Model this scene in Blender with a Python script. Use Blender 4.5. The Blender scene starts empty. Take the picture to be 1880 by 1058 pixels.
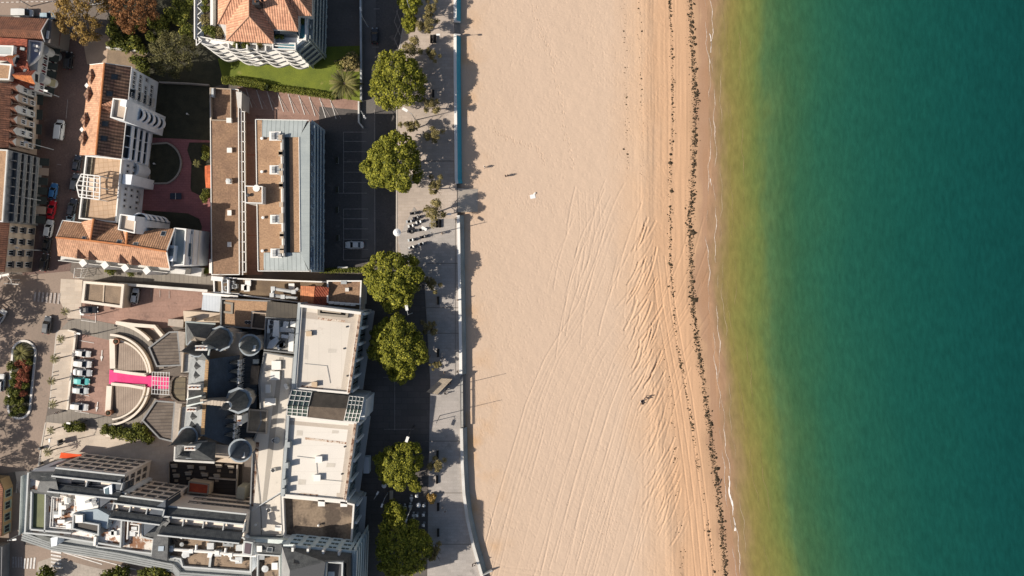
import bpy, math, random
import numpy as np
from mathutils import Vector, Matrix
sc = bpy.context.scene
COL = sc.collection
random.seed(4)
R = math.radians

# ------------------------------------------------------------------ camera, sky, sun, exposure
H = 190.0            # drone height above the street, metres
S = 0.1333           # metres on the ground per photo pixel
CX, CY = 940.0, 505.0
cam_d = bpy.data.cameras.new("camera")
cam = bpy.data.objects.new("camera", cam_d); COL.objects.link(cam)
cam.location = (0, 0, H); cam.rotation_euler = (0, 0, 0)
cam_d.sensor_width = 36.0
cam_d.lens = 36.0 * H / (1880 * S)
cam_d.shift_y = -24.0 / 1880
cam_d.clip_start = 1.0; cam_d.clip_end = 6000
sc.camera = cam

SUN_EL = R(37.0)
SH = Vector((0.972, 0.232, 0)).normalized()      # direction shadows fall on the ground
w = bpy.data.worlds.new("World"); sc.world = w; w.use_nodes = True
nt = w.node_tree
bg = nt.nodes["Background"]; bg.inputs[1].default_value = 0.075
sky = nt.nodes.new("ShaderNodeTexSky"); sky.sky_type = 'NISHITA'; sky.sun_disc = False
sky.sun_elevation = SUN_EL; sky.ozone_density = 0.3; sky.dust_density = 2.0
sky.sun_rotation = math.atan2(-SH.x, -SH.y)
nt.links.new(sky.outputs[0], bg.inputs[0])
sd = bpy.data.lights.new("sun", 'SUN'); sun = bpy.data.objects.new("sun", sd); COL.objects.link(sun)
sd.energy = 5.0; sd.angle = R(0.5); sd.color = (1.0, 0.92, 0.815)
dirv = Vector((SH.x * math.cos(SUN_EL), SH.y * math.cos(SUN_EL), -math.sin(SUN_EL)))
sun.rotation_euler = dirv.to_track_quat('-Z', 'Y').to_euler()
sun.location = (-100, -30, 120)
sc.view_settings.view_transform = 'Standard'; sc.view_settings.look = 'None'
sc.view_settings.exposure = 0.49; sc.view_settings.gamma = 1.0

# ------------------------------------------------------------------ helpers
def P(px, py, z=0.0):
    """place on the plan of a point of height z that the survey photo shows at px, py"""
    k = S * (H - z) / H
    return Vector(((px - CX) * k, -(py - CY) * k, z))

def pxw(n): return n * S

def link(o): COL.objects.link(o); return o

def tag(o, label=None, cat=None, group=None, kind=None):
    if label: o['label'] = label
    if cat: o['category'] = cat
    if group: o['group'] = group
    if kind: o['kind'] = kind
    return o

def thing(name, label, cat, loc=(0, 0, 0), rz=0.0, group=None):
    o = bpy.data.objects.new(name, None); link(o)
    o.empty_display_size = 0.5
    o.location = loc; o.rotation_euler = (0, 0, rz)
    return tag(o, label, cat, group)

KIDS = {}
def kids(o): return KIDS.get(o.name, [])
def setp(c, p):
    c.parent = p; KIDS.setdefault(p.name, []).append(c)

def dup(o, loc=None, rz=None, label=None, group=None, scale=None, parent=None):
    c = o.copy(); link(c)
    if parent: setp(c, parent)
    else:
        if loc is not None: c.location = loc
        if rz is not None: c.rotation_euler = (0, 0, rz)
        if scale is not None: c.scale = (scale,) * 3 if not hasattr(scale, '__len__') else scale
        if label: c['label'] = label
        if group: c['group'] = group
    for ch in list(kids(o)): dup(ch, parent=c)
    return c

def xy(p): return (p[0], p[1])

class MB:
    def __init__(s): s.v = []; s.f = []; s.m = []; s.ang = 0.0
    def face(s, pts, m=0):
        n = len(s.v); s.v.extend([tuple(p) for p in pts]); s.f.append(tuple(range(n, n + len(pts)))); s.m.append(m)
    def prism(s, poly, z0, z1, m=0, top=True, bot=False, mt=None):
        a = sum(poly[i][0] * poly[(i + 1) % len(poly)][1] - poly[(i + 1) % len(poly)][0] * poly[i][1] for i in range(len(poly)))
        if a < 0: poly = poly[::-1]
        n = len(poly)
        for i in range(n):
            p, q = poly[i], poly[(i + 1) % n]
            s.face([(p[0], p[1], z0), (q[0], q[1], z0), (q[0], q[1], z1), (p[0], p[1], z1)], m)
        if top: s.face([(p[0], p[1], z1) for p in poly], m if mt is None else mt)
        if bot: s.face([(p[0], p[1], z0) for p in poly[::-1]], m)
    def box(s, c, size, rz=0.0, m=0, bot=True):
        """c = centre of the base"""
        x, y, z = c; a, b, h = size[0] / 2, size[1] / 2, size[2]
        co, si = math.cos(rz), math.sin(rz)
        pl = [(x + co * u - si * w_, y + si * u + co * w_) for u, w_ in ((-a, -b), (a, -b), (a, b), (-a, b))]
        s.prism(pl, z, z + h, m, True, bot)
    def beam(s, p, q, wd, ht, m=0):
        """box beam from p to q (centre lines of its base)"""
        p = Vector(p); q = Vector(q); d = q - p
        side = Vector((-d.y, d.x, 0))
        if side.length < 1e-5: side = Vector((1, 0, 0))
        side.normalize(); up = side.cross(d).normalized()
        if up.z < 0: up = -up
        if abs(d.z) > .95 * d.length: up = Vector((0, 1, 0)); side = Vector((1, 0, 0)); p = p - up * ht / 2; q = q - up * ht / 2
        sd = side * wd / 2; u = up * ht
        a = [p - sd, p + sd, p + sd + u, p - sd + u]; b = [x + (q - p) for x in a]
        s.hull(a, b, m)
    def hull(s, a, b, m=0, cap=True):
        n = len(a)
        for i in range(n):
            j = (i + 1) % n
            s.face([a[i], a[j], b[j], b[i]], m)
        if cap: s.face(a[::-1], m); s.face(b, m)
    def tube(s, p, q, r0, r1=None, n=8, m=0, cap=True):
        p = Vector(p); q = Vector(q); r1 = r0 if r1 is None else r1
        d = (q - p).normalized(); a = d.orthogonal().normalized(); b = d.cross(a)
        A = []; B = []
        for i in range(n):
            t = 2 * math.pi * i / n; u = a * math.cos(t) + b * math.sin(t)
            A.append(p + u * r0); B.append(q + u * r1)
        s.hull(A, B, m, cap)
    def path(s, pts, r, n=6, m=0):
        for i in range(len(pts) - 1):
            s.tube(pts[i], pts[i + 1], r if not hasattr(r, '__len__') else r[i], r if not hasattr(r, '__len__') else r[i + 1], n, m)
    def lathe(s, c, prof, n=16, m=0, a0=0.0, a1=2 * math.pi):
        full = abs(a1 - a0 - 2 * math.pi) < 1e-6
        rings = []
        for r, z in prof:
            rings.append([(c[0] + r * math.cos(a0 + (a1 - a0) * i / n), c[1] + r * math.sin(a0 + (a1 - a0) * i / n), c[2] + z) for i in range(n + (0 if full else 1))])
        for k in range(len(rings) - 1):
            A, B = rings[k], rings[k + 1]
            for i in range(n):
                j = (i + 1) % len(A)
                if prof[k][0] < 1e-6: s.face([A[i], B[j], B[i]], m)
                elif prof[k + 1][0] < 1e-6: s.face([A[i], A[j], B[i]], m)
                else: s.face([A[i], A[j], B[j], B[i]], m)
    def slab(s, pts, t=0.2, m=0):
        """sloping sheet given by its top corners, t thick"""
        pts = [Vector(p) for p in pts]
        n = sum((pts[i].cross(pts[(i + 1) % len(pts)]) for i in range(len(pts))), Vector())
        if n.z < 0: pts = pts[::-1]
        lo = [p - Vector((0, 0, t)) for p in pts]
        s.face(pts, m); s.face(lo[::-1], m)
        for i in range(len(pts)):
            j = (i + 1) % len(pts); s.face([lo[i], lo[j], pts[j], pts[i]], m)
    def ring(s, poly, wd, z0, z1, m=0):
        """wall of thickness wd along the inside of poly"""
        ins = inset(poly, wd); n = len(poly)
        a = sum(poly[i][0] * poly[(i + 1) % n][1] - poly[(i + 1) % n][0] * poly[i][1] for i in range(n))
        if a < 0: poly = poly[::-1]; ins = ins[::-1]
        for i in range(n):
            j = (i + 1) % n; p, q, r_, t = poly[i], poly[j], ins[j], ins[i]
            s.face([(p[0], p[1], z0), (q[0], q[1], z0), (q[0], q[1], z1), (p[0], p[1], z1)], m)
            s.face([(p[0], p[1], z1), (q[0], q[1], z1), (r_[0], r_[1], z1), (t[0], t[1], z1)], m)
            s.face([(r_[0], r_[1], z0), (t[0], t[1], z0), (t[0], t[1], z1), (r_[0], r_[1], z1)], m)
    def build(s, name, mats, parent=None, smooth=False, local=False, origin=None):
        if not isinstance(mats, (list, tuple)): mats = [mats]
        vs = s.v
        o0 = Vector((0, 0, 0))
        if not local:
            if parent is not None: o0 = parent.location.copy(); 
            elif origin is not None: o0 = Vector(origin)
            else:
                xs = [v[0] for v in vs]; ys = [v[1] for v in vs]; zs = [v[2] for v in vs]
                o0 = Vector(((min(xs) + max(xs)) / 2, (min(ys) + max(ys)) / 2, min(zs)))
            if parent is not None and parent.parent is not None: o0 = o0 + parent.parent.location
        me = bpy.data.meshes.new(name)
        me.from_pydata([(v[0] - o0.x, v[1] - o0.y, v[2] - o0.z) for v in vs], [], s.f)
        for m_ in mats: me.materials.append(m_)
        me.polygons.foreach_set('material_index', s.m)
        me.update()
        uv = me.uv_layers.new(name='UVMap')
        buf = np.empty(len(me.loops) * 2, dtype=np.float32); k = 0
        ca, sa = math.cos(s.ang), math.sin(s.ang)
        for fi, f in enumerate(s.f):
            n = me.polygons[fi].normal
            if abs(n.z) > 0.9995:
                ux, uy, uz, wx, wy, wz = ca, sa, 0, -sa, ca, 0
            else:
                l = math.hypot(n.x, n.y) or 1
                ux, uy, uz = -n.y / l, n.x / l, 0
                wx, wy, wz = n.y * uz - n.z * uy, n.z * ux - n.x * uz, n.x * uy - n.y * ux
            for i in f:
                x, y, z = vs[i]
                buf[k] = x * ux + y * uy; buf[k + 1] = x * wx + y * wy + z * wz; k += 2
        uv.data.foreach_set('uv', buf)
        if smooth: me.polygons.foreach_set('use_smooth', [True] * len(s.f))
        o = bpy.data.objects.new(name, me); link(o)
        o.location = (0, 0, 0) if parent is not None else o0
        if parent is not None: setp(o, parent)
        return o

def inset(poly, d):
    n = len(poly)
    a = sum(poly[i][0] * poly[(i + 1) % n][1] - poly[(i + 1) % n][0] * poly[i][1] for i in range(n))
    sg = 1 if a > 0 else -1
    out = []
    for i in range(n):
        p0 = Vector(poly[i - 1][:2]); p1 = Vector(poly[i][:2]); p2 = Vector(poly[(i + 1) % n][:2])
        d1 = (p1 - p0).normalized(); d2 = (p2 - p1).normalized()
        n1 = Vector((-d1.y, d1.x)) * sg; n2 = Vector((-d2.y, d2.x)) * sg
        b = n1 + n2
        den = max(0.3, 1 + n1.dot(n2))
        q = p1 + b * (d / den)
        out.append((q.x, q.y))
    return out

def PP(pts, z=0.0): return [xy(P(a, b, z)) for a, b in pts]
def P3(pts, dz=0.0): return [P(a, b, z) + Vector((0, 0, dz)) for a, b, z in pts]

# ------------------------------------------------------------------ materials
MATS = {}
def _n(nt, t, **kw):
    n = nt.nodes.new(t)
    for k, v in kw.items(): setattr(n, k, v)
    return n
def mat(name, col, col2=None, scale=0.25, lo=.42, hi=.62, fine=0.14, fscale=5.0, rough=0.85, spec=0.3, pat=None,
        pcol=None, ps=(0.5, 0.5), pamt=1.0, mortar=0.03, bump=0.0, bscale=8.0, metal=0.0, stretch=(1, 1), offset=.5, coat=0.0, spots=None):
    if name in MATS: return MATS[name]
    m = bpy.data.materials.new(name); m.use_nodes = True; MATS[name] = m
    nt = m.node_tree; L = nt.links.new
    b = nt.nodes['Principled BSDF']
    b.inputs['Roughness'].default_value = rough; b.inputs['Metallic'].default_value = metal
    b.inputs['Specular IOR Level'].default_value = spec
    if coat: b.inputs['Coat Weight'].default_value = coat; b.inputs['Coat Roughness'].default_value = .08
    uv = _n(nt, 'ShaderNodeTexCoord')
    mp = _n(nt, 'ShaderNodeMapping'); mp.inputs['Scale'].default_value = (stretch[0], stretch[1], 1)
    L(uv.outputs['UV'], mp.inputs['Vector'])
    cur = None
    c1 = (*col, 1)
    if col2 is not None:
        nz = _n(nt, 'ShaderNodeTexNoise'); nz.inputs['Scale'].default_value = scale; nz.inputs['Detail'].default_value = 7; nz.inputs['Roughness'].default_value = .62
        L(mp.outputs[0], nz.inputs['Vector'])
        mr = _n(nt, 'ShaderNodeMapRange'); mr.inputs[1].default_value = lo; mr.inputs[2].default_value = hi
        L(nz.outputs[0], mr.inputs[0])
        mx = _n(nt, 'ShaderNodeMix', data_type='RGBA'); mx.inputs[6].default_value = c1; mx.inputs[7].default_value = (*col2, 1)
        L(mr.outputs[0], mx.inputs[0]); cur = mx.outputs[2]
    else:
        rg = _n(nt, 'ShaderNodeRGB'); rg.outputs[0].default_value = c1; cur = rg.outputs[0]
    if spots is not None:      # (colour, scale, threshold) worn or dirty patches
        nz = _n(nt, 'ShaderNodeTexNoise'); nz.inputs['Scale'].default_value = spots[1]; nz.inputs['Detail'].default_value = 9; nz.inputs['Roughness'].default_value = .7
        L(mp.outputs[0], nz.inputs['Vector'])
        mr = _n(nt, 'ShaderNodeMapRange'); mr.inputs[1].default_value = spots[2]; mr.inputs[2].default_value = spots[2] + .06
        L(nz.outputs[0], mr.inputs[0])
        mx = _n(nt, 'ShaderNodeMix', data_type='RGBA'); mx.inputs[7].default_value = (*spots[0], 1)
        L(mr.outputs[0], mx.inputs[0]); L(cur, mx.inputs[6]); cur = mx.outputs[2]
    hgt = None
    if pat == 'brick':
        br = _n(nt, 'ShaderNodeTexBrick'); br.offset = offset
        br.inputs['Scale'].default_value = 1.0
        br.inputs['Brick Width'].default_value = ps[0]; br.inputs['Row Height'].default_value = ps[1]
        br.inputs['Mortar Size'].default_value = mortar; br.inputs['Mortar Smooth'].default_value = .2
        br.inputs['Color1'].default_value = (1, 1, 1, 1); br.inputs['Color2'].default_value = (.86, .86, .86, 1)
        br.inputs['Mortar'].default_value = (*(pcol or (.5, .5, .5)), 1)
        L(uv.outputs['UV'], br.inputs['Vector'])
        mx = _n(nt, 'ShaderNodeMix', data_type='RGBA', blend_type='MULTIPLY'); mx.inputs[0].default_value = pamt
        L(cur, mx.inputs[6]); L(br.outputs['Color'], mx.inputs[7]); cur = mx.outputs[2]
    elif pat == 'tile':         # rounded roof tiles: channels down the slope, courses across it
        sx = _n(nt, 'ShaderNodeSeparateXYZ'); L(uv.outputs['UV'], sx.inputs[0])
        def sine(sock, per, ph=0):
            a = _n(nt, 'ShaderNodeMath', operation='MULTIPLY'); a.inputs[1].default_value = 2 * math.pi / per; L(sock, a.inputs[0])
            c = _n(nt, 'ShaderNodeMath', operation='SINE'); L(a.outputs[0], c.inputs[0]); return c.outputs[0]
        s1 = sine(sx.outputs[0], ps[0])
        md = _n(nt, 'ShaderNodeMath', operation='FRACT'); dv = _n(nt, 'ShaderNodeMath', operation='DIVIDE'); dv.inputs[1].default_value = ps[1]
        L(sx.outputs[1], dv.inputs[0]); L(dv.outputs[0], md.inputs[0])
        mr = _n(nt, 'ShaderNodeMapRange'); mr.inputs[1].default_value = -1; mr.inputs[3].default_value = 1 - .55 * pamt; mr.inputs[4].default_value = 1.15
        L(s1, mr.inputs[0])
        mr2 = _n(nt, 'ShaderNodeMapRange'); mr2.inputs[1].default_value = 0; mr2.inputs[2].default_value = .3; mr2.inputs[3].default_value = 1 - .45 * pamt; mr2.inputs[4].default_value = 1.0
        L(md.outputs[0], mr2.inputs[0])
        ml = _n(nt, 'ShaderNodeMath', operation='MULTIPLY'); L(mr.outputs[0], ml.inputs[0]); L(mr2.outputs[0], ml.inputs[1])
        vc = _n(nt, 'ShaderNodeTexWhiteNoise', noise_dimensions='2D')
        sn = _n(nt, 'ShaderNodeVectorMath', operation='SNAP'); sn.inputs[1].default_value = (ps[0], ps[1], 1); L(uv.outputs['UV'], sn.inputs[0]); L(sn.outputs[0], vc.inputs['Vector'])
        mr3 = _n(nt, 'ShaderNodeMapRange'); mr3.inputs[3].default_value = .78; mr3.inputs[4].default_value = 1.18; L(vc.outputs[0], mr3.inputs[0])
        ml2 = _n(nt, 'ShaderNodeMath', operation='MULTIPLY'); L(ml.outputs[0], ml2.inputs[0]); L(mr3.outputs[0], ml2.inputs[1])
        mx = _n(nt, 'ShaderNodeVectorMath', operation='SCALE'); L(cur, mx.inputs[0]); L(ml2.outputs[0], mx.inputs['Scale']); cur = mx.outputs[0]
        hgt = s1
    elif pat == 'seam':         # standing seams every ps[0] metres
        sx = _n(nt, 'ShaderNodeSeparateXYZ'); L(uv.outputs['UV'], sx.inputs[0])
        dv = _n(nt, 'ShaderNodeMath', operation='DIVIDE'); dv.inputs[1].default_value = ps[0]; L(sx.outputs[int(ps[1])], dv.inputs[0])
        fr = _n(nt, 'ShaderNodeMath', operation='FRACT'); L(dv.outputs[0], fr.inputs[0])
        lt = _n(nt, 'ShaderNodeMath', operation='LESS_THAN'); lt.inputs[1].default_value = mortar / ps[0]; L(fr.outputs[0], lt.inputs[0])
        mx = _n(nt, 'ShaderNodeMix', data_type='RGBA'); mx.inputs[7].default_value = (*(pcol or (.1, .1, .1)), 1)
        L(lt.outputs[0], mx.inputs[0]); L(cur, mx.inputs[6]); cur = mx.outputs[2]
    if fine:
        nf = _n(nt, 'ShaderNodeTexNoise'); nf.inputs['Scale'].default_value = fscale; nf.inputs['Detail'].default_value = 4
        L(uv.outputs['UV'], nf.inputs['Vector'])
        mr = _n(nt, 'ShaderNodeMapRange'); mr.inputs[1].default_value = .3; mr.inputs[2].default_value = .7
        mr.inputs[3].default_value = 1 - fine; mr.inputs[4].default_value = 1 + fine
        L(nf.outputs[0], mr.inputs[0])
        sc_ = _n(nt, 'ShaderNodeVectorMath', operation='SCALE'); L(cur, sc_.inputs[0]); L(mr.outputs[0], sc_.inputs['Scale']); cur = sc_.outputs[0]
    L(cur, b.inputs['Base Color'])
    if bump:
        bp = _n(nt, 'ShaderNodeBump'); bp.inputs['Strength'].default_value = bump; bp.inputs['Distance'].default_value = .08
        if hgt is not None: L(hgt, bp.inputs['Height'])
        else:
            nb = _n(nt, 'ShaderNodeTexNoise'); nb.inputs['Scale'].default_value = bscale; nb.inputs['Detail'].default_value = 5
            L(uv.outputs['UV'], nb.inputs['Vector']); L(nb.outputs[0], bp.inputs['Height'])
        L(bp.outputs[0], b.inputs['Normal'])
    return m

def leafmat(name, c1, c2, c3=None):
    if name in MATS: return MATS[name]
    m = bpy.data.materials.new(name); m.use_nodes = True; MATS[name] = m
    nt = m.node_tree; L = nt.links.new; b = nt.nodes['Principled BSDF']
    g = _n(nt, 'ShaderNodeNewGeometry'); cr = _n(nt, 'ShaderNodeValToRGB')
    e = cr.color_ramp.elements; e[0].color = (*c1, 1); e[1].color = (*c2, 1)
    if c3: k = e.new(.93); k.color = (*c2, 1); e[2].color = (*c3, 1)
    L(g.outputs['Random Per Island'], cr.inputs[0]); L(cr.outputs[0], b.inputs['Base Color'])
    b.inputs['Roughness'].default_value = .7; b.inputs['Specular IOR Level'].default_value = .2
    tr = _n(nt, 'ShaderNodeBsdfTranslucent'); mx = _n(nt, 'ShaderNodeMixShader'); mx.inputs[0].default_value = .18
    L(cr.outputs[0], tr.inputs[0]); L(b.outputs[0], mx.inputs[1]); L(tr.outputs[0], mx.inputs[2])
    L(mx.outputs[0], nt.nodes['Material Output'].inputs[0])
    return m

white = mat('white_render', (.56, .54, .50), (.46, .44, .40), fine=.07)
whitep = mat('white_paint', (.66, .64, .60), fine=.05, rough=.6)
cool = mat('pale_wall', (.74, .77, .79), (.64, .67, .69), fine=.06)
cream = mat('cream_wall', (.50, .41, .31), (.42, .34, .26), fine=.08)
beige = mat('beige_wall', (.42, .33, .25), (.34, .27, .21), fine=.08)
greyw = mat('grey_wall', (.22, .22, .215), (.16, .16, .16), fine=.1)
darkm = mat('dark_metal', (.03, .03, .032), rough=.5, fine=.1)
greym = mat('grey_metal', (.30, .31, .31), (.22, .23, .23), rough=.5, fine=.08)
lightm = mat('galvanised', (.50, .51, .50), (.38, .39, .39), rough=.45, fine=.1, metal=.2)
glass = mat('window_glass', (.022, .027, .032), rough=.12, spec=.6, fine=0)
glassb = mat('bluish_glass', (.12, .17, .19), (.05, .08, .095), rough=.1, spec=.6, fine=0)
glassg = mat('greenish_glass', (.07, .10, .085), (.035, .05, .045), scale=.8, rough=.1, spec=.6, fine=0)
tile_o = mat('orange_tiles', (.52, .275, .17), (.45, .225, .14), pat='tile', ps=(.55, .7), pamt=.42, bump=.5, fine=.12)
tile_p = mat('sunlit_pinkish_tiles', (.44, .25, .155), (.37, .20, .12), pat='tile', ps=(.45, .6), pamt=.25, bump=.3, fine=.1)  # sunlit copy of the roof tiles, brightness put into the colour
tile_b = mat('brown_tiles', (.26, .15, .095), (.19, .10, .07), pat='tile', ps=(.75, .6), pamt=1.0, bump=.6, fine=.15)  # brown tiles; on the east slopes shade is put into the colour
tile_r = mat('red_tiles', (.29, .075, .04), (.21, .06, .035), pat='tile', ps=(.5, .6), pamt=.45, bump=.4, fine=.15)
tile_d = mat('old_tiles', (.22, .095, .055), (.15, .07, .045), scale=.5, pat='tile', ps=(.5, .6), pamt=.6, bump=.5, fine=.2)
ridge_o = mat('ridge_tiles', (.47, .19, .07), (.38, .14, .06), fine=.15)
slate = mat('slate', (.095, .098, .096), (.055, .058, .06), scale=.9, pat='brick', ps=(.5, .35), pcol=(.55, .55, .55), mortar=.03, rough=.6, fine=.22, spec=.4)
slate_b = mat('blue_slate', (.050, .068, .092), (.034, .046, .064), scale=.5, pat='brick', ps=(.5, .35), pcol=(.6, .6, .6), mortar=.03, rough=.55, fine=.2, spec=.4)
slate_g = mat('grey_slate', (.13, .135, .13), (.09, .095, .09), scale=.5, pat='brick', ps=(.5, .35), pcol=(.6, .6, .6), mortar=.03, fine=.2)
zinc = mat('zinc_sheet', (.34, .37, .36), (.28, .31, .30), rough=.55, fine=.06, pat='seam', ps=(1.0, 0), pcol=(.12, .13, .13), mortar=.09)
zincp = mat('zinc_plain', (.37, .40, .38), (.31, .34, .33), rough=.55, fine=.07)
gravel = mat('roof_gravel', (.33, .205, .12), (.27, .165, .098), scale=.35, fine=.25, fscale=3.0)
gravel_d = mat('dark_gravel', (.235, .145, .088), (.18, .11, .07), scale=.3, fine=.3, fscale=2.5)
membrane = mat('roof_membrane', (.54, .49, .425), (.49, .445, .385), scale=.12, lo=.35, hi=.7, fine=.05, pat='seam', ps=(2.6, 0), pcol=(.475, .43, .37), mortar=.1, spots=((.45, .40, .34), .22, .6))
membrane_w = mat('white_membrane', (.60, .56, .50), (.55, .51, .455), scale=.1, lo=.35, hi=.7, fine=.05, pat='seam', ps=(3.0, 1), pcol=(.535, .495, .44), mortar=.1, spots=((.51, .46, .395), .25, .6))
stained = mat('stained_roof', (.20, .15, .105), (.08, .06, .045), scale=.16, lo=.46, hi=.56, fine=.2, fscale=2)
rusty = mat('rusty_white_roof', (.74, .71, .67), (.62, .57, .52), scale=.3, fine=.12, spots=((.24, .11, .055), .35, .50))
mossy = mat('patchy_bitumen', (.26, .19, .13), (.20, .145, .10), scale=.3, fine=.2, spots=((.055, .04, .03), .45, .53))
rustspot = mat('rusty_strip', (.30, .20, .14), (.45, .38, .31), scale=.8, fine=.3, spots=((.12, .06, .035), .9, .5))
plank = mat('weathered_planks', (.30, .235, .185), (.24, .185, .145), scale=.4, fine=.12, pat='seam', ps=(.55, 1), pcol=(.17, .13, .10), mortar=.12)
plank_d = mat('dark_planks', (.13, .105, .085), (.095, .075, .06), scale=.4, fine=.15, pat='seam', ps=(.8, 1), pcol=(.055, .045, .04), mortar=.16)
pinkc = mat('pink_carpet', (.60, .045, .17), (.52, .04, .145), scale=.4, fine=.1)
orange_f = mat('orange_fabric', (.62, .085, .02), (.5, .06, .015), fine=.1)
woodr = mat('wood', (.26, .17, .10), (.19, .12, .07), scale=.6, fine=.2, stretch=(1, 4))
bark = mat('bark', (.10, .075, .055), (.065, .05, .038), scale=1.2, fine=.3)
black = mat('black_rubber', (.015, .015, .016), rough=.8, fine=.1)
# ------------------------------------------------------------------ the ground and its surfaces
WALL = [(835, -60), (835, 120), (837, 330), (840, 345), (840, 390), (841, 400), (843, 520), (845, 640), (846, 760), (848, 850), (851, 905), (857, 950), (868, 1000), (884, 1056), (900, 1090)]
def wall_x(py):
    ys = [b for a, b in WALL]; xs = [a for a, b in WALL]
    return float(np.interp(py, ys, xs))
asph = mat('asphalt', (.135, .112, .095), (.105, .09, .078), scale=.12, fine=.12, fscale=2.5, spots=((.16, .135, .115), .5, .6))
asph_r = mat('reddish_asphalt', (.15, .095, .078), (.115, .075, .062), scale=.15, fine=.18, fscale=2.5, spots=((.18, .125, .10), .22, .58))
asph_l = mat('plaza_asphalt', (.245, .185, .145), (.20, .155, .122), scale=.06, fine=.08, fscale=2.5, spots=((.17, .135, .11), .3, .6))
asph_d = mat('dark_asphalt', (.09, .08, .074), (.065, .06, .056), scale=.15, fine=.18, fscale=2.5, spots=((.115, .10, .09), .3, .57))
pave_r = mat('red_paving', (.29, .18, .14), (.24, .148, .115), scale=.12, fine=.1, fscale=2, pat='brick', ps=(2.6, 1.3), pcol=(.88, .85, .84), mortar=.07, spots=((.20, .125, .10), .35, .58))
pave_m = mat('maroon_paving', (.30, .12, .118), (.24, .10, .10), scale=.2, fine=.15, pat='brick', ps=(1.2, .6), pcol=(.8, .75, .75), mortar=.05)
pave_w = mat('pale_paving', (.49, .415, .335), (.42, .355, .29), scale=.12, fine=.07, pat='brick', ps=(2.0, 1.0), pcol=(.9, .87, .85), mortar=.05)
pave_p = mat('promenade_paving', (.42, .35, .29), (.36, .30, .25), scale=.08, fine=.1, pat='brick', ps=(1.5, .75), pcol=(.86, .84, .82), mortar=.05, spots=((.33, .275, .225), .4, .6))
conc = mat('concrete', (.33, .285, .24), (.27, .235, .20), scale=.15, fine=.12, fscale=2)
conc_g = mat('grey_concrete', (.21, .185, .155), (.17, .15, .128), scale=.2, fine=.1, pat='seam', ps=(1.1, 0), pcol=(.13, .115, .095), mortar=.1)
kerbm = mat('kerb_stone', (.47, .42, .36), (.38, .34, .30), fine=.12)
lawnm = mat('lawn_grass', (.14, .165, .018), (.085, .11, .014), scale=.3, lo=.35, hi=.68, fine=.35, fscale=6, spots=((.20, .19, .05), .25, .6))
soil = mat('garden_soil', (.045, .042, .025), (.03, .03, .018), scale=.5, fine=.3)
linem = mat('road_paint', (.62, .59, .55), (.48, .45, .42), scale=1.5, fine=.15)
lev = [0]
def sheet(name, pts, m, z=None, ang=0.0, kind='structure'):
    lev[0] += 1
    z = 0.004 * lev[0] if z is None else z
    mb = MB(); mb.ang = ang
    poly = PP(pts, 0)
    a = sum(poly[i][0] * poly[(i + 1) % len(poly)][1] - poly[(i + 1) % len(poly)][0] * poly[i][1] for i in range(len(poly)))
    if a < 0: poly = poly[::-1]
    mb.face([(p[0], p[1], z) for p in poly])
    o = mb.build(name, m); o['kind'] = kind
    return o

g = MB()
gp = [(-1500, -1200)] + [xy(P(a, b)) for a, b in ((900, 1090),)]
east = PP(WALL[::-1])
east = [(east[0][0], -1200)] + east + [(east[-1][0], 1200)]
for i in range(len(east) - 1):
    a, b = east[i], east[i + 1]
    g.face([(-1500, a[1], 0), (a[0], a[1], 0), (b[0], b[1], 0), (-1500, b[1], 0)])
o = g.build('ground', asph); o['kind'] = 'structure'

sheet('street', [(70, 70), (170, 62), (160, 200), (140, 420), (128, 505), (40, 520), (55, 300)], asph_r)
sheet('street', [(-60, -20), (112, -20), (104, 24), (90, 30), (-60, 26)], asph_l)
sheet('road', [(-90, 500), (50, 505), (128, 498), (150, 515), (150, 600), (112, 610), (84, 770), (70, 862), (-90, 880)], asph_l)
sheet('forecourt', [(150, 524), (388, 532), (372, 592), (280, 606), (218, 596), (206, 622), (198, 764), (128, 752), (148, 604), (150, 560)], pave_r)
sheet('path', [(150, 60), (206, 66), (198, 92), (195, 122), (160, 118)], mat('tan_path', (.36, .26, .185), (.29, .21, .15), fine=.1))
sheet('path', [(198, 91), (272, 98), (250, 126), (196, 118)], mat('brown_path', (.22, .16, .105), (.17, .125, .085), fine=.12, scale=.4))
sheet('garden', [(204, -20), (380, -20), (430, 110), (438, 146), (386, 162), (386, 262), (250, 262), (232, 150), (272, 97), (200, 90)], soil)
sheet('courtyard', [(222, 250), (386, 258), (386, 505), (315, 495), (230, 420)], pave_m)
sheet('lawn', [(400, 108), (600, 86), (664, 84), (664, 190), (520, 168), (410, 150)], lawnm)
sheet('car_park', [(436, 160), (520, 166), (662, 186), (664, 222), (600, 232), (486, 226), (482, 505), (436, 505)], pave_r)
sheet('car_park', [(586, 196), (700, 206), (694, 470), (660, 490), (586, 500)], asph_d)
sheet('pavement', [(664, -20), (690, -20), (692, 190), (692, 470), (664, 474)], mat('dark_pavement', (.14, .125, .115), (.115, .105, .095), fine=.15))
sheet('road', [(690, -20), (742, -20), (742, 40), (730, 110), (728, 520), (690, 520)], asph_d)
sheet('promenade', [(742, -20), (834.5, -20), (834.5, 120), (836.5, 330), (839, 345), (839, 390), (842.5, 520), (845.5, 760), (847.5, 850), (850.5, 905), (856.5, 950), (867, 1000), (883, 1056), (899, 1090),
                    (783, 1090), (790, 700), (778, 500), (728, 480), (729, 110), (741, 40)], pave_p)
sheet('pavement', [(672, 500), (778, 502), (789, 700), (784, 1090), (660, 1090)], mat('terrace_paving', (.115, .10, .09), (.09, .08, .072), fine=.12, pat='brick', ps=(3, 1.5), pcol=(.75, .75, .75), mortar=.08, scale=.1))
sheet('driveway', [(112, 604), (128, 588), (152, 584), (218, 597), (238, 604), (206, 626), (146, 612), (143, 606)], conc_g)
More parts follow.
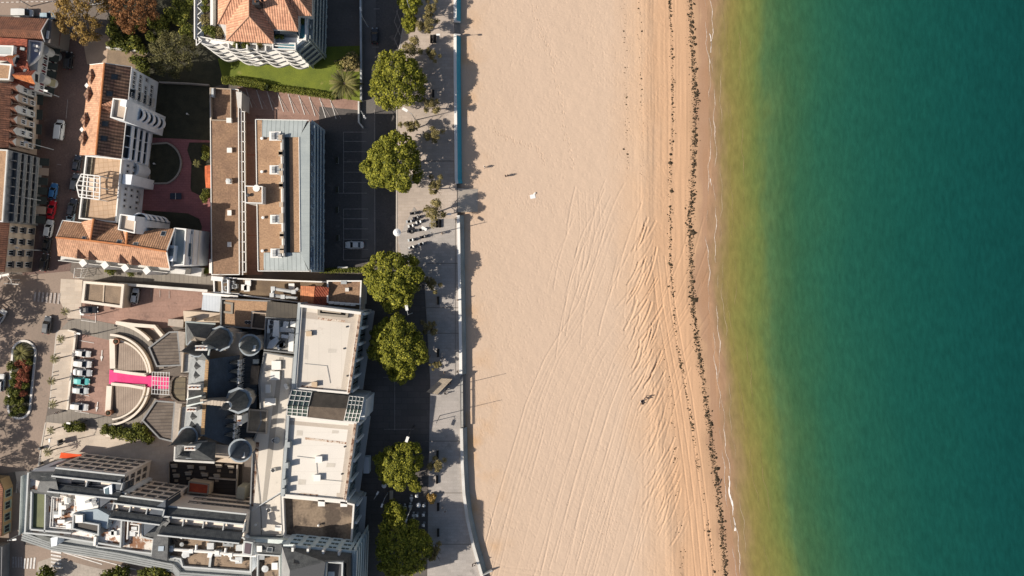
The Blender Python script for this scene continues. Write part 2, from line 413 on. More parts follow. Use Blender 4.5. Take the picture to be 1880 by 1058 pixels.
sheet('driveway', [(86, 764), (126, 752), (200, 765), (232, 775), (232, 790), (160, 786), (84, 778)], conc_g)
sheet('plaza', [(84, 775), (170, 784), (326, 808), (330, 868), (70, 862), (80, 810)], pave_w, ang=.1)
sheet('plaza', [(28, 866), (330, 850), (330, 900), (110, 905), (40, 935)], pave_w, ang=.1)
sheet('road', [(-80, 895), (40, 905), (44, 1000), (120, 1006), (340, 1052), (340, 1100), (-80, 1100)], asph_l)
sheet('pavement', [(70, 1032), (98, 1022), (165, 1040), (320, 1075), (320, 1100), (60, 1100)], conc)
sheet('alley', [(150, 492), (392, 505), (392, 522), (222, 516), (150, 512)], conc_g)
sheet('pavement', [(112, 512), (152, 514), (150, 548), (149, 586), (125, 584), (110, 552)], pave_w)
for a in ([(446, 226), (470, 226), (470, 227), (446, 227)], [(448, 284), (470, 284), (470, 285.5), (448, 285.5)], [(448, 432), (474, 432), (474, 433), (448, 433)]):
    sheet('drain_line', a, mat('rust_red', (.26, .10, .07), fine=.1))
sheet('garden', [(348, 262), (386, 262), (386, 352), (374, 362), (352, 352), (350, 345), (352, 300), (344, 276)], soil)
sheet('garden', [(262, 386), (345, 392), (366, 402), (371, 416), (370, 426), (300, 424)], soil)
# the pink carpet and the drive markings
MARKZ = 0.15
def marks(segs, wd, m=None, z=MARKZ):
    mb = MB()
    for a, b in segs:
        A = P(*a); B = P(*b); d = (B - A).normalized(); n = Vector((-d.y, d.x, 0)) * wd / 2; k = Vector((0, 0, z))
        mb.face([A - n + k, B - n + k, B + n + k, A + n + k])
    o = mb.build('road_marking', m or linem); o['kind'] = 'structure'; return o
linef = mat('faint_paint', (.36, .32, .29), (.24, .2, .18), scale=1.5, fine=.15)
# angled bays of the upper car park
segs = []
for i in range(9):
    x = 452 + i * 19.3; y0 = 163 + i * 2.6
    segs.append(((x, y0), (x + 11, y0 + 35)))
marks(segs, .16)
marks([((452 + i * 19.3, 165 + i * 2.6), (452 + i * 19.3 + 20, 165 + i * 2.6 + 33)) for i in range(9)], .10, linef, MARKZ + .004)
# bays of the lower car park
segs = []
for y in (243, 260, 279, 297.5, 316.5, 335.5): segs.append(((631, y), (673, y)))
for y in (384, 402, 420.5, 439.5, 458, 477.5): segs.append(((631, y), (676, y)))
segs += [((631, 243), (631, 354)), ((631, 384), (631, 478)), ((622, 355), (674, 355))]
marks(segs, .12, linef)
# bays of the hotel forecourt and the two arrows
marks([((146, 625), (173, 630)), ((146, 659), (172, 662)), ((144, 705), (166, 710)), ((142, 722), (164, 727)), ((138, 755), (164, 759)), ((135, 738), (160, 742)), ((149, 588), (177, 592)), ((176, 575), (176, 592))], .13)
marks([((278, 532), (278, 546)), ((294, 533), (294, 546)), ((311, 534), (311, 548))], .12, linef)
def arrow(tail, head):
    A = P(*tail); B = P(*head); d = (B - A).normalized(); n = Vector((-d.y, d.x, 0)); k = Vector((0, 0, MARKZ + .008))
    mb = MB(); nk = B - d * 1.3
    mb.face([A - n * .1 + k, nk - n * .1 + k, nk + n * .1 + k, A + n * .1 + k]); mb.face([nk - n * .35 + k, B + k, nk + n * .35 + k])
    o = mb.build('road_marking', linem); o['kind'] = 'structure'
arrow((188, 643), (186.5, 664)); arrow((180, 738), (177, 757))
# zebra crossings, kerb dashes, road edge lines
marks([((66 + i * 7.2, 536 + i * .4), (64 + i * 7.2, 553 + i * .9)) for i in range(7)], .5, linef)
marks([((46.5 + i * 6, 1025 - i * .5), (44.5 + i * 6, 1044)) for i in range(4)], .42)
marks([((25 + i * 5, 1022), (25 + i * 5, 1042)) for i in range(4)], .4, linef)
marks([((32 + i * 5.5, 884), (31 + i * 5.5, 905)) for i in range(3)], .4, linef)
marks([((94, 1012 + i * 6.5), (113, 1015.5 + i * 6.5)) for i in range(5)], .45)
marks([((115, 1012), (190, 1030)), ((190, 1030), (250, 1046)), ((117, 1014), (188, 1036))], .25)
marks([((3 + i * 9, 5 - i * .2), (8 + i * 9, 5 - i * .2)) for i in range(12)], .14)
marks([((686, 17), (697, 17)), ((683, 87), (696, 87)), ((728, 20), (736, 44)), ((736, 44), (724, 72)), ((724, 72), (733, 92)), ((724, 40), (737, 70)), ((724, 40), (731, 18))], .12, linef)
marks([((125, 182), (122, 218)), ((105, 302), (113, 303)), ((687.5, 200), (688.5, 472))], .14, linef)
marks([((725, 690), (725, 790)), ((704, 693), (724, 693)), ((705, 788), (760, 788))], .1, linef)

sheet('promenade', [(775, 402), (842, 402), (842.5, 520), (845.5, 760), (847.5, 850), (850.5, 905), (856.5, 950), (867, 1000), (883, 1056), (899, 1090), (784, 1090), (790, 700), (779, 500), (740, 478), (730, 440), (760, 380)], mat('grey_promenade', (.36, .325, .295), (.30, .275, .25), scale=.1, fine=.1, pat='brick', ps=(1.5, .75), pcol=(.86, .85, .84), mortar=.05, spots=((.28, .255, .23), .35, .58)))
# ------------------------------------------------------------------ beach
def shore(py):
    return np.interp(py, [-1e5, 0, 200, 400, 560, 700, 850, 1000, 1058, 1300, 1e5], [1300, 1303, 1306, 1303, 1306, 1318, 1335, 1352, 1360, 1390, 1390])
SEA_Z = -3.0
def sand_z(px, py):
    """height of the sand"""
    s = (shore(py) - px) * S
    z = np.where(s > 0, -3.05 + 0.075 * np.clip(s, 0, 16), -3.05 + 0.075 * s)
    z = z + 0.012 * np.clip(s - 16, 0, 45)
    z = np.where(s > 14, z + .10 * np.exp(-((s - 16) / 2.0) ** 2), z)
    return np.maximum(z, -9)
def sandP(px, py, dz=0.0):
    z = float(sand_z(np.array(px, float), np.array(py, float))) + dz
    return P(px, py, z)

rng = np.random.default_rng(3)
pxs = np.concatenate([np.arange(832, 1345, 1.35), np.arange(1345, 1500, 6), np.array([1520, 1560])])
pys = np.concatenate([[-6000, -2500, -1000, -400, -150], np.arange(-40, 1102, 1.6), [1180, 1400, 2000, 3500, 7000]])
GX, GY = np.meshgrid(pxs, pys)
GXw = np.where(GX < 905, np.maximum(GX, GX + (np.interp(GY, [b for a, b in WALL], [a for a, b in WALL]) - 836) * (905 - np.minimum(GX, 905)) / 70), GX)
GX = GXw
Z = sand_z(GX, GY)
def vnoise(x, y, seed):
    r = np.random.default_rng(seed); T = r.random((256, 256))
    xi = np.floor(x).astype(int); yi = np.floor(y).astype(int); fx = x - xi; fy = y - yi
    fx = fx * fx * (3 - 2 * fx); fy = fy * fy * (3 - 2 * fy)
    g = lambda a, b: T[a % 256, b % 256]
    return (g(xi, yi) * (1 - fx) + g(xi + 1, yi) * fx) * (1 - fy) + (g(xi, yi + 1) * (1 - fx) + g(xi + 1, yi + 1) * fx) * fy
dry = np.clip((shore(GY) - 40 - GX) / 30, 0, 1)
Z = Z + dry * (.10 * (vnoise(GX / 60, GY / 60, 1) - .5) + .05 * (vnoise(GX / 14, GY / 14, 2) - .5) + .03 * (vnoise(GX / 4, GY / 4, 5) - .5))
# combed ridges running along the shore below the tracks
band = np.clip((GX - 1150) / 30, 0, 1) * np.clip((shore(GY) - 35 - GX) / 10, 0, 1)
Z = Z + band * .03 * (vnoise(GX / 3.0, GY / 90, 8) - .5) * 2
wet = np.zeros_like(Z); track = np.zeros_like(Z)
def rut(pts, depth, width, ridge=.16):
    width *= .58; depth *= 1.0
    """wheel rut along a photo polyline; width in photo pixels"""
    global Z
    for (x0, y0), (x1, y1) in zip(pts[:-1], pts[1:]):
        ya, yb = sorted((y0, y1)); i0 = np.searchsorted(pys, ya - 6); i1 = np.searchsorted(pys, yb + 6)
        xa, xb = sorted((x0, x1)); j0 = np.searchsorted(pxs, xa - 45); j1 = np.searchsorted(pxs, xb + 12)
        if i1 <= i0 or j1 <= j0: continue
        X = GX[i0:i1, j0:j1]; Y = GY[i0:i1, j0:j1]
        dx, dy = x1 - x0, y1 - y0; l = math.hypot(dx, dy)
        t = ((X - x0) * dx + (Y - y0) * dy) / l / l
        d = ((X - x0) * dy - (Y - y0) * dx) / l
        mask = (t >= 0) & (t < 1)
        f = -depth * np.exp(-(d / width) ** 2) + ridge * depth * (np.exp(-((d - 2.1 * width) / width) ** 2) + np.exp(-((d + 2.1 * width) / width) ** 2))
        Z[i0:i1, j0:j1] += np.where(mask, f, 0)
base = [(872, 1066), (889, 1011), (926, 873), (965, 743), (1001, 658), (1060, 560), (1096, 470), (1118, 395)]
def along(off, y_lo, y_hi, wob=1.5, lean=0.0):
    pts = []
    ys = np.arange(y_hi, y_lo, -14)
    bx = [p[0] for p in base][::-1]; by = [p[1] for p in base][::-1]
    ph = random.random() * 9
    for y in ys:
        pts.append((float(np.interp(y, by, bx)) + off + lean * (1066 - y) / 600 + wob * math.sin(y / 45 + ph), float(y)))
    return pts
rut(along(0, 420, 1066, .8), .11, 1.7)
for i in range(46):
    off = 10 + i * 6.2 + random.uniform(-4, 4)
    a = random.uniform(380, 620) if random.random() < .6 else random.uniform(600, 900)
    b = random.uniform(820, 1066) if random.random() < .55 else 1066
    if b - a > 80: rut(along(off, a, b, random.uniform(.6, 2.5), random.uniform(-18, 10)), random.uniform(.03, .085), random.uniform(1.3, 2.0))
for i in range(26):       # shorter strokes climbing to the upper right
    x = random.uniform(1030, 1190); y = random.uniform(330, 480)
    l = random.uniform(60, 190); k = random.uniform(-.62, -.25)
    pts = [(x + k * l * t * (1 - .35 * t), y + l * t) for t in np.linspace(0, 1, 9)]
    rut(pts, random.uniform(.05, .10), random.uniform(1.4, 2.1))
for i in range(95):       # churned lip where the machines turned
    y = random.uniform(430, 1000); xc = np.interp(y, [430, 560, 660, 760, 880, 1000], [1180, 1172, 1185, 1205, 1212, 1240])
    x = xc + random.uniform(-22, 22); l = random.uniform(25, 75); k = random.uniform(-.75, -.3)
    pts = [(x + k * l * (t - .5) + 3 * math.sin(t * 3), y + l * (t - .5)) for t in np.linspace(0, 1, 6)]
    rut(pts, random.uniform(.08, .24) * (1 if y < 720 else .6), random.uniform(1.6, 2.8), .4)
for o_ in (0, 11, 24, 33):    # the long tracks leaning to the lower right
    rut([(1196 + o_, 470), (1206 + o_, 560), (1220 + o_, 640), (1236 + o_, 720), (1252 + o_, 830), (1266 + o_, 940), (1278 + o_, 1066)], .08, 1.7)
for x in (1062, 1075, 1090, 1100): rut([(x, 350), (x + 3, 420), (x - 3, 470)], .05, 1.4)
rut([(905, 1030), (930, 1041), (1000, 1049), (1100, 1056)], .05, 1.6); rut([(905, 1042), (935, 1050), (1010, 1060)], .05, 1.6)
for k in range(3): rut([(880, 935 + 7 * k), (900, 943 + 7 * k), (905, 960 + 7 * k)], .06, 1.5)
for x0, y0, x1, y1 in ((1070, 735, 1078, 740), (1048, 755, 1062, 770), (1062, 740, 1052, 762), (1066, 752, 1058, 760), (1046, 778, 1052, 782), (1056, 745, 1066, 758)):  # scratched scribble
    rut([(x0, y0), (x1, y1)], .05, 1.0)
# footprints
def steps(pts, n, spread=2.5, depth=.15):
    for k in range(n):
        t = k / max(1, n - 1) * (len(pts) - 1); i = min(int(t), len(pts) - 2); f = t - i
        x = pts[i][0] * (1 - f) + pts[i + 1][0] * f + random.gauss(0, spread); y = pts[i][1] * (1 - f) + pts[i + 1][1] * f + random.gauss(0, spread)
        i0 = np.searchsorted(pys, y); j0 = np.searchsorted(pxs, x)
        if 2 < i0 < Z.shape[0] - 2 and 2 < j0 < Z.shape[1] - 2:
            Z[i0, j0] -= depth; Z[i0, j0 + 1] += depth * .4
steps([(982, 5), (990, 60), (1008, 90), (1018, 130), (1030, 180), (1036, 230), (1048, 270), (1050, 310)], 90, 3)
steps([(905, 240), (940, 258), (985, 268), (1000, 300)], 60, 3)
steps([(850, 20), (856, 110), (862, 180), (860, 230)], 70, 3, .07)
for _ in range(5): steps([(880 + 60 * random.random(), 330 + 60 * random.random()), (980, 380), (1090, 350 + 40 * random.random())], 40, 9, .07)
steps([(930, 320), (975, 360), (1060, 395), (1090, 480), (1060, 600)], 70, 4, .07)
for _ in range(9): steps([(1070 + random.uniform(-60, 60), 850 + random.uniform(0, 180)), (1130, 960)], 40, 16, .07)
steps([(862, 700), (868, 760), (880, 800)], 70, 9, .06)
for xx in (1150, 1174, 1186): steps([(xx, 0), (xx + 4, 330)], 130, 3, .06)
pr_ = rng.random(Z.shape); dens = np.clip(vnoise(GX / 38, GY / 38, 31) * vnoise(GX / 11, GY / 11, 32) * 2.2 - .25, 0, 1) * .16 + .006
pit = (pr_ < dens) & (GX < 1240) & (GX > 850)
Z = Z - pit * rng.uniform(.02, .075, Z.shape)
nr, nc = GX.shape
k = S * (H - Z) / H
V = np.stack([(GX - CX) * k, -(GY - CY) * k, Z], -1).reshape(-1, 3)
i = np.arange(nr - 1)[:, None] * nc + np.arange(nc - 1)[None, :]
F = np.stack([i, i + nc, i + nc + 1, i + 1], -1).reshape(-1, 4)
def np_mesh(name, V, F, mats, smooth=True, uv=None, attr=None):
    me = bpy.data.meshes.new(name); me.vertices.add(len(V)); me.vertices.foreach_set('co', np.asarray(V, np.float32).ravel())
    n = F.shape[1]; me.loops.add(F.size); me.loops.foreach_set('vertex_index', F.astype(np.int32).ravel())
    me.polygons.add(len(F)); me.polygons.foreach_set('loop_start', np.arange(0, F.size, n, dtype=np.int32))
    me.polygons.foreach_set('loop_total', np.full(len(F), n, np.int32))
    for m_ in mats: me.materials.append(m_)
    if uv is not None:
        l = me.uv_layers.new(name='UVMap'); l.data.foreach_set('uv', np.asarray(uv, np.float32)[F.ravel()].ravel())
    if attr:
        for kk, vv in attr.items():
            a = me.attributes.new(kk, 'FLOAT', 'POINT'); a.data.foreach_set('value', np.asarray(vv, np.float32).ravel())
    me.update(calc_edges=True); me.validate()
    if smooth: me.polygons.foreach_set('use_smooth', np.ones(len(F), bool))
    return me
off = (shore(GY) - GX)          # photo pixels inland from the water line
me = np_mesh('beach', V, F, [], True, np.stack([GX.ravel() * S, -GY.ravel() * S], -1), {'inland': off})
beach = link(bpy.data.objects.new('beach', me)); beach['kind'] = 'structure'
m = bpy.data.materials.new('sand'); m.use_nodes = True; nt = m.node_tree; L = nt.links.new; b = nt.nodes['Principled BSDF']
b.inputs['Roughness'].default_value = .95; b.inputs['Specular IOR Level'].default_value = .1
at = _n(nt, 'ShaderNodeAttribute', attribute_name='inland'); uvn = _n(nt, 'ShaderNodeTexCoord')
n1 = _n(nt, 'ShaderNodeTexNoise'); n1.inputs['Scale'].default_value = .09; n1.inputs['Detail'].default_value = 8; L(uvn.outputs['UV'], n1.inputs['Vector'])
ms = _n(nt, 'ShaderNodeMapping'); ms.inputs['Scale'].default_value = (2.2, .035, 1); L(uvn.outputs['UV'], ms.inputs[0])
n2 = _n(nt, 'ShaderNodeTexNoise'); n2.inputs['Scale'].default_value = 1.0; n2.inputs['Detail'].default_value = 6; L(ms.outputs[0], n2.inputs['Vector'])
ad = _n(nt, 'ShaderNodeMath', operation='MULTIPLY_ADD'); ad.inputs[1].default_value = 26; L(n2.outputs[0], ad.inputs[0]); L(at.outputs['Fac'], ad.inputs[2])
ad2 = _n(nt, 'ShaderNodeMath', operation='MULTIPLY_ADD'); ad2.inputs[1].default_value = 70; L(n1.outputs[0], ad2.inputs[0]); L(ad.outputs[0], ad2.inputs[2])
mr = _n(nt, 'ShaderNodeMapRange'); mr.inputs[1].default_value = -150; mr.inputs[2].default_value = 550; L(ad2.outputs[0], mr.inputs[0])
cr = _n(nt, 'ShaderNodeValToRGB'); L(mr.outputs[0], cr.inputs[0])
def setramp(cr, stops):
    e = cr.color_ramp.elements
    while len(e) > 1: e.remove(e[-1])
    e[0].position = stops[0][0]; e[0].color = (*stops[0][1], 1)
    for p_, c_ in stops[1:]:
        k_ = e.new(p_); k_.color = (*c_, 1)
def at_px(v): return (v + 48 + 150) / 700       # inland px -> ramp position (noise averages 48)
setramp(cr, [(at_px(-100), (.25, .155, .085)), (at_px(-2), (.33, .195, .115)), (at_px(18), (.35, .215, .135)), (at_px(28), (.42, .265, .16)), (at_px(48), (.505, .315, .19)), (at_px(90), (.50, .318, .195)),
             (at_px(130), (.47, .325, .218)), (at_px(190), (.472, .352, .26)), (at_px(330), (.468, .352, .264)), (at_px(480), (.472, .352, .258))])
n3 = _n(nt, 'ShaderNodeTexNoise'); n3.inputs['Scale'].default_value = 3.5; n3.inputs['Detail'].default_value = 6; L(uvn.outputs['UV'], n3.inputs['Vector'])
m3 = _n(nt, 'ShaderNodeMapRange'); m3.inputs[1].default_value = .3; m3.inputs[2].default_value = .7; m3.inputs[3].default_value = .95; m3.inputs[4].default_value = 1.05; L(n3.outputs[0], m3.inputs[0])
# damp patches near the sea wall
n4 = _n(nt, 'ShaderNodeTexNoise'); n4.inputs['Scale'].default_value = .11; n4.inputs['Detail'].default_value = 5; L(uvn.outputs['UV'], n4.inputs['Vector'])
m4 = _n(nt, 'ShaderNodeMapRange'); m4.inputs[1].default_value = .50; m4.inputs[2].default_value = .66; L(n4.outputs[0], m4.inputs[0])
m5 = _n(nt, 'ShaderNodeMapRange'); m5.inputs[1].default_value = 400; m5.inputs[2].default_value = 470; L(at.outputs['Fac'], m5.inputs[0])
mm = _n(nt, 'ShaderNodeMath', operation='MULTIPLY'); L(m4.outputs[0], mm.inputs[0]); L(m5.outputs[0], mm.inputs[1])
dx = _n(nt, 'ShaderNodeMix', data_type='RGBA'); dx.inputs[7].default_value = (.45, .285, .16, 1); L(mm.outputs[0], dx.inputs[0]); L(cr.outputs[0], dx.inputs[6])
sc3 = _n(nt, 'ShaderNodeVectorMath', operation='SCALE'); L(dx.outputs[2], sc3.inputs[0]); L(m3.outputs[0], sc3.inputs['Scale']); L(sc3.outputs[0], b.inputs['Base Color'])
mw = _n(nt, 'ShaderNodeMapRange'); mw.inputs[1].default_value = 8; mw.inputs[2].default_value = 30; mw.inputs[3].default_value = .35; mw.inputs[4].default_value = .95; L(at.outputs['Fac'], mw.inputs[0]); L(mw.outputs[0], b.inputs['Roughness'])
bp = _n(nt, 'ShaderNodeBump'); bp.inputs['Strength'].default_value = .35; bp.inputs['Distance'].default_value = .05
nb = _n(nt, 'ShaderNodeTexNoise'); nb.inputs['Scale'].default_value = 2.0; nb.inputs['Detail'].default_value = 7; L(uvn.outputs['UV'], nb.inputs['Vector']); L(nb.outputs[0], bp.inputs['Height']); L(bp.outputs[0], b.inputs['Normal'])
me.materials.append(m)

# ------------------------------------------------------------------ sea
us = np.concatenate([np.arange(-8, 130, 4), np.arange(130, 640, 12), [700, 900, 1500, 4000, 20000]])
ys = np.concatenate([[-20000, -4000, -1500, -500, -150], np.arange(-40, 1110, 6), [1250, 1600, 2500, 5000, 20000]])
U, YY = np.meshgrid(us, ys)
kz = S * (H - SEA_Z) / H
XX = shore(YY) + U + (1.2 * np.sin(YY / 21) + 1.6 * np.sin(YY / 47 + 1)) * (U < 30)
V = np.stack([(XX - CX) * kz, -(YY - CY) * kz, np.full_like(U, SEA_Z)], -1).reshape(-1, 3)
nr, nc = U.shape; i = np.arange(nr - 1)[:, None] * nc + np.arange(nc - 1)[None, :]
F = np.stack([i, i + nc, i + nc + 1, i + 1], -1).reshape(-1, 4)
me = np_mesh('sea', V, F, [], True, np.stack([U.ravel() * S, -YY.ravel() * S], -1))
sea = link(bpy.data.objects.new('sea', me)); sea['kind'] = 'structure'
m = bpy.data.materials.new('sea_water'); m.use_nodes = True; nt = m.node_tree; L = nt.links.new; b = nt.nodes['Principled BSDF']
b.inputs['Roughness'].default_value = .22; b.inputs['Specular IOR Level'].default_value = .22; b.inputs['IOR'].default_value = 1.33
uvn = _n(nt, 'ShaderNodeTexCoord'); sx = _n(nt, 'ShaderNodeSeparateXYZ'); L(uvn.outputs['UV'], sx.inputs[0])
mp = _n(nt, 'ShaderNodeMapping'); mp.inputs['Scale'].default_value = (.10, .035, 1); mp.inputs['Rotation'].default_value = (0, 0, .2); L(uvn.outputs['UV'], mp.inputs[0])
n1 = _n(nt, 'ShaderNodeTexNoise'); n1.inputs['Scale'].default_value = 1; n1.inputs['Detail'].default_value = 9; n1.inputs['Roughness'].default_value = .62; L(mp.outputs[0], n1.inputs['Vector'])
m1 = _n(nt, 'ShaderNodeMath', operation='MULTIPLY_ADD'); m1.inputs[1].default_value = 9.5; L(n1.outputs[0], m1.inputs[0]); L(sx.outputs[0], m1.inputs[2])
mr = _n(nt, 'ShaderNodeMapRange'); mr.inputs[1].default_value = 0; mr.inputs[2].default_value = 86; L(m1.outputs[0], mr.inputs[0])
cr = _n(nt, 'ShaderNodeValToRGB'); L(mr.outputs[0], cr.inputs[0])
def up(v): return max(0, (v * S + 4.75)) / 86
setramp(cr, [(up(-10), (0.3201, 0.1940, 0.1164)), (up(4), (0.2667, 0.1697, 0.1018)), (up(17), (0.2134, 0.1533, 0.0727)), (up(34), (0.1794, 0.1503, 0.0485)), (up(58), (0.1488, 0.1469, 0.0430)), (up(86), (0.1037, 0.1348, 0.0407)), (up(110), (0.0586, 0.1135, 0.0465)), (up(134), (0.0353, 0.0907, 0.0403)),
             (up(168), (0.0235, 0.0840, 0.0437)), (up(210), (0.0160, 0.0790, 0.0479)), (up(260), (0.0109, 0.0689, 0.0470)), (up(350), (0.0067, 0.0588, 0.0454)), (up(460), (0.0046, 0.0504, 0.0437)), (up(580), (0.0034, 0.0420, 0.0395))])
n2 = _n(nt, 'ShaderNodeTexNoise'); n2.inputs['Scale'].default_value = .16; n2.inputs['Detail'].default_value = 8; n2.inputs['Roughness'].default_value = .7; L(uvn.outputs['UV'], n2.inputs['Vector'])
m2 = _n(nt, 'ShaderNodeMapRange'); m2.inputs[1].default_value = .3; m2.inputs[2].default_value = .7; m2.inputs[3].default_value = .92; m2.inputs[4].default_value = 1.08; L(n2.outputs[0], m2.inputs[0])
s2 = _n(nt, 'ShaderNodeVectorMath', operation='SCALE'); L(cr.outputs[0], s2.inputs[0]); L(m2.outputs[0], s2.inputs['Scale']); mq = _n(nt, 'ShaderNodeMapping'); mq.inputs['Scale'].default_value = (1.1, .4, 1); mq.inputs['Rotation'].default_value = (0, 0, .45); L(uvn.outputs['UV'], mq.inputs[0])
nq = _n(nt, 'ShaderNodeTexNoise'); nq.inputs['Scale'].default_value = .9; nq.inputs['Detail'].default_value = 5; L(mq.outputs[0], nq.inputs['Vector'])
mr3 = _n(nt, 'ShaderNodeMapRange'); mr3.inputs[1].default_value = .3; mr3.inputs[2].default_value = .7; mr3.inputs[3].default_value = .88; mr3.inputs[4].default_value = 1.12; L(nq.outputs[0], mr3.inputs[0])
s3 = _n(nt, 'ShaderNodeVectorMath', operation='SCALE'); L(s2.outputs[0], s3.inputs[0]); L(mr3.outputs[0], s3.inputs['Scale']); L(s3.outputs[0], b.inputs['Base Color'])
mb_ = _n(nt, 'ShaderNodeMapping'); mb_.inputs['Scale'].default_value = (.8, .28, 1); mb_.inputs['Rotation'].default_value = (0, 0, .5); L(uvn.outputs['UV'], mb_.inputs[0])
nb = _n(nt, 'ShaderNodeTexNoise'); nb.inputs['Scale'].default_value = 1.1; nb.inputs['Detail'].default_value = 6; L(mb_.outputs[0], nb.inputs['Vector'])
bp = _n(nt, 'ShaderNodeBump'); bp.inputs['Strength'].default_value = .55; bp.inputs['Distance'].default_value = .12; L(nb.outputs[0], bp.inputs['Height']); L(bp.outputs[0], b.inputs['Normal'])
me.materials.append(m)

# foam lines along the swash
foam = mat('foam', (.60, .52, .46), (.42, .32, .24), scale=1.6, lo=.35, hi=.6, fine=.15)
foamw = mat('white_foam', (.72, .68, .64), fine=.1)
def foam_line(offs, y0, y1, wmax, seed, m):
    r = random.Random(seed); mb = MB(); pts = []; y = y0
    ph = [r.uniform(0, 6) for _ in range(4)]
    while y < y1:
        x = float(shore(y)) + np.interp(y, [o_[0] for o_ in offs], [o_[1] for o_ in offs]) + 2.0 * math.sin(y / 19 + ph[0]) + 1.2 * math.sin(y / 7 + ph[1]) + r.uniform(-.5, .5)
        wv = wmax * max(0.0, .45 + .55 * math.sin(y / 31 + ph[2]) + .35 * math.sin(y / 9 + ph[3])) * r.uniform(.6, 1.2)
        pts.append((x, y, wv)); y += r.uniform(2.5, 4.5)
    for (xa, ya, wa), (xb, yb, wb) in zip(pts[:-1], pts[1:]):
        if wa < .12 and wb < .12: continue
        q = []
        for x, yv, wv in ((xa - wa / 2, ya, 0), (xb - wb / 2, yb, 0), (xb + wb / 2 + .05, yb, 0), (xa + wa / 2 + .05, ya, 0)):
            z = max(SEA_Z, float(sand_z(np.array(x), np.array(yv)))) + .03
            q.append(P(x, yv, z))
        mb.face(q)
    o = mb.build('foam', m); tag(o, kind='stuff'); return o
foam_line([(0, -10), (120, -3), (300, -1), (420, -6), (560, -3), (700, 0), (850, -8), (1058, -6)], -20, 1080, 1.2, 1, foam)
foam_line([(0, 2), (120, 4), (300, 9), (420, 10), (560, 12), (700, 3), (850, 2), (1058, 2)], -20, 1080, 1.2, 2, foam)
foam_line([(0, 16), (300, 20), (600, 22), (850, 14), (1058, 18)], 60, 1040, .8, 3, mat('thin_foam', (.34, .26, .17), fine=.1))
for k_, (o_, y0_, y1_) in enumerate(((30, 0, 260), (40, 200, 560), (34, 480, 800), (46, 700, 1060), (58, 60, 420), (62, 560, 980))): foam_line([(y0_, o_ - 6), (y1_, o_ + 6)], y0_, y1_, .55, 30 + k_, mat('ripple_line', (.25, .19, .09), fine=.1))
foam_line([(870, 2.0), (960, -2.5)], 874, 948, 2.8, 7, foamw)
foam_line([(950, 0.0), (980, 2)], 950, 976, 3.2, 9, foamw)
foam_line([(330, -2), (360, -1)], 328, 345, 1.8, 11, foamw); foam_line([(60, -1), (100, 0)], 62, 100, 1.8, 12, foamw)

# strand lines of seaweed, far too many scraps to count
weed = leafmat('seaweed', (.03, .022, .013), (.085, .06, .034), (.17, .125, .07))
def strand(name, line, n, spread, size, seed, clump=True):
    r = random.Random(seed); mb = MB()
    xs = [a for a, b in line]; ys_ = [b for a, b in line]; y = ys_[0]
    cents = []
    while len(cents) < n // 7 + 4:
        yy = r.uniform(ys_[0], ys_[-1]); cents.append((yy, r.gauss(0, spread)))
    for k_ in range(n):
        if clump and r.random() < .3:
            cy_, cx_ = r.choice(cents); yv = cy_ + r.gauss(0, 3.2); dx_ = cx_ + r.gauss(0, 1.6)
        else: yv = r.uniform(ys_[0], ys_[-1]); dx_ = r.gauss(0, spread)
        x = float(np.interp(yv, ys_, xs)) + dx_; c = sandP(x, yv, -.02); q = size * r.lognormvariate(0, .45)
        nn = r.choice((5, 6, 7)); a0 = r.uniform(0, 6); st = r.uniform(.5, 1)
        rg = []
        for i_ in range(nn):
            a_ = a0 + 6.283 * i_ / nn; rr = q * r.uniform(.55, 1.15)
            rg.append(c + Vector((rr * math.cos(a_), rr * st * math.sin(a_), 0)))
        tp = c + Vector((r.uniform(-.05, .05), r.uniform(-.05, .05), min(.3, q * r.uniform(.4, .7))))
        for i_ in range(nn): mb.face([rg[i_], rg[(i_ + 1) % nn], tp])
    # no shared vertices: weld each scrap so that it is one island
    o = mb.build(name, weed); tag(o, kind='stuff')
    import bmesh
    bm = bmesh.new(); bm.from_mesh(o.data); bmesh.ops.remove_doubles(bm, verts=bm.verts, dist=.0005); bm.to_mesh(o.data); bm.free()
    return o
main_l = [(1266, -20), (1267, 0), (1272, 100), (1277, 200), (1275, 260), (1272, 330), (1266, 400), (1269, 500), (1272, 560), (1279, 620), (1291, 700), (1302, 780), (1310, 850), (1318, 900), (1327, 990), (1333, 1075)]
strand('seaweed', main_l, 3600, 2.4, .155, 1)
strand('seaweed', [(a + 2, b) for a, b in main_l], 420, 2.6, .25, 21)
strand('seaweed', [(a - 7, b) for a, b in main_l], 500, 1.8, .09, 22, False)
sec_l = [(1229, -20), (1230, 0), (1232, 60), (1235, 150), (1234, 250), (1230, 330), (1230, 450), (1236, 560), (1245, 640), (1256, 700), (1268, 760), (1281, 850), (1292, 920), (1304, 1000), (1314, 1075)]
strand('seaweed', sec_l, 800, 1.6, .15, 2)
strand('seaweed', sec_l[:8], 150, 1.2, .22, 25)
strand('seaweed', [(1144, 0), (1147, 100), (1150, 200), (1153, 320)], 110, 2.2, .13, 3)
strand('seaweed', [(1173, 0), (1177, 150), (1178, 300), (1180, 345)], 110, 2.0, .12, 4)
strand('seaweed', [(1214, 640), (1232, 740), (1240, 850), (1245, 950), (1255, 1070)], 130, 3.0, .12, 5)
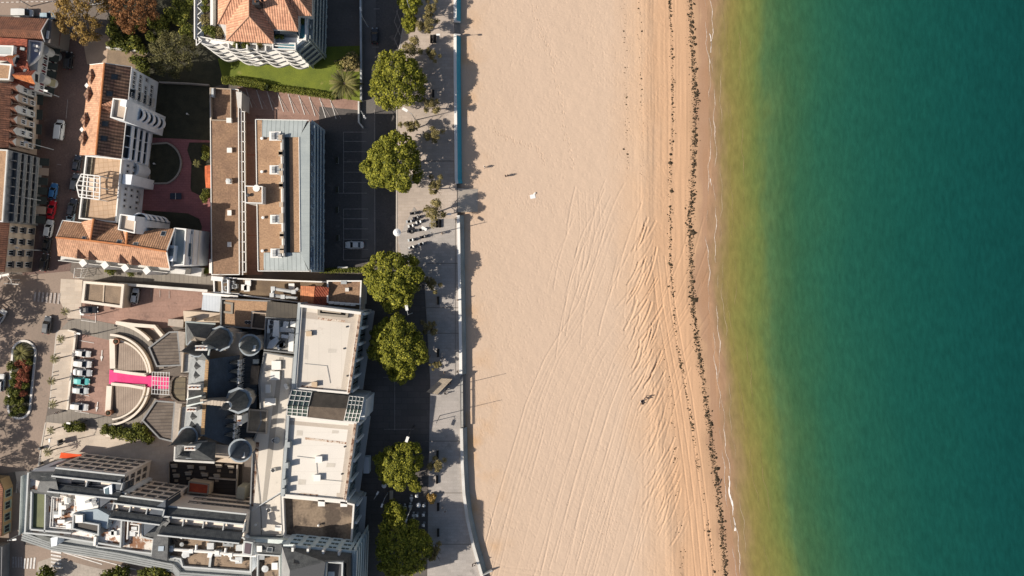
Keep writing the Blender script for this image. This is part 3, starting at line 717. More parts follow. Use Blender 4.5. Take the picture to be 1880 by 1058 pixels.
# ------------------------------------------------------------------ building pieces
WIN = {}
def win_mesh(w_, h_, fm, gm, kind='plain'):
    key = (w_, h_, fm.name, gm.name, kind)
    if key in WIN: return WIN[key]
    mb = MB(); t = .12; d = .16
    mb.box((0, d / 2 - .01, 0), (w_, d, t)); mb.box((0, d / 2 - .01, h_ - t), (w_, d, t))
    mb.box((-w_ / 2 + t / 2, d / 2 - .01, t), (t, d, h_ - 2 * t)); mb.box((w_ / 2 - t / 2, d / 2 - .01, t), (t, d, h_ - 2 * t))
    if w_ > .9: mb.box((0, .05, t), (.07, .1, h_ - 2 * t))
    mb.box((0, .13, -.09), (w_ + .2, .28, .085))
    mb.box((0, .02, t), (w_ - 2 * t, .03, h_ - 2 * t), m=1)
    if kind == 'shutter':
        for s in (-1, 1): mb.box((s * (w_ * .75), .05, .02), (w_ * .45, .06, h_ - .04), m=2)
    if kind == 'rail':
        mb.box((0, .32, -.06), (w_ + .3, .55, .06)); mb.box((0, .58, 0), (w_ + .3, .05, .95), m=3)
    o = mb.build('tmp', [fm, gm, shutm, railm], local=True)
    me = o.data; me.name = 'window'; bpy.data.objects.remove(o); WIN[key] = me
    return me
shutm = mat('maroon_shutter', (.16, .02, .03), fine=.1)
railm = mat('iron_rail', (.05, .05, .055), fine=.1)
def put(parent, name, me, loc, rz=0.0):
    o = bpy.data.objects.new(name, me); link(o); setp(o, parent)
    q = parent
    base = parent.location.copy()
    o.location = Vector(loc) - base; o.rotation_euler = (0, 0, rz)
    return o
def wall_frame(a, b, zt, flip=False):
    A = P(a[0], a[1], zt); B = P(b[0], b[1], zt); A.z = B.z = 0
    d = (B - A).normalized(); n = Vector((-d.y, d.x, 0)); mid = (A + B) / 2
    if (n.dot(-mid) < 0) != flip: A, B = B, A; d = -d; n = -n
    return A, B, d, n, math.atan2(d.y, d.x)
def facade(parent, a, b, zt, z0, rows, cols, size=(1.2, 1.5), fm=None, gm=None, step=2.9, margin=.5, kind='plain', flip=False, skip=(), name='window', out=0.0):
    """rows x cols windows on the wall under the line a-b (photo points of height zt); z0 = sill of the lowest row"""
    A, B, d, n, rz = wall_frame(a, b, zt, flip); l = (B - A).length - 2 * margin
    me = win_mesh(size[0], size[1], fm or whitep, gm or glass, kind)
    for r_ in range(rows):
        for c in range(cols):
            if (r_, c) in skip: continue
            p = A + d * (margin + l * (c + .5) / cols) + n * out
            put(parent, name, me, (p.x, p.y, z0 + r_ * step), rz)
def balconies(parent, a, b, zt, levels, depth=1.1, rail=1.0, wm=None, dm=None, flip=False, margin=.2, open_h=2.1, divs=0, rm=None):
    """a floor-long balcony at each height: slab with parapet, dark glazed opening behind"""
    A, B, d, n, rz = wall_frame(a, b, zt, flip); A = A + d * margin; B = B - d * margin
    wm = wm or white; dm = dm or glass
    for z in levels:
        mb = MB()
        pl = [xy(A), xy(B), xy(B + n * depth), xy(A + n * depth)]
        mb.prism(pl, z - .2, z, 0, True, True)
        p = [A + n * (depth - .12), B + n * (depth - .12)]
        mb.beam(p[0] + Vector((0, 0, z)), p[1] + Vector((0, 0, z)), .14, rail, 1)
        for e in (A + d * .07, B - d * .07): mb.beam(e + Vector((0, 0, z)), e + n * (depth - .2) + Vector((0, 0, z)), .14, rail, 1)
        for k_ in range(divs):
            e = A + d * ((B - A).length * (k_ + 1) / (divs + 1)); mb.beam(e + Vector((0, 0, z)), e + n * (depth - .2) + Vector((0, 0, z)), .12, min(2.3, rail + 1.1), 0)
        mb.build('balcony', [wm, rm or wm], parent)
        g_ = MB(); g_.beam(A + d * .15 + n * .03 + Vector((0, 0, z + .05)), B - d * .15 + n * .03 + Vector((0, 0, z + .05)), .05, open_h)
        g_.build('glazed_door', dm, parent)
def poly_px(pts, z): return PP(pts, z)
def flat_block(parent, pts, zt, z0, wm, rm, par=.5, pw=.3, name='wall', rname='roof', pm=None, ang=0.0):
    """walls, parapet and flat roof; pts = photo points of the parapet top"""
    poly = PP(pts, zt + par); mb = MB(); mb.ang = ang
    mb.prism(poly, z0, zt + .001, 0, top=False); mb.ring(poly, pw, zt + .001, zt + par, 1)
    mb.build(name, [wm, pm or wm], parent)
    rf = MB(); rf.ang = ang
    ins = inset(poly, pw * .8)
    a = sum(ins[i][0] * ins[(i + 1) % len(ins)][1] - ins[(i + 1) % len(ins)][0] * ins[i][1] for i in range(len(ins)))
    if a < 0: ins = ins[::-1]
    rf.prism(ins, zt - .25, zt, 0)
    rf.build(rname, rm, parent)
    return poly
def roof_faces(parent, faces, m, t=.25, name='roof', sep=False):
    mb = MB()
    for f in faces:
        mb.slab(P3(f), t)
        if sep: mb.build(name, m, parent); mb = MB()
    return None if sep else mb.build(name, m, parent)
def ridge(parent, pts, m=None, r=.22, name='ridge'):
    mb = MB(); q = P3(pts, .06); mb.path(q, r, 6); return mb.build(name, m or ridge_o, parent)
def cen(pts, z=0.0):
    q = [P(a, b, z) for a, b in pts]; c = sum(q, Vector()) / len(q); c.z = 0; return c
def boxpx(mb, pts, z0, z1, m=0): mb.prism(PP(pts, z1), z0, z1, m)
def rect(x0, y0, x1, y1): return [(x0, y0), (x1, y0), (x1, y1), (x0, y1)]
def part_box(parent, name, pts, z0, z1, m):
    mb = MB(); boxpx(mb, pts, z0, z1); return mb.build(name, m, parent)
def skylight(parent, c4, m=glass, fm=darkm):
    """c4 = four (px, py, z) corners lying on the roof"""
    mb = MB(); q = P3(c4, .12); mb.slab(q, .16, 0)
    ce = sum(q, Vector()) / 4; mb.slab([ce + (p - ce) * .78 + Vector((0, 0, .02)) for p in q], .03, 1)
    return mb.build('skylight', [fm, m], parent)
def gable_dormer(parent, back, front, half, drop, m1, m2, front_m, name='dormer'):
    """small gabled roof: ridge from back to front (px,py,z), eaves `half` metres to each side and `drop` lower"""
    Bk, Fr = P(*back), P(*front); d = Fr - Bk; d.z = 0; d.normalize(); s = Vector((-d.y, d.x, 0)) * half; dn = Vector((0, 0, -drop))
    mb = MB(); e1 = Fr + s + dn; e2 = Fr - s + dn
    mb.slab([Bk, Fr, e1, Bk + s * .35 + dn * .6], .12, 0); mb.slab([Bk, Fr, e2, Bk - s * .35 + dn * .6], .12, 1)
    f = Fr - d * .15
    mb.face([f + s * .9 + dn, f - s * .9 + dn, f - Vector((0, 0, .1))], 2)
    for sg in (1, -1):
        a_ = f + s * .9 * sg + dn; b_ = Bk + s * .3 * sg + dn * .6 - d * .4
        mb.face([a_, b_, b_ - Vector((0, 0, 2.0)), a_ - Vector((0, 0, 1.6))], 2)
    mb.face([f + s * .9 + dn, f + s * .9 + dn - Vector((0, 0, 1.6)), f - s * .9 + dn - Vector((0, 0, 1.6)), f - s * .9 + dn], 2)
    mid = (f + s * 0 + dn - Vector((0, 0, 1.3))) + d * .03
    mb.face([mid - s * .55, mid + s * .55, mid + s * .55 + Vector((0, 0, 1.15)), mid - s * .55 + Vector((0, 0, 1.15))], 3)
    return mb.build(name, [m1, m2, front_m, glass], parent)
def turret(parent, base, r, z0, zr, zt, wm, rm, n=16, lantern=False, windows=0):
    """base = (px, py) of the eaves ring at height zr"""
    c = P(base[0], base[1], zr); c.z = 0
    mb = MB(); mb.lathe(c, [(r * .94, z0), (r * .94, zr - .5), (r * 1.04, zr - .3), (r * 1.04, zr)], n); t = mb.build('turret', wm, parent)
    sp = MB()
    if lantern:
        zl = zr + (zt - zr) * .62
        sp.lathe(c, [(r * 1.1, zr - .15), (r * 1.1, zr), (r * .72, zr + (zl - zr) * .45), (r * .34, zl)], n); sp.build('spire', rm, parent)
        l = MB(); l.lathe(c, [(r * .42, zl), (r * .42, zl + .25), (r * .28, zl + .3), (r * .28, zl + 1.0), (r * .38, zl + 1.05), (r * .38, zl + 1.2), (0, zl + 1.2)], n); l.build('lantern', whitep, parent)
        s2 = MB(); s2.lathe(c, [(r * .40, zl + 1.2), (0, zt)], n); s2.tube(c + Vector((0, 0, zt - .1)), c + Vector((0, 0, zt + 1.0)), .06); s2.build('finial_spire', rm, parent)
    else:
        sp.lathe(c, [(r * 1.14, zr - .2), (r * 1.14, zr), (r * .6, zr + (zt - zr) * .42), (r * .26, zr + (zt - zr) * .74), (0, zt)], n)
        sp.tube(c + Vector((0, 0, zt - .2)), c + Vector((0, 0, zt + .9)), .07); sp.build('spire', rm, parent)
    rg = MB(); rg.lathe(c, [(r * 1.06, zr - .7), (r * 1.36, zr - .45), (r * 1.36, zr - .22), (r * 1.05, zr - .22)], n); rg.build('cornice', mat('pale_cornice', (.30, .33, .35), (.22, .25, .27), fine=.1), parent)
    me = win_mesh(.8, 1.4, whitep, glass)
    for k_ in range(windows):
        a = -1.2 + 2.4 * k_ / max(1, windows - 1)
        put(parent, 'window', me, (c.x + r * .95 * math.cos(a), c.y + r * .95 * math.sin(a), zr - 2.3), a - math.pi / 2)
    return c
def ac_unit(parent, px, py, z, w_=1.6, d_=1.1, h_=1.2, rz=0.0, m=None, fans=1):
    c = P(px, py, z + h_); c.z = z; mb = MB(); mb.box(c, (w_, d_, h_), rz)
    for k_ in range(fans):
        o_ = (k_ - (fans - 1) / 2) * w_ / fans; q = Vector((c.x + o_ * math.cos(rz), c.y + o_ * math.sin(rz), z + h_))
        mb.lathe(q, [(.42, 0), (.42, .05), (.36, .05), (.36, .01), (0, .01)], 12, 1)
    return mb.build('air_conditioner', [m or lightm, darkm], parent)
def vent(parent, px, py, z, r=.35, h_=.7, m=None):
    c = P(px, py, z); mb = MB(); mb.lathe(c, [(r * .6, 0), (r * .6, h_ * .7), (r, h_ * .7), (r, h_), (0, h_ * 1.1)], 10); return mb.build('vent', m or whitep, parent)
def roofbox(parent, px, py, z, w_, d_, h_, m, rz=0.0, name='roof_hatch'):
    c = P(px, py, z + h_); c.z = z; mb = MB(); mb.box(c, (w_, d_, h_ - .12), rz); c.z = z + h_ - .12; mb.box(c, (w_ + .16, d_ + .16, .12), rz); return mb.build(name, m, parent)
def pipes(parent, pts, r, m=None, name='pipe'):
    mb = MB(); q = P3(pts); mb.path(q, r, 8)
    for p in q[1:-1]: mb.box(p - Vector((0, 0, r)), (2.3 * r, 2.3 * r, 2.2 * r))
    return mb.build(name, m or lightm, parent)
def chimney(parent, px, py, z0, z1, w_=1.8, d_=.9, rz=0.0, pots=3, m=None):
    c = P(px, py, z1); c.z = z0; mb = MB(); mb.box(c, (w_, d_, z1 - z0), rz); c.z = z1; mb.box(c, (w_ + .25, d_ + .25, .2), rz)
    for k_ in range(pots):
        o_ = (k_ - (pots - 1) / 2) * w_ / pots; mb.lathe((c.x + o_ * math.cos(rz), c.y + o_ * math.sin(rz), z1 + .2), [(.18, 0), (.14, .5), (.11, .5), (.11, .1), (0, .1)], 8, 1)
    return mb.build('chimney', [m or white, ridge_o], parent)

# ------------------------------------------------------------------ plants
def leaf_mesh(name, cents, radii, n, size, seed, mats, up=.35, flat=1.0, frac_out=.75):
    """n leaf-sized quads spread over the outside of many small lobes"""
    r = np.random.default_rng(seed); cents = np.asarray(cents, float); radii = np.asarray(radii, float)
    pr = radii ** 2 / (radii ** 2).sum(); idx = r.choice(len(cents), n, p=pr)
    d = r.normal(size=(n, 3)); d[:, 2] = np.where(r.random(n) < .7, np.abs(d[:, 2]), d[:, 2]); d /= np.linalg.norm(d, axis=1)[:, None]
    rad = radii[idx] * np.where(r.random(n) < frac_out, r.uniform(.8, 1.08, n), r.uniform(.2, .8, n))
    pos = cents[idx] + d * rad[:, None] * np.array([1, 1, flat])
    nrm = d + r.normal(size=(n, 3)) * .55; nrm[:, 2] += up; nrm /= np.linalg.norm(nrm, axis=1)[:, None]
    t = np.cross(nrm, r.normal(size=(n, 3))); t /= np.linalg.norm(t, axis=1)[:, None]; b_ = np.cross(nrm, t)
    s = size * r.lognormal(0, .3, n)[:, None]
    v = np.stack([pos - t * s * .5, pos + b_ * s * .32 + nrm * s * .08, pos + t * s * .5, pos - b_ * s * .32 + nrm * s * .08], 1).reshape(-1, 3)
    F = np.arange(n * 4).reshape(n, 4)
    return np_mesh(name, v, F, mats, False)
def dome_lobes(rad, hgt, n, lr, seed, squash=1.0, elong=(1, 1)):
    r = np.random.default_rng(seed); c = []; q = []
    for k_ in range(n):
        u = math.sqrt((k_ + .5) / n); a = k_ * 2.39996 + r.uniform(-.3, .3)
        rr = u * (rad - lr * .8) * r.uniform(.9, 1.12); z = hgt * math.sqrt(max(0, 1 - (u * .97) ** 2)) * r.uniform(.8, 1.08)
        c.append((rr * math.cos(a) * elong[0], rr * math.sin(a) * elong[1], z)); q.append(lr * r.uniform(.72, 1.25))
    for k_ in range(n // 3):        # lower skirt
        a = r.uniform(0, 6.283); c.append(((rad - lr) * math.cos(a) * elong[0], (rad - lr) * math.sin(a) * elong[1], -r.uniform(0, hgt * .25))); q.append(lr * r.uniform(.6, 1))
    return c, q
def tree_trunk(name, h_, r0, limbs, seed, crown_r, lean=(0, 0), m=None):
    r = random.Random(seed); mb = MB(); pts = [Vector((lean[0] * t + r.uniform(-.06, .06), lean[1] * t + r.uniform(-.06, .06), h_ * t)) for t in (0, .3, .6, 1)]
    mb.path(pts, [r0 * 1.25, r0 * .95, r0 * .85, r0 * .75], 8)
    for k_ in range(limbs):
        a = 6.283 * k_ / limbs + r.uniform(-.3, .3); L_ = crown_r * r.uniform(.55, .85)
        p = pts[3 if k_ % 2 else 2]; q1 = p + Vector((math.cos(a) * L_ * .45, math.sin(a) * L_ * .45, h_ * .22)); q2 = p + Vector((math.cos(a) * L_, math.sin(a) * L_, h_ * r.uniform(.3, .55)))
        mb.path([p, q1, q2], [r0 * .5, r0 * .32, r0 * .12], 6)
        a2 = a + r.uniform(.4, .8); mb.path([q1, q1 + Vector((math.cos(a2) * L_ * .45, math.sin(a2) * L_ * .45, h_ * .2))], [r0 * .28, r0 * .1], 5)
    o = mb.build(name, m or bark, local=True, smooth=True); me = o.data; bpy.data.objects.remove(o); return me
def make_tree(name, label, cat, loc, crown_me, trunk_me, zc, rz=0, group=None, sc_=1.0):
    t = thing(name, label, cat, loc, rz, group); t.scale = (sc_, sc_, sc_)
    c = bpy.data.objects.new('crown', crown_me); link(c); setp(c, t); c.location = (0, 0, zc)
    k_ = bpy.data.objects.new('trunk', trunk_me); link(k_); setp(k_, t)
    return t
def weld(o):
    import bmesh
    bm = bmesh.new(); bm.from_mesh(o.data); bmesh.ops.remove_doubles(bm, verts=bm.verts, dist=.0005); bm.to_mesh(o.data); bm.free()
def frond_mesh(name, n, length, droop, seed, m, leaf=.5, upper=0.9, wid=.09):
    r = random.Random(seed); mb = MB()
    for k_ in range(n):
        a = k_ * 2.39996 + r.uniform(-.2, .2); el = upper * (1 - k_ / n) + r.uniform(-.1, .1) - .15
        L_ = length * r.uniform(.8, 1.08) * (.75 + .25 * min(1, k_ / n * 1.6)); d = Vector((math.cos(a), math.sin(a), 0)); s = Vector((-d.y, d.x, 0))
        pts = []; p = d * .12 + Vector((0, 0, .05 + .2 * (1 - k_ / n))); e = el; N = 13
        for i_ in range(N + 1):
            pts.append(p.copy()); p = p + (d * math.cos(e) + Vector((0, 0, math.sin(e)))) * (L_ / N); e -= droop / N * (.6 + .8 * i_ / N)
        for i_ in range(N):
            for sg in (-1, 1):
                t = (i_ + .5) / N; ll = leaf * (.35 + .75 * math.sin(min(1, t + .1) * math.pi * .93)) * r.uniform(.8, 1.15)
                dr = (pts[i_ + 1] - pts[i_]).normalized(); q = pts[i_].lerp(pts[i_ + 1], .6)
                tip = q + s * sg * ll * .62 + dr * ll * .95 - Vector((0, 0, ll * r.uniform(.1, .3)))
                mb.face([pts[i_], pts[i_ + 1], tip])
    o = mb.build(name, m, local=True); weld(o); me = o.data; bpy.data.objects.remove(o)
    return me
def palm_trunk(name, h_, r0, m=None):
    mb = MB(); prof = []
    for i_ in range(15):
        z = h_ * i_ / 14; prof.append((r0 * (1.25 - .3 * i_ / 14) * (1.06 if i_ % 2 else .95), z))
    prof += [(r0 * 1.35, h_ + .05), (r0 * .8, h_ + .35), (0, h_ + .45)]
    mb.lathe((0, 0, 0), prof, 10); o = mb.build(name, m or bark, local=True); me = o.data; bpy.data.objects.remove(o); return me
lf_pine = leafmat('sunny_leaves', (.055, .068, .010), (.28, .27, .028), (.39, .36, .06))
lf_dark = leafmat('dark_leaves', (.035, .045, .008), (.13, .14, .02), (.18, .17, .03))
lf_olive = leafmat('olive_leaves', (.13, .11, .045), (.29, .235, .09), (.36, .29, .13))
lf_gold = leafmat('golden_leaves', (.16, .095, .025), (.36, .235, .07), (.42, .26, .05))
lf_rust = leafmat('rusty_leaves', (.13, .055, .02), (.30, .14, .055), (.36, .18, .07))
lf_ever = leafmat('evergreen_leaves', (.05, .052, .02), (.17, .15, .055), (.22, .19, .08))
lf_shrub = leafmat('shrub_leaves', (.03, .04, .008), (.17, .18, .03), (.36, .30, .05))
lf_red = leafmat('red_shrub_leaves', (.10, .05, .02), (.36, .10, .06), (.42, .2, .1))
lf_palm = leafmat('palm_fronds', (.04, .045, .015), (.20, .18, .06), (.48, .42, .20))
lf_hedge = leafmat('hedge_leaves', (.06, .075, .012), (.17, .18, .025), (.24, .22, .04))

# ------------------------------------------------------------------ cars
car_glass = mat('car_glass', (.012, .014, .016), rough=.08, spec=.6, fine=0)
rubber = mat('tyre_rubber', (.012, .012, .012), rough=.9, fine=0)
rimm = mat('alloy_rim', (.4, .4, .4), rough=.35, metal=.7, fine=0)
headm = mat('headlight_glass', (.55, .55, .55), rough=.15, fine=0)
tailm = mat('tail_light', (.3, .01, .01), rough=.3, fine=0)
def paint(name, c, rough=.28): return mat(name, c, rough=rough, spec=.5, fine=.02, coat=.5)
paints = dict(white=paint('white_car_paint', (.58, .57, .54)), silver=paint('silver_car_paint', (.38, .39, .39)), pale=paint('pale_car_paint', (.50, .52, .51)), black=paint('black_car_paint', (.012, .012, .014)),
              red=paint('red_car_paint', (.42, .012, .02)), blue=paint('blue_car_paint', (.045, .15, .32)), teal=paint('turquoise_car_paint', (.10, .42, .40)), grey=paint('grey_car_paint', (.07, .075, .08)), dark=paint('navy_car_paint', (.02, .022, .03)), skyb=paint('light_blue_car_paint', (.33, .42, .46)))
def car_parts(kind):
    L_, W = {'hatch': (3.95, 1.72), 'sedan': (4.6, 1.8), 'suv': (4.4, 1.84), 'van': (4.9, 1.95)}[kind]
    hl = L_ / 2; body = MB()
    hz = {'hatch': .95, 'sedan': .93, 'suv': 1.05, 'van': 1.15}[kind]      # belt line
    st = [(-hl, .62, .45, .70), (-hl + .08, .80, .30, hz - .06), (-hl + .45, .93, .22, hz), (-hl * .35, 1.0, .20, hz), (hl * .2, 1.0, .20, hz - .01), (hl * .48, .97, .2, hz - .06), (hl * .78, .92, .22, hz - .14), (hl - .1, .78, .28, hz - .26), (hl, .58, .42, hz - .38)]
    rings = []
    for x, wf, zl, zh in st:
        w2 = W / 2 * wf
        rings.append([(x, -w2 * .93, zl), (x, w2 * .93, zl), (x, w2, zl + .18), (x, w2, zh - .16), (x, w2 * .93, zh - .04), (x, w2 * .6, zh), (x, -w2 * .6, zh), (x, -w2 * .93, zh - .04), (x, -w2, zh - .16), (x, -w2, zl + .18)])
    for a, b in zip(rings[:-1], rings[1:]): body.hull(a, b, 0, False)
    body.face(rings[0][::-1]); body.face(rings[-1])
    # greenhouse: (x rear base, x rear top, x front top, x front base, roof height)
    rb, rt, ft, fb, zt = {'hatch': (-hl + .12, -hl + .55, .15, hl * .47, 1.46), 'sedan': (-hl + .75, -.95, .25, hl * .48, 1.42), 'suv': (-hl + .12, -hl + .45, .3, hl * .47, 1.66), 'van': (-hl + .06, -hl + .18, hl * .42, hl * .70, 1.95)}[kind]
    wb = W / 2 * .90; wt = W / 2 * .72 if kind != 'van' else W / 2 * .84; zb = hz - .05
    bp_ = [Vector((rb, -wb * .92, zb)), Vector((fb, -wb * .9, zb - .06)), Vector((fb, wb * .9, zb - .06)), Vector((rb, wb * .92, zb))]
    tp = [Vector((rt, -wt, zt - .06)), Vector((ft, -wt, zt - .04)), Vector((ft, wt, zt - .04)), Vector((rt, wt, zt - .06))]
    gl = MB(); gl.hull(bp_, tp)
    roof = MB()
    def inter(i_, f): return bp_[i_].lerp(tp[i_], f)
    x0, x1 = rt - .03, ft + .03
    ra = [(x0, -wt - .01, zt - .08), (x0, wt + .01, zt - .08), (x0, wt * .75, zt + .0), (x0, -wt * .75, zt + .0)]
    rm_ = [((x0 + x1) / 2, -wt - .02, zt - .05), ((x0 + x1) / 2, wt + .02, zt - .05), ((x0 + x1) / 2, wt * .8, zt + .05), ((x0 + x1) / 2, -wt * .8, zt + .05)]
    rc = [(x1, -wt - .01, zt - .07), (x1, wt + .01, zt - .07), (x1, wt * .75, zt + .01), (x1, -wt * .75, zt + .01)]
    roof.hull(ra, rm_, 0); roof.hull(rm_, rc, 0)
    for i_ in range(4): roof.tube(bp_[i_], tp[i_], .055, .045, 5)
    for sg in (-1, 1):      # middle pillar
        f = .48; p = bp_[0].lerp(bp_[1], f); q = tp[0].lerp(tp[1], f); roof.tube((p.x, sg * abs(p.y) * 1.005, p.z), (q.x, sg * abs(q.y) * 1.01, q.z), .05, .04, 5)
    if kind == 'van':       # panelled sides
        for sg in (-1, 1):
            p0 = bp_[0] if sg < 0 else bp_[3]; roof.beam((rb + .05, sg * (wb * .93 + .012), zb), (.3, sg * (wb * .92 + .012), zb), .02, .5)
    out = {'body': body, 'window': gl, 'roof': roof}
    mir = []
    for sg in (-1, 1):
        m_ = MB(); m_.box((fb - .35, sg * (W / 2 + .05), hz - .05), (.16, .22, .14)); mir.append(m_)
    out['mirror'] = mir
    wh = []
    for sx_ in (-hl * .62, hl * .63):
        for sg in (-1, 1):
            t = MB(); t.tube((sx_, sg * (W / 2 - .2), .31), (sx_, sg * (W / 2 + .01), .31), .31, n=14)
            r_ = MB(); r_.tube((sx_, sg * (W / 2 - .05), .31), (sx_, sg * (W / 2 + .025), .31), .19, n=10)
            wh.append((t, r_))
    out['wheel'] = wh
    out['headlight'] = []; out['tail_light'] = []
    for sg in (-1, 1):
        m_ = MB(); m_.box((hl - .12, sg * W / 2 * .58, hz - .40), (.2, .34, .16), rz=sg * -.25); out['headlight'].append(m_)
        m_ = MB(); m_.box((-hl + .08, sg * W / 2 * .66, hz - .28), (.14, .26, .2), rz=sg * .2); out['tail_light'].append(m_)
    return out
CARM = {}
def car(kind, colour, px, py, ang, label, z=.15, group=None, name='parked_car'):
    """ang: heading in degrees in the photo, 0 = nose to the right, 90 = nose up"""
    loc = P(px, py, .8); loc.z = z
    t = thing(name, label, 'van' if kind == 'van' else 'car', loc, R(ang), group)
    if kind not in CARM:
        ps = car_parts(kind); d = CARM[kind] = []
        mk = lambda mb, nm, m_, sm=False: mb.build(nm, m_, local=True, smooth=sm)
        def reg(nm, mb, m_, par=None):
            o_ = mk(mb, nm, m_); d.append((nm, o_.data, par)); bpy.data.objects.remove(o_); return len(d) - 1
        reg('body', ps['body'], paints['white']); reg('window', ps['window'], car_glass); reg('roof', ps['roof'], paints['white'])
        for m_ in ps['mirror']: reg('mirror', m_, paints['white'])
        for a, b in ps['wheel']:
            i_ = reg('wheel', a, rubber); reg('rim', b, rimm, i_)
        for m_ in ps['headlight']: reg('headlight', m_, headm)
        for m_ in ps['tail_light']: reg('tail_light', m_, tailm)
    objs = []
    for nm, me, par in CARM[kind]:
        o_ = bpy.data.objects.new(nm, me); link(o_); objs.append(o_)
        setp(o_, t if par is None else objs[par])
        if nm in ('body', 'roof', 'mirror'):
            o_.material_slots[0].link = 'OBJECT'; o_.material_slots[0].material = paints[colour]
    return t
# ================================================================== white apartment house with tiled roofs
t = B = thing('apartment_house', 'long white L-shaped apartment house with tiled roofs, roof terrace and white pergola', 'building', cen([(150, 120), (370, 490)]))
north = [(168, 121), (241, 124), (223, 291), (149, 284)]
mb = MB(); mb.prism(PP(north, 13.6), 0, 13.6, 0, False)
for e, (a, b, c) in enumerate((((168, 121), (192, 118), (241, 124)), ((149, 284), (176, 284), (223, 291)))):
    mb.face([P(*a, 13.6), P(*b, 16.3), P(*c, 13.6)][::1 if e == 0 else -1])
mb.build('wall', cool, t)
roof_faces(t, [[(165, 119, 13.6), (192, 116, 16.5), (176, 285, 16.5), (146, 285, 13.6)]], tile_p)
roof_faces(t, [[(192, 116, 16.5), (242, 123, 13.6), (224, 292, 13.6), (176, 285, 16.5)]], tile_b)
ridge(t, [(192, 116, 16.5), (176, 285, 16.5)])
gut = MB(); gut.path(P3([(242, 123, 13.55), (224, 292, 13.55)]), .12, 6); gut.path(P3([(165, 119, 13.55), (192, 116, 16.45), (242, 123, 13.55)]), .1, 6); gut.build('gutter', whitep, t)
for x, y in ((211, 141), (202, 172), (194, 227), (192, 254)):
    zz = lambda a, b: 16.55 - 2.9 * (a - (192 - 16 * (b - 116) / 169)) / 49
    skylight(t, [(a, b, zz(a, b)) for a, b in ((x - 6, y - 5), (x + 6, y - 4), (x + 5, y + 6), (x - 7, y + 5))])
for x, y in ((167, 140), (162, 173), (156, 220), (153, 254)):
    dm = MB(); z = 14.5
    ap = P(x, y, z + 1.15); dirs = [(x, y - 14), (x + 10, y), (x - 1, y + 14), (x - 9, y + 1)]
    q = [P(a, b, z + .1) for a, b in dirs]
    for i in range(4): dm.face([q[(i + 1) % 4], q[i], ap], 0); dm.face([q[i], q[(i + 1) % 4], q[(i + 1) % 4] - Vector((0, 0, 2.2)), q[i] - Vector((0, 0, 2.2))], 1)
    dm.build('dormer', [tile_b, white], t)
for x, y in ((159, 157), (150, 238)): part_box(t, 'chimney', [(x - 4, y), (x, y - 5), (x + 4, y), (x, y + 5)], 8, 13.8, whitep)
facade(t, (241, 124), (235, 179), 13.6, 2.6, 4, 6, (.95, 1.3), skip=((0, 0), (1, 1), (3, 4)))
balconies(t, (237.2, 159), (235.1, 179), 13.6, (2.8, 5.6, 8.4, 11.0), .8, .95, white)
# stair and lift tower
tw = [(207, 180), (235, 183), (228, 222), (202, 216)]
flat_block(t, tw, 18.0, 0, cool, mat('tan_terrace', (.42, .34, .27), (.35, .28, .22), fine=.1), .7, .25, 'tower', 'tower_roof', whitep)
part_box(t, 'tower_cabin', [(222, 183), (233, 184), (231, 196), (220, 194)], 18, 19.4, cool)
roof_faces(t, [[(185, 193, 16.7), (207, 184, 16.6), (206, 200, 15.0)], [(185, 195, 16.7), (206, 209, 16.6), (206, 198, 15.0)]], tile_o, .15)
snow = mat('bright_render', (.80, .80, .79), fine=.03)
def round_balconies(root, px, py, r, levels, a0=-1.75, a1=1.75):
    c = P(px, py); c.z = 0
    for z in levels:
        mb = MB(); mb.lathe(c, [(0, z - .15), (r, z - .15), (r, z + 1.0), (r - .2, z + 1.0), (r - .2, z)], 14, 0, a0, a1); mb.lathe(c, [(r - .2, z), (0, z)], 14, 1, a0, a1); mb.build('balcony', [snow, darkm], root)  # floor coloured dark, standing in for shade between the parapets
    mb = MB(); mb.lathe(c, [(r * .72, .5), (r * .72, levels[-1] + .2)], 10, 0, a0, a1); mb.build('stair_glazing', glass, root)
round_balconies(t, 299, 230, 1.55, (2.0, 4.6, 7.2, 9.8, 12.2))
balconies(t, (230, 226), (223, 291), 13.6, (2.9, 5.6, 8.3, 11.0), .9, 1.0, cool, divs=2)
# terrace block
tb = [(157, 285), (224, 291), (213, 409), (144, 402)]
terr = mat('terrace_tiles', (.47, .33, .22), (.41, .285, .19), fine=.08, pat='brick', ps=(1.1, 1.1), pcol=(.72, .68, .62), mortar=.07, offset=0)
flat_block(t, tb, 10.8, 0, cool, terr, 1.0, .3, 'wall', 'roof_terrace', whitep, ang=.1)
part_box(t, 'planter_bed', [(160, 288), (171, 289), (157, 400), (147, 400)], 10.8, 11.15, mat('bed_soil', (.10, .085, .06), (.2, .17, .13), scale=1.2, fine=.3))
facade(t, (224, 292), (215.2, 386), 11.8, 2.6, 3, 8, (.75, 1.2), skip=((0, 3), (1, 6), (2, 2)))
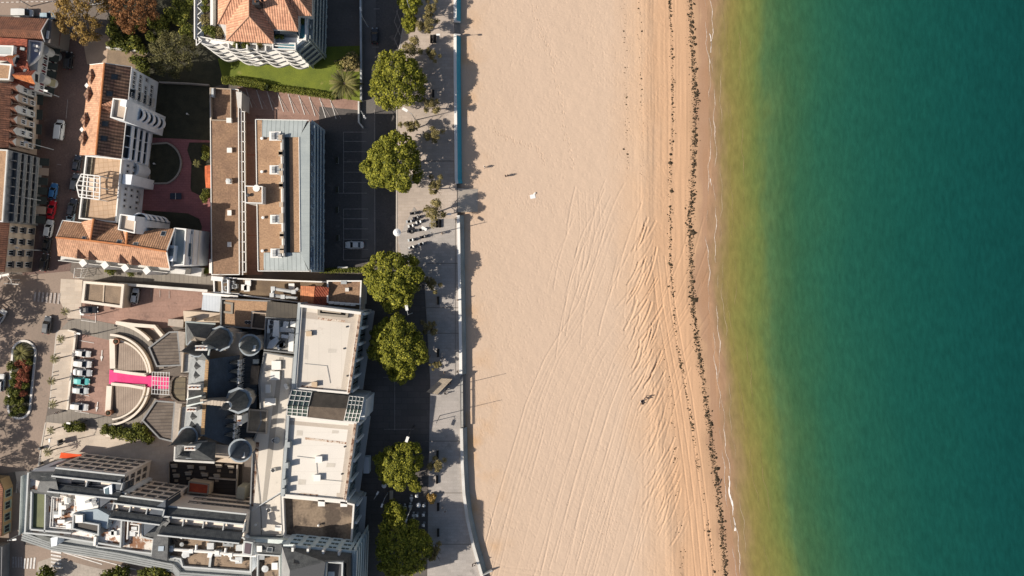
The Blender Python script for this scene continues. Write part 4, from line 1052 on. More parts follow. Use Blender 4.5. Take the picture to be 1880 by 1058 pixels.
# white pergola over the terrace
pg = MB(); zt = 14.2
A = [P(*q, zt) for q in ((150, 320), (184, 324), (183, 367), (146, 362))]; apx = P(141, 340, zt + .2); apy = P(184, 345, zt)
loop = [A[0], A[1], apy, A[2], A[3], apx, A[0]]
for a, b in zip(loop[:-1], loop[1:]): pg.beam(a, b, .22, .22)
for f in (.12, .3, .5, .7, .88):
    pg.beam(A[0].lerp(A[3], f) + (apx - (A[0] + A[3]) / 2) * (1 - abs(2 * f - 1)) * .9, A[1].lerp(A[2], f), .16, .2)
for f in (.35, .7): pg.beam(A[0].lerp(A[1], f), A[3].lerp(A[2], f), .18, .18)
for q in (A[0], A[1], A[2], A[3], apx, apy, A[0].lerp(A[1], .5), A[3].lerp(A[2], .5)): pg.beam((q.x, q.y, 10.8), (q.x, q.y, zt), .2, .2)
pg.build('pergola', whitep, t)
mb = MB(); c = P(169, 338, 14.1); mb.box(c, (2.6, 3.0, .08), -.1); mb.build('awning', mat('pale_canvas', (.58, .45, .34), fine=.06), t)
# semicircular bay
c = P(263, 316, 0); mb = MB(); mb.lathe((c.x, c.y, 0), [(1.9, 0), (1.9, 6.0), (1.5, 6.0), (1.5, 5.3), (0, 5.3)], 18, 0, -1.6, 1.6); mb.build('bay', cool, t)
part_box(t, 'bay_block', [(226, 320), (243, 321), (240, 339), (224, 338)], 0, 11.2, cool)
pf = MB()
for z in (2.8, 5.6):
    for x0 in (0, 1): pf.beam(P(258, 357, z), P(256, 373, z), .1, .1); pf.beam(P(251, 357, z), P(258, 357, z), .1, .1); pf.beam(P(249, 373, z), P(256, 373, z), .1, .1)
pf.build('balcony_frame', whitep, t)
# south wing
sw = [(112, 408), (318, 421), (312, 490), (107, 468)]
mb = MB(); mb.prism(PP(sw, 12.0), 0, 12.0, 0, False)
mb.face([P(112, 408, 12), P(104, 437, 15), P(107, 468, 12)]); mb.build('wall', white, t)
roof_faces(t, [[(103, 436, 15.0), (306, 462, 15.0), (312, 493, 12.0), (106, 470, 12.0)]], tile_p)
roof_faces(t, [[(103, 436, 15.0), (115, 405, 12.0), (150, 409, 12.0), (166, 442, 15.0)], [(166, 442, 15.0), (213, 411, 12.0), (226, 425, 12.0), (232, 450, 15.0)],
               [(232, 450, 15.0), (252, 428, 13.2), (290, 420, 12.2), (321, 420, 12.0), (306, 462, 15.0)]], mat('sunny_tiles', (.40, .225, .13), (.33, .18, .10), pat='tile', ps=(.5, .6), pamt=.5, bump=.4, fine=.1), sep=True)
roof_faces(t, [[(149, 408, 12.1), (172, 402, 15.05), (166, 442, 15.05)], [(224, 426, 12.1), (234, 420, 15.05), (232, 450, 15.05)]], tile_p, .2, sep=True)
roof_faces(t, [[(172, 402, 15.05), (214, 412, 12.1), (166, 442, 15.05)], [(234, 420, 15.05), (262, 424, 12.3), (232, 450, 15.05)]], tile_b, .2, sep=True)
ridge(t, [(103, 436, 15.0), (166, 442, 15.1), (232, 450, 15.1), (306, 462, 15.0)])
ridge(t, [(172, 402, 15.1), (166, 442, 15.1)]); ridge(t, [(234, 418, 15.1), (232, 450, 15.1)])
mb = MB(); mb.path(P3([(103, 437, 14.9), (115, 405, 12), (150, 409, 12)]), .13, 6); mb.build('verge', whitep, t); mb = MB(); mb.path(P3([(321, 420, 12), (306, 462, 14.95), (312, 493, 12)]), .15, 6); mb.build('verge', whitep, t)
for c4 in ([(152, 434), (159, 435), (157, 441), (150, 440)], [(216, 440), (225, 441), (222, 449), (213, 448)], [(246, 444), (255, 445), (252, 453), (243, 452)], [(297, 424), (306, 425), (303, 434), (294, 433)]):
    skylight(t, [(a, b, 15.1 - 3 * ((436 + 26 * (a - 103) / 203) - b) / (34 + 8 * (a - 103) / 203)) for a, b in c4], fm=greym)
for x, y in ((142, 458), (163, 460), (220, 467), (242, 470)):
    gable_dormer(t, (x, y, 13.7), (x - 1, y + 17, 13.5), 1.15, 1.15, tile_p, tile_b, whitep)
sb = MB()
sb.prism(PP([(112, 470), (312, 492), (311, 501), (111, 478)], 9), 8.7, 9.0, 0, True, True); sb.prism(PP([(112, 470), (312, 492), (311, 502), (111, 479)], 6), 5.7, 6.0, 0, True, True)
for z in (9.0, 6.0): sb.beam(P(111, 478.5, z), P(311, 501, z), .14, .95)
sb.build('balcony', white, t)
for x, y in ((152, 483), (192, 487), (229, 492), (269, 497)):
    part_box(t, 'pillar', [(x - 8, y - 1), (x + 1, y - 8), (x + 8, y + 1), (x - 1, y + 8)], 0, 10.2, whitep)
# east end with stepped terraces
for i, (x0, x1, z) in enumerate(((313, 338, 11.2), (336, 352, 8.4), (350, 362, 5.6))):
    flat_block(t, [(x0 + 6, 418 + i * 2), (x1 + 4, 420 + i * 2), (x1, 487), (x0, 489)], z, 0, cool, mat('brown_terrace', (.12, .085, .06), (.09, .065, .05), fine=.15) if i == 1 else zincp, .8, .3, 'end_wall', 'terrace', whitep)
part_box(t, 'end_cabin', [(309, 450), (320, 451), (317, 480), (306, 479)], 11, 13.2, cool); part_box(t, 'terrace_box', [(344, 430), (352, 430), (350, 475), (342, 475)], 8.4, 9.6, whitep)
part_box(t, 'terrace_box', [(345, 447), (350, 447), (349, 471), (344, 471)], 9.6, 10.1, glassb); part_box(t, 'terrace_box', [(311, 456), (318, 456), (316, 470), (309, 470)], 13.2, 13.6, glassb)
part_box(t, 'porch', [(312, 490), (341, 493), (339, 504), (310, 502)], 0, 6.5, white); part_box(t, 'porch', [(341, 490), (371, 492), (369, 508), (340, 505)], 0, 3.2, white)
facade(t, (365, 424), (362, 487), 5.6, 2.0, 1, 4, (1.0, 1.4))
tw = [(220, 393), (250, 397), (247, 429), (216, 422)]
flat_block(t, tw, 16.6, 0, cool, mat('tan_terrace', (.42, .34, .27)), .7, .25, 'tower', 'tower_roof', whitep)
part_box(t, 'tower_cabin', [(235, 395), (248, 397), (247, 406), (234, 404)], 16.6, 18.0, cool)
round_balconies(t, 303, 413, 1.9, (2.0, 4.6, 7.2, 9.8, 12.0), .2, 3.3)
c = P(303, 413); mb = MB()

# ================================================================== big apartment house at the top
t = thing('apartment_house', 'tall white apartment house with orange tiled hip roofs and wavy south balconies', 'building', cen([(380, -40), (596, 110)]))
gp_ = [(410, 104), (475, 115), (573, 122), (595, 104), (600, -70), (410, -70)]
wc = mat('bluish_white', (.72, .74, .76), (.62, .64, .66), fine=.05)
mb = MB(); mb.prism(PP(gp_), 0, 15.0, 0); mb.build('wall', wc, t); part_box(t, 'terrace_floor', [(374, -50), (400, -50), (400, 44), (414, 72), (374, 72)], 15, 15.06, mat('brown_deck', (.10, .075, .06), (.07, .055, .045), fine=.2))
zf = 15.0
top = [xy(P(a, b)) for a, b in gp_]
mb = MB(); mb.ring(top, .2, 15.0, 15.9, 0); mb.build('parapet', whitep, t)
inner = [(402, -70), (402, 40), (416, 70), (500, 76), (500, 56), (545, 56), (549, 28), (569, 28), (569, -70)]
mb = MB(); mb.prism(PP(inner, 18.0), 15.0, 18.0, 0); mb.build('upper_wall', white, t)
e = 18.1
roof_faces(t, [[(400, 44, e), (547, 58, e), (503, -45, 24.0), (446, -45, 24.0)]], tile_o)
roof_faces(t, [[(400, 44, e), (446, -45, 24.0), (400, -130, e)], [(547, 58, e), (503, -45, 24.0), (547, -130, e)]], tile_o)
roof_faces(t, [[(415, 75, e), (502, 80, e), (457, 30, 22.0)], [(415, 75, e), (457, 30, 22.0), (457, -30, 22.0), (415, 40, e)], [(502, 80, e), (457, 30, 22.0), (457, -30, 22.0), (502, 40, e)]], tile_o)
roof_faces(t, [[(520, 29, e), (572, 29, e), (541, -12, 21.5)], [(572, 29, e), (541, -12, 21.5), (541, -80, 21.5), (572, -80, e)], [(520, 29, e), (541, -12, 21.5), (541, -80, 21.5), (520, -60, e)]], tile_o)
for a in ([(415, 75, e), (457, 30, 22)], [(502, 80, e), (457, 30, 22)], [(457, 30, 22), (457, -20, 22.2)], [(547, 58, e), (503, -45, 24)], [(400, 44, e), (446, -45, 24)], [(572, 29, e), (541, -12, 21.5)]):
    ridge(t, a, mat('pale_ridge', (.45, .26, .17), fine=.1), .14)
chimney(t, 470, 4, 20.5, 23.2, 1.3, 1.0, 0, 1, darkm); vent(t, 483, 3, 21.5, .3, .8, darkm)
# roof terrace: dark openings, blue-tinted shade built as coloured blocks, planters
part_box(t, 'glazed_door', [(501, 57), (545, 58), (545, 63), (501, 62)], 15, 17.6, glass)
part_box(t, 'blue_shade_block', [(501, 79), (541, 80), (541, 90), (501, 89)], 15.0, 15.4, mat('blue_tiles', (.05, .17, .22), (.04, .13, .18), fine=.1, rough=.2))  # blue_tiles is no tiling: blue-tinted shade put into the colour
part_box(t, 'blue_shade_block', [(549, 32), (560, 32), (560, 72), (549, 72)], 15.0, 15.4, MATS['blue_tiles'])
mb = MB(); mb.ring(PP([(500, 78), (543, 79), (543, 92), (500, 91)], 16), .25, 15, 16.1); mb.ring(PP([(547, 30), (562, 30), (562, 74), (547, 74)], 16), .25, 15, 16.1); mb.build('parapet', whitep, t)
for x, y in ((418, 79), (433, 80), (452, 82), (470, 83), (486, 84)): part_box(t, 'terrace_wall', rect(x, y, x + 2.5, y + 9), 15, 16.8, whitep)
for x, y in ((524, 59), (534, 60)): part_box(t, 'terrace_table', rect(x, y, x + 5, y + 5), 15, 15.8, whitep)
lw = MB(); lw.prism(PP([(386, -30), (391, -30), (391, 48), (386, 48)], 16.8), 15, 16.8); lw.build('terrace_wall', whitep, t)
# west edge trellis of white hoops
hp = MB()
for i in range(6):
    y = -24 + i * 18; a, b = P(361, y, 16), P(371, y + 9, 16); c_ = P(361, y + 18, 16)
    hp.beam(a, b, .18, .18); hp.beam(b, c_, .18, .18); hp.beam(a, c_, .2, .2)
hp.beam(P(360, -30, 15.6), P(360, 74, 15.6), .25, .9); hp.build('trellis', whitep, t)
# wavy balconies of the south front
Ag = [P(a, b) for a, b in gp_[0:3]]
for li, z in enumerate((3.0, 6.0, 9.0, 12.0, 15.0)):
    for si in range(2):
        a, b = Ag[si], Ag[si + 1]; d = (b - a); l = d.length; d.normalize(); n = Vector((d.y, -d.x, 0)); n = n if n.y < 0 else -n
        N = max(6, int(l / .7)); outp = []
        for k_ in range(N + 1):
            tt = k_ / N; amp = .7 + .95 * abs(math.sin(tt * l / 5.2 * math.pi + si * 1.1)) * (1 - .06 * li)
            outp.append(a + d * l * tt + n * amp)
        mb = MB(); pl = [xy(a)] + [xy(q) for q in outp] + [xy(b)]
        mb.prism(pl, z - .22, z, 0, True, True)
        for q0, q1 in zip(outp[:-1], outp[1:]): mb.beam(q0 + Vector((0, 0, z)), q1 + Vector((0, 0, z)), .13, .95)
        mb.build('balcony', whitep, t)
        if z < 15:
            gb = MB(); gb.beam(a + d * .4 + n * .04 + Vector((0, 0, z)), b - d * .4 + n * .04 + Vector((0, 0, z)), .06, 2.1); gb.build('glazed_door', glassb, t)
            for k_ in range(1):
                q = a + d * l * (k_ + .5) / 3; fm_ = MB(); fm_.beam(q + n * .05 + Vector((0, 0, z)), q + n * .9 + Vector((0, 0, z)), .14, 2.7); fm_.build('balcony_fin', whitep, t)
# glazed east front with metal fins
for (p0, p1) in (((596, 104), (600, -40)), ((574, 122), (595, 105))):
    A_, B_ = P(*p0), P(*p1); d = (B_ - A_); l = d.length; d.normalize(); n = Vector((d.y, -d.x, 0)); n = n if n.x > 0 else -n
    for z in (2.8, 5.6, 8.4, 11.2, 14.0):
        gb = MB(); gb.beam(A_ + n * .05 + Vector((0, 0, z - 2.2)), B_ + n * .05 + Vector((0, 0, z - 2.2)), .06, 1.9); gb.build('glazing', glassb, t)
        bb = MB(); bb.beam(A_ + n * .5 + Vector((0, 0, z - .15)), B_ + n * .5 + Vector((0, 0, z - .15)), .9, .25); bb.beam(A_ + n * .9 + Vector((0, 0, z + .1)), B_ + n * .9 + Vector((0, 0, z + .1)), .06, .8); bb.build('balcony', zincp, t)
    k_ = int(l / 2.2)
    fn = MB()
    for i in range(k_ + 1):
        q = A_ + d * l * i / k_; fn.beam(q + n * .45 + Vector((0, 0, .3)), q + n * .45 + Vector((0, 0, 15.6)), .14, .8)
    fn.build('facade_fin', zincp, t)

# ================================================================== low flat roof building
t = thing('flat_roofed_building', 'long low building with brown gravel roof and white beam walkway along its side', 'building', cen([(388, 161), (440, 505)]))
flat_block(t, [(385, 161), (438, 164), (440, 505), (388, 505)], 5.2, 0, beige, gravel_d, .18, .18, pm=whitep)
part_box(t, 'roof_box', [(388, 162), (392, 162), (392, 178), (388, 178)], 5.2, 6.4, lightm)
mb = MB(); pr = PP([(385, 161), (424, 163), (424, 222), (387, 221)], 6.0); mb.ring(pr, .18, 5.2, 6.0); mb.build('parapet', mat('tan_parapet', (.36, .29, .22), fine=.1), t)
roofbox(t, 420, 221, 5.2, 1.0, 1.0, 1.0, whitep); roofbox(t, 421, 276, 5.2, 1.0, 1.0, .7, whitep); roofbox(t, 420, 333, 5.2, 1.1, 1.1, .9, whitep)
vent(t, 420, 333, 6.0, .6, .5, lightm); roofbox(t, 421, 391, 5.2, .8, 1.1, .6, whitep); roofbox(t, 421, 449, 5.2, .8, 1.0, .4, whitep)
wk = MB(); wz = 4.7
for x0, x1 in ((437, 440), (443, 446)):
    wk.beam(P(x0 - .0, 168, wz), P(x1, 505, wz), .28, .3)
wk.beam(P(449, 205, wz), P(452, 500, wz), .2, .25)
for i in range(18):
    y = 205 + i * 18.4; x = 441 + i * .15
    wk.beam(P(x - 3, y, wz + .03), P(x + 9.5, y + .4, wz + .03), .2, .22)
for i in range(0, 18, 2):
    y = 205 + i * 18.4; q = P(450 + i * .15, y, 0); wk.beam(q, (q.x, q.y, wz), .18, .18)
wk.build('walkway_beam', whitep, t)
part_box(t, 'gallery_floor', [(441, 168), (449, 169), (453, 500), (444, 500)], 2.4, 2.6, greyw)
part_box(t, 'stair_box', [(433, 168), (444, 170), (443, 200), (436, 197)], 0, 5.6, white)
part_box(t, 'door_porch', [(384, 476), (391, 476), (391, 502), (384, 502)], 0, 4.2, whitep)

# ================================================================== apartment house with the sunken gravel roof
t = thing('apartment_house', 'long apartment house with orange gravel roof edged in pale zinc and glazed blue-grey balconies', 'building', cen([(475, 220), (592, 498)]))
zt = 13.7
ft = [(470, 220), (568, 222), (567, 497), (474, 497)]
mb = MB(); mb.prism(PP([(471, 221), (566, 223), (565, 496), (475, 496)], zt - 1.2), 0, zt - 1.2, 0); mb.build('wall', beige, t)
rf = MB(); rf.prism(PP([(471, 221), (481, 221), (481, 252), (549, 252), (551, 464), (484, 464), (484, 496), (475, 496)], zt), zt - .3, zt, 0); rf.build('roof', gravel, t)
roof_faces(t, [[(481, 219, 13.6), (564, 221, 13.6), (550, 252, 14.0), (481, 252, 14.0)]], zinc, .15)
roof_faces(t, [[(484, 498, 13.6), (566, 498, 13.6), (552, 464, 14.0), (484, 464, 14.0)]], zinc, .15)
roof_faces(t, [[(549, 252, 14.0), (569, 221, 13.7), (568, 498, 13.7), (551, 464, 14.0)]], mat('zinc_side', (.37, .40, .38), (.32, .35, .34), rough=.55, fine=.06, pat='seam', ps=(1.0, 0), pcol=(.30, .33, .32), mortar=.06), .15)
mb = MB(); mb.path(P3([(469.5, 219.5, zt + .1), (474, 497.5, zt + .1), (568, 498, 13.7)]), .12, 6); mb.path(P3([(470, 219.5, zt + .1), (567, 221, 13.7)]), .1, 6); mb.path(P3([(549, 252, 14.05), (551, 463, 14.05)]), .1, 6); mb.build('coping', whitep, t)
mb = MB(); mb.prism(PP([(517, 246), (520, 246), (523, 472), (520, 472)], zt + 1.35), zt, zt + 1.35, 0); mb.build('divider_wall', greyw, t)
mb = MB(); mb.prism(PP([(520, 250), (531, 250), (533, 464), (523, 464)], zt + .03), zt - .1, zt + .03, 0); mb.build('dark_strip', mat('dark_strip', (.05, .055, .052), (.035, .04, .038), fine=.1), t)  # flat dark strip along the foot of the divider wall
mb = MB(); mb.prism(PP([(515, 262), (517, 262), (520, 470), (517.5, 470)], zt + .8), zt, zt + .8, 0); mb.build('divider_coping', whitep, t)
for y in (250, 312, 403, 465):
    roofbox(t, 505 + (y - 250) * .01, y, zt, 2.5, 1.9, .35, whitep, name='plant_plinth')
    for dx_, dy_ in ((-5, -3), (-5, 3), (5, -2), (5, 4)): roofbox(t, 506 + (y - 250) * .01 + dx_, y + dy_, zt + .35, .55, .65, .6, greym, name='chimney_stack')
for y in (252, 280, 283, 305, 318, 339, 342, 376, 396, 405, 430, 434, 455, 461): roofbox(t, 514.5 + (y - 250) * .013, y, zt, .7, .9, 1.5, mat('vent_stack', (.40, .32, .24), fine=.1), name='chimney_stack')
for x, y in ((482, 316), (484, 400), (483, 461), (482, 255)): vent(t, x, y, zt, .35, .6)
flat_block(t, [(449, 341), (482, 342), (482, 374), (450, 373)], 15.9, 0, white, gravel, .25, .2, 'penthouse_wall', 'penthouse_roof', whitep)
vent(t, 457, 359, 15.9, .4, .6, darkm); vent(t, 471, 346, 15.9, .8, .2, whitep)
A_, B_ = P(568, 224, 12.6), P(567, 496, 12.6); A_.z = B_.z = 0; d = (B_ - A_).normalized(); n = Vector((1, 0, 0)); l = (B_ - A_).length
for z in (2.9, 5.8, 8.7, 11.4):
    gb = MB(); gb.beam(A_ + n * .05 + Vector((0, 0, z - 2.3)), B_ + n * .05 + Vector((0, 0, z - 2.3)), .06, 2.2); gb.build('glazing', glassb, t)
    bb = MB(); bb.prism([xy(A_), xy(B_), xy(B_ + n * 1.1), xy(A_ + n * 1.1)], z - .15, z + .05, 0, True, True); bb.beam(A_ + n * 1.05 + Vector((0, 0, z)), B_ + n * 1.05 + Vector((0, 0, z)), .08, .9); bb.build('balcony', mat('blue_grey_metal', (.46, .53, .57), (.36, .42, .46), rough=.5, fine=.1), t)
fn = MB()
for i in range(15):
    q = A_ + d * l * i / 14; fn.beam(q + n * .55 + Vector((0, 0, .2)), q + n * .55 + Vector((0, 0, 12.6)), .12, .9)
fn.build('facade_fin', MATS['blue_grey_metal'], t)

# ================================================================== row of houses on the left street
t = thing('town_house', 'long low house with weathered brown-orange hip roof at the top left corner', 'building', cen([(-40, 30), (97, 80)]))
z = 8.0
mb = MB(); mb.prism(PP([(-60, 30), (96, 37), (92, 79), (-60, 70)], 7.6), 0, 7.6); mb.build('wall', mat('grey_render', (.15, .13, .115), fine=.1), t)
roof_faces(t, [[(-60, 27, z - .4), (89, 35, z - .4), (76, 57, z + 2), (-60, 50, z + 2)], [(-60, 50, z + 2), (76, 57, z + 2), (82, 77, z - .4), (-60, 67, z - .4)]], tile_d)
roof_faces(t, [[(89, 35, z - .4), (82, 77, z - .4), (76, 57, z + 2)]], slate_g)
ridge(t, [(89, 35, z - .4), (76, 57, z + 2), (82, 77, z - .4)], whitep, .13)
part_box(t, 'skylight', [(86, 56), (90, 57), (88, 71), (84, 70)], 7.6, 7.9, whitep)
roof_faces(t, [[(97, 40, 5.0), (112, 47, 4.2), (108, 84, 4.2), (94, 80, 5.0)]], mat('dark_red_roof', (.10, .035, .03), fine=.2))
part_box(t, 'lean_to', [(97, 42), (111, 48), (107, 83), (94, 79)], 0, 4.0, greyw)

t = thing('town_house', 'house with bright red-orange tiled roof, maroon shutters and white front beside the street', 'building', cen([(-40, 70), (85, 170)]))
z = 11.5
mb = MB(); mb.prism(PP([(-60, 66), (76, 75), (63, 166), (-60, 150)], 7.0), 0, 7.0); mb.build('wall', white, t)
roof_faces(t, [[(-60, 66, 10.3), (50, 72, 10.3), (47, 122, 9.3), (20, 128, 9.6), (20, 112, 10.4), (-60, 108, 11.2)]], tile_r)
roof_faces(t, [[(24, 110, 9.8), (49, 112, 9.8), (62, 150, 7.4), (61, 165, 7.2), (16, 153, 9.0)]], tile_r)
flat_block(t, [(-40, 113), (21, 118), (17, 147), (-40, 145)], 10.0, 9, white, gravel, .5, .3, pm=whitep)
flat_block(t, [(-40, 82), (25, 84), (23, 103), (-40, 100)], 11.0, 9, whitep, zincp, .4, .3, 'upper_wall', 'upper_roof')
gable_dormer(t, (9, 104, 12.2), (22, 108, 12.0), 1.5, 1.3, mat('bright_orange_tiles', (.50, .17, .06), (.42, .13, .05), pat='tile', ps=(.4, .5), pamt=.3, fine=.1), tile_r, white)
gable_dormer(t, (22, 137, 10.8), (57, 139, 10.2), 1.7, 1.6, tile_r, MATS['bright_orange_tiles'], white)
skylight(t, [(37, 86, 10.5), (47, 88, 10.3), (46, 94, 10.3), (36, 92, 10.5)], zincp); skylight(t, [(44, 126, 9.7), (51, 127, 9.4), (47, 134, 9.2), (42, 132, 9.6)], zincp)
part_box(t, 'turret_terrace', [(52, 74), (75, 77), (71, 100), (60, 113), (50, 120)], 6.5, 7.4, mat('blue_shade_terrace', (.40, .42, .50), fine=.1))
mb = MB(); mb.ring(PP([(52, 73), (77, 76), (72, 102), (60, 115), (49, 121)], 8.3), .25, 7.4, 8.2); mb.build('parapet', whitep, t)
for x, y in ((60, 81), (66, 83), (63, 90)): part_box(t, 'chimney', rect(x, y, x + 3, y + 4), 7.4, 9.0, whitep)
facade(t, (76, 75), (63, 166), 7.0, 1.0, 2, 7, (1.0, 1.5), kind='shutter')
A_, B_, d, n, rz = wall_frame((76, 75), (63, 166), 7.0)
for f in (.15, .72):       # curved bow fronts
    c = A_ + d * (B_ - A_).length * f; mb = MB(); mb.lathe((c.x, c.y, 0), [(1.1, 0), (1.1, 5.4), (1.2, 5.5), (1.2, 5.7), (0, 5.7)], 12, 0, rz + math.pi / 2 - 1.6 + 0, rz + math.pi / 2 + 1.6); mb.build('bow_front', white, t)
for i in range(6):
    f0 = i / 6; q0 = A_ + d * (B_ - A_).length * (f0 + .01); q1 = A_ + d * (B_ - A_).length * (f0 + .15)
    mb = MB(); mb.slab([q0 + Vector((0, 0, 3.3)), q1 + Vector((0, 0, 3.3)), q1 + n * 2.0 + Vector((0, 0, 2.7)), q0 + n * 2.0 + Vector((0, 0, 2.7))], .08); mb.build('awning', mat('dark_awning', (.03, .035, .03), fine=.2) if i != 4 else mat('cream_awning', (.40, .33, .18), fine=.1), t)

def street_house(label, pts, zt, roofm, wallm, rows, cols, kind, flat=False, size=(1.1, 1.7)):
    """pts: nw, ne, se, sw photo points of the eaves"""
    t = thing('town_house', label, 'building', cen(pts))
    nw, ne, se, sw = pts
    if flat: flat_block(t, pts, zt, 0, wallm, roofm, .4, .3, pm=white)
    else:
        mb = MB(); mb.prism(PP(pts, zt), 0, zt, 0); mb.build('wall', wallm, t)
        mid = lambda a, b, f: (a[0] + (b[0] - a[0]) * f, a[1] + (b[1] - a[1]) * f)
        roof_faces(t, [[(*mid(nw, ne, .45), zt + 2.0), (ne[0] + 1, ne[1], zt), (se[0] + 1, se[1], zt), (*mid(sw, se, .45), zt + 2.0)], [(*mid(nw, ne, .45), zt + 2.0), (*nw, zt), (*sw, zt), (*mid(sw, se, .45), zt + 2.0)]], roofm)
        mb = MB(); mb.path(P3([(*ne, zt - .1), (*se, zt - .1)]), .18, 6); mb.build('gutter', white, t)
    if rows: facade(t, ne, se, zt, 1.2, rows, cols, size, kind=kind, step=(zt - .6) / rows)
    return t
t = street_house('narrow street house with brown tiled roof, bay windows and beige front', [(-70, 150), (20, 153), (14, 272), (-70, 268)], 11.0, tile_d, mat('sandstone', (.40, .30, .23), (.34, .26, .2), fine=.1), 0, 0, 'plain')
A_, B_, d, n, rz = wall_frame((20, 155), (14, 268), 11.0); l = (B_ - A_).length
for i, f in enumerate((.04, .20, .38, .56, .74, .92)):
    c = A_ + d * l * f; mb = MB(); mb.box((c.x + n.x * .5, c.y + n.y * .5, 3.2), (1.7, 1.3, 6.6), rz); mb.build('bay', [white, beige][i % 2], t)
    me = win_mesh(1.1, 1.5, whitep, glass, 'plain')
    for z in (3.9, 6.9): put(t, 'window', me, (c.x + n.x * 1.15, c.y + n.y * 1.15, z), rz)
    s = d * 1.0; mb = MB(); top_ = c + n * .5 + Vector((0, 0, 11.6)); mb.face([c - s + n * 1.1 + Vector((0, 0, 9.8)), c + s + n * 1.1 + Vector((0, 0, 9.8)), c + n * 1.1 + Vector((0, 0, 11.3))], 0)
    mb.slab([c + s * 1.2 + n * 1.2 + Vector((0, 0, 9.7)), c + n * 1.2 + Vector((0, 0, 11.4)), c - n * 1.2 + Vector((0, 0, 11.6)), c + s * 1.2 - n * 1.2 + Vector((0, 0, 10))], .1, 1); mb.slab([c - s * 1.2 + n * 1.2 + Vector((0, 0, 9.7)), c + n * 1.2 + Vector((0, 0, 11.4)), c - n * 1.2 + Vector((0, 0, 11.6)), c - s * 1.2 - n * 1.2 + Vector((0, 0, 10))], .1, 1)
    mb.build('gable', [white, tile_d], t)
facade(t, (20, 155), (14, 268), 11, 5.0, 1, 5, (1.0, 1.6)); balconies(t, (20, 160), (16, 262), 11, (3.2,), 1.2, .9, beige, divs=4)
for i in range(4):
    q0 = A_ + d * l * (i / 4 + .03); q1 = A_ + d * l * (i / 4 + .2); mb = MB(); mb.slab([q0 + n * .1 + Vector((0, 0, 3.0)), q1 + n * .1 + Vector((0, 0, 3.0)), q1 + n * 2.4 + Vector((0, 0, 2.5)), q0 + n * 2.4 + Vector((0, 0, 2.5))], .08); mb.build('awning', MATS['dark_awning'], t)
t = street_house('grey apartment block with long rows of railed balconies above shop awnings', [(-70, 270), (14, 275), (5, 408), (-70, 404)], 12.8, gravel, greyw, 0, 0, 'plain', True)
balconies(t, (14, 276), (5, 407), 12.8, (3.4, 5.7, 8.0, 10.3), 1.5, .95, mat('pale_slab', (.30, .28, .25), fine=.1), divs=7, rm=mat('railing', (.10, .11, .115), (.2, .2, .2), scale=2, fine=.2))
A_, B_, d, n, rz = wall_frame((14, 276), (5, 407), 12.8); l = (B_ - A_).length
for i in range(7):
    q0 = A_ + d * l * (i / 7 + .01); q1 = A_ + d * l * (i / 7 + .12); mb = MB(); mb.slab([q0 + n * 1.2 + Vector((0, 0, 3.0)), q1 + n * 1.2 + Vector((0, 0, 3.0)), q1 + n * 3.4 + Vector((0, 0, 2.5)), q0 + n * 3.4 + Vector((0, 0, 2.5))], .08); mb.build('awning', [MATS['dark_awning'], mat('tan_awning', (.30, .22, .16), fine=.1)][(i in (1, 5))], t)
facade(t, (14, 276), (5, 407), 12.8, 3.5, 4, 8, (1.0, 1.8), step=2.3, name='window')
t = street_house('corner house with orange tiled roof and three rows of dark windows in a beige front', [(-70, 402), (16, 406), (7, 500), (-70, 496)], 10.4, tile_d, cream, 3, 4, 'rail', size=(1.3, 1.9))
t = thing('corner_building', 'ochre corner building with green window bay cut off by the left edge', 'building', cen([(-50, 870), (18, 985)]))
mb = MB(); mb.prism(PP([(-70, 876), (0, 880), (7, 898), (4, 985), (-70, 985)], 3.4), 0, 3.4); mb.build('wall', mat('ochre_wall', (.36, .25, .13), fine=.1), t)
roof_faces(t, [[(-70, 874, 4.5), (-4, 876, 3.6), (5, 898, 3.6), (2, 985, 3.6), (-70, 985, 4.5)]], tile_d)
A_, B_, d, n, rz = wall_frame((7, 898), (4, 985), 3.4); 
for z in (.8,):
    for k_ in range(4):
        q = A_ + d * (B_ - A_).length * (k_ + .5) / 4; put(t, 'window', win_mesh(1.9, 2.1, mat('green_frame', (.30, .36, .30), fine=.1), glass), (q.x, q.y, z), rz)
t = thing('corner_building', 'dark slate roofed building at the left edge beside the narrow street', 'building', cen([(-50, 1000), (10, 1058)]))
mb = MB(); mb.prism(PP([(-70, 1000), (4, 1004), (2, 1090), (-70, 1090)], 3), 0, 3); mb.build('wall', greyw, t); roof_faces(t, [[(-70, 990, 6), (3, 1003, 3), (1, 1092, 3), (-70, 1092, 6)]], slate)
# ================================================================== the castle-like hotel
hot = t = thing('grand_hotel', 'castle-like hotel with blue slate roofs, pointed turrets and pale dormers', 'hotel', cen([(340, 590), (470, 850)]))
stone = mat('hotel_stone', (.44, .37, .29), (.36, .30, .24), fine=.1)
mb = MB(); mb.prism(PP([(352, 604), (442, 612), (428, 842), (338, 836)], 11.0), 0, 11.0, 0); mb.build('wall', stone, t)
ez, rz_ = 11.2, 16.6
slate_l = mat('pale_slate', (.24, .25, .25), (.19, .20, .20), scale=.5, pat='brick', ps=(.5, .35), pcol=(.75, .75, .75), mortar=.03, fine=.12)  # sunlight on the west slope put into a paler slate colour
roof_faces(t, [[(349, 655, ez), (381, 660, rz_), (372, 800, rz_), (337, 815, ez)]], slate_l)
roof_faces(t, [[(381, 660, rz_), (440, 652, ez), (430, 822, ez), (372, 800, rz_)]], slate_b)  # east slope darker and bluer, its shade put into the colour
mb = MB()
for i in range(34):
    f = i / 34; a = P(381.3 - 9 * f, 662 + 138 * f, rz_ + .05); mb.box(a, (.75, .42, .32), .06)
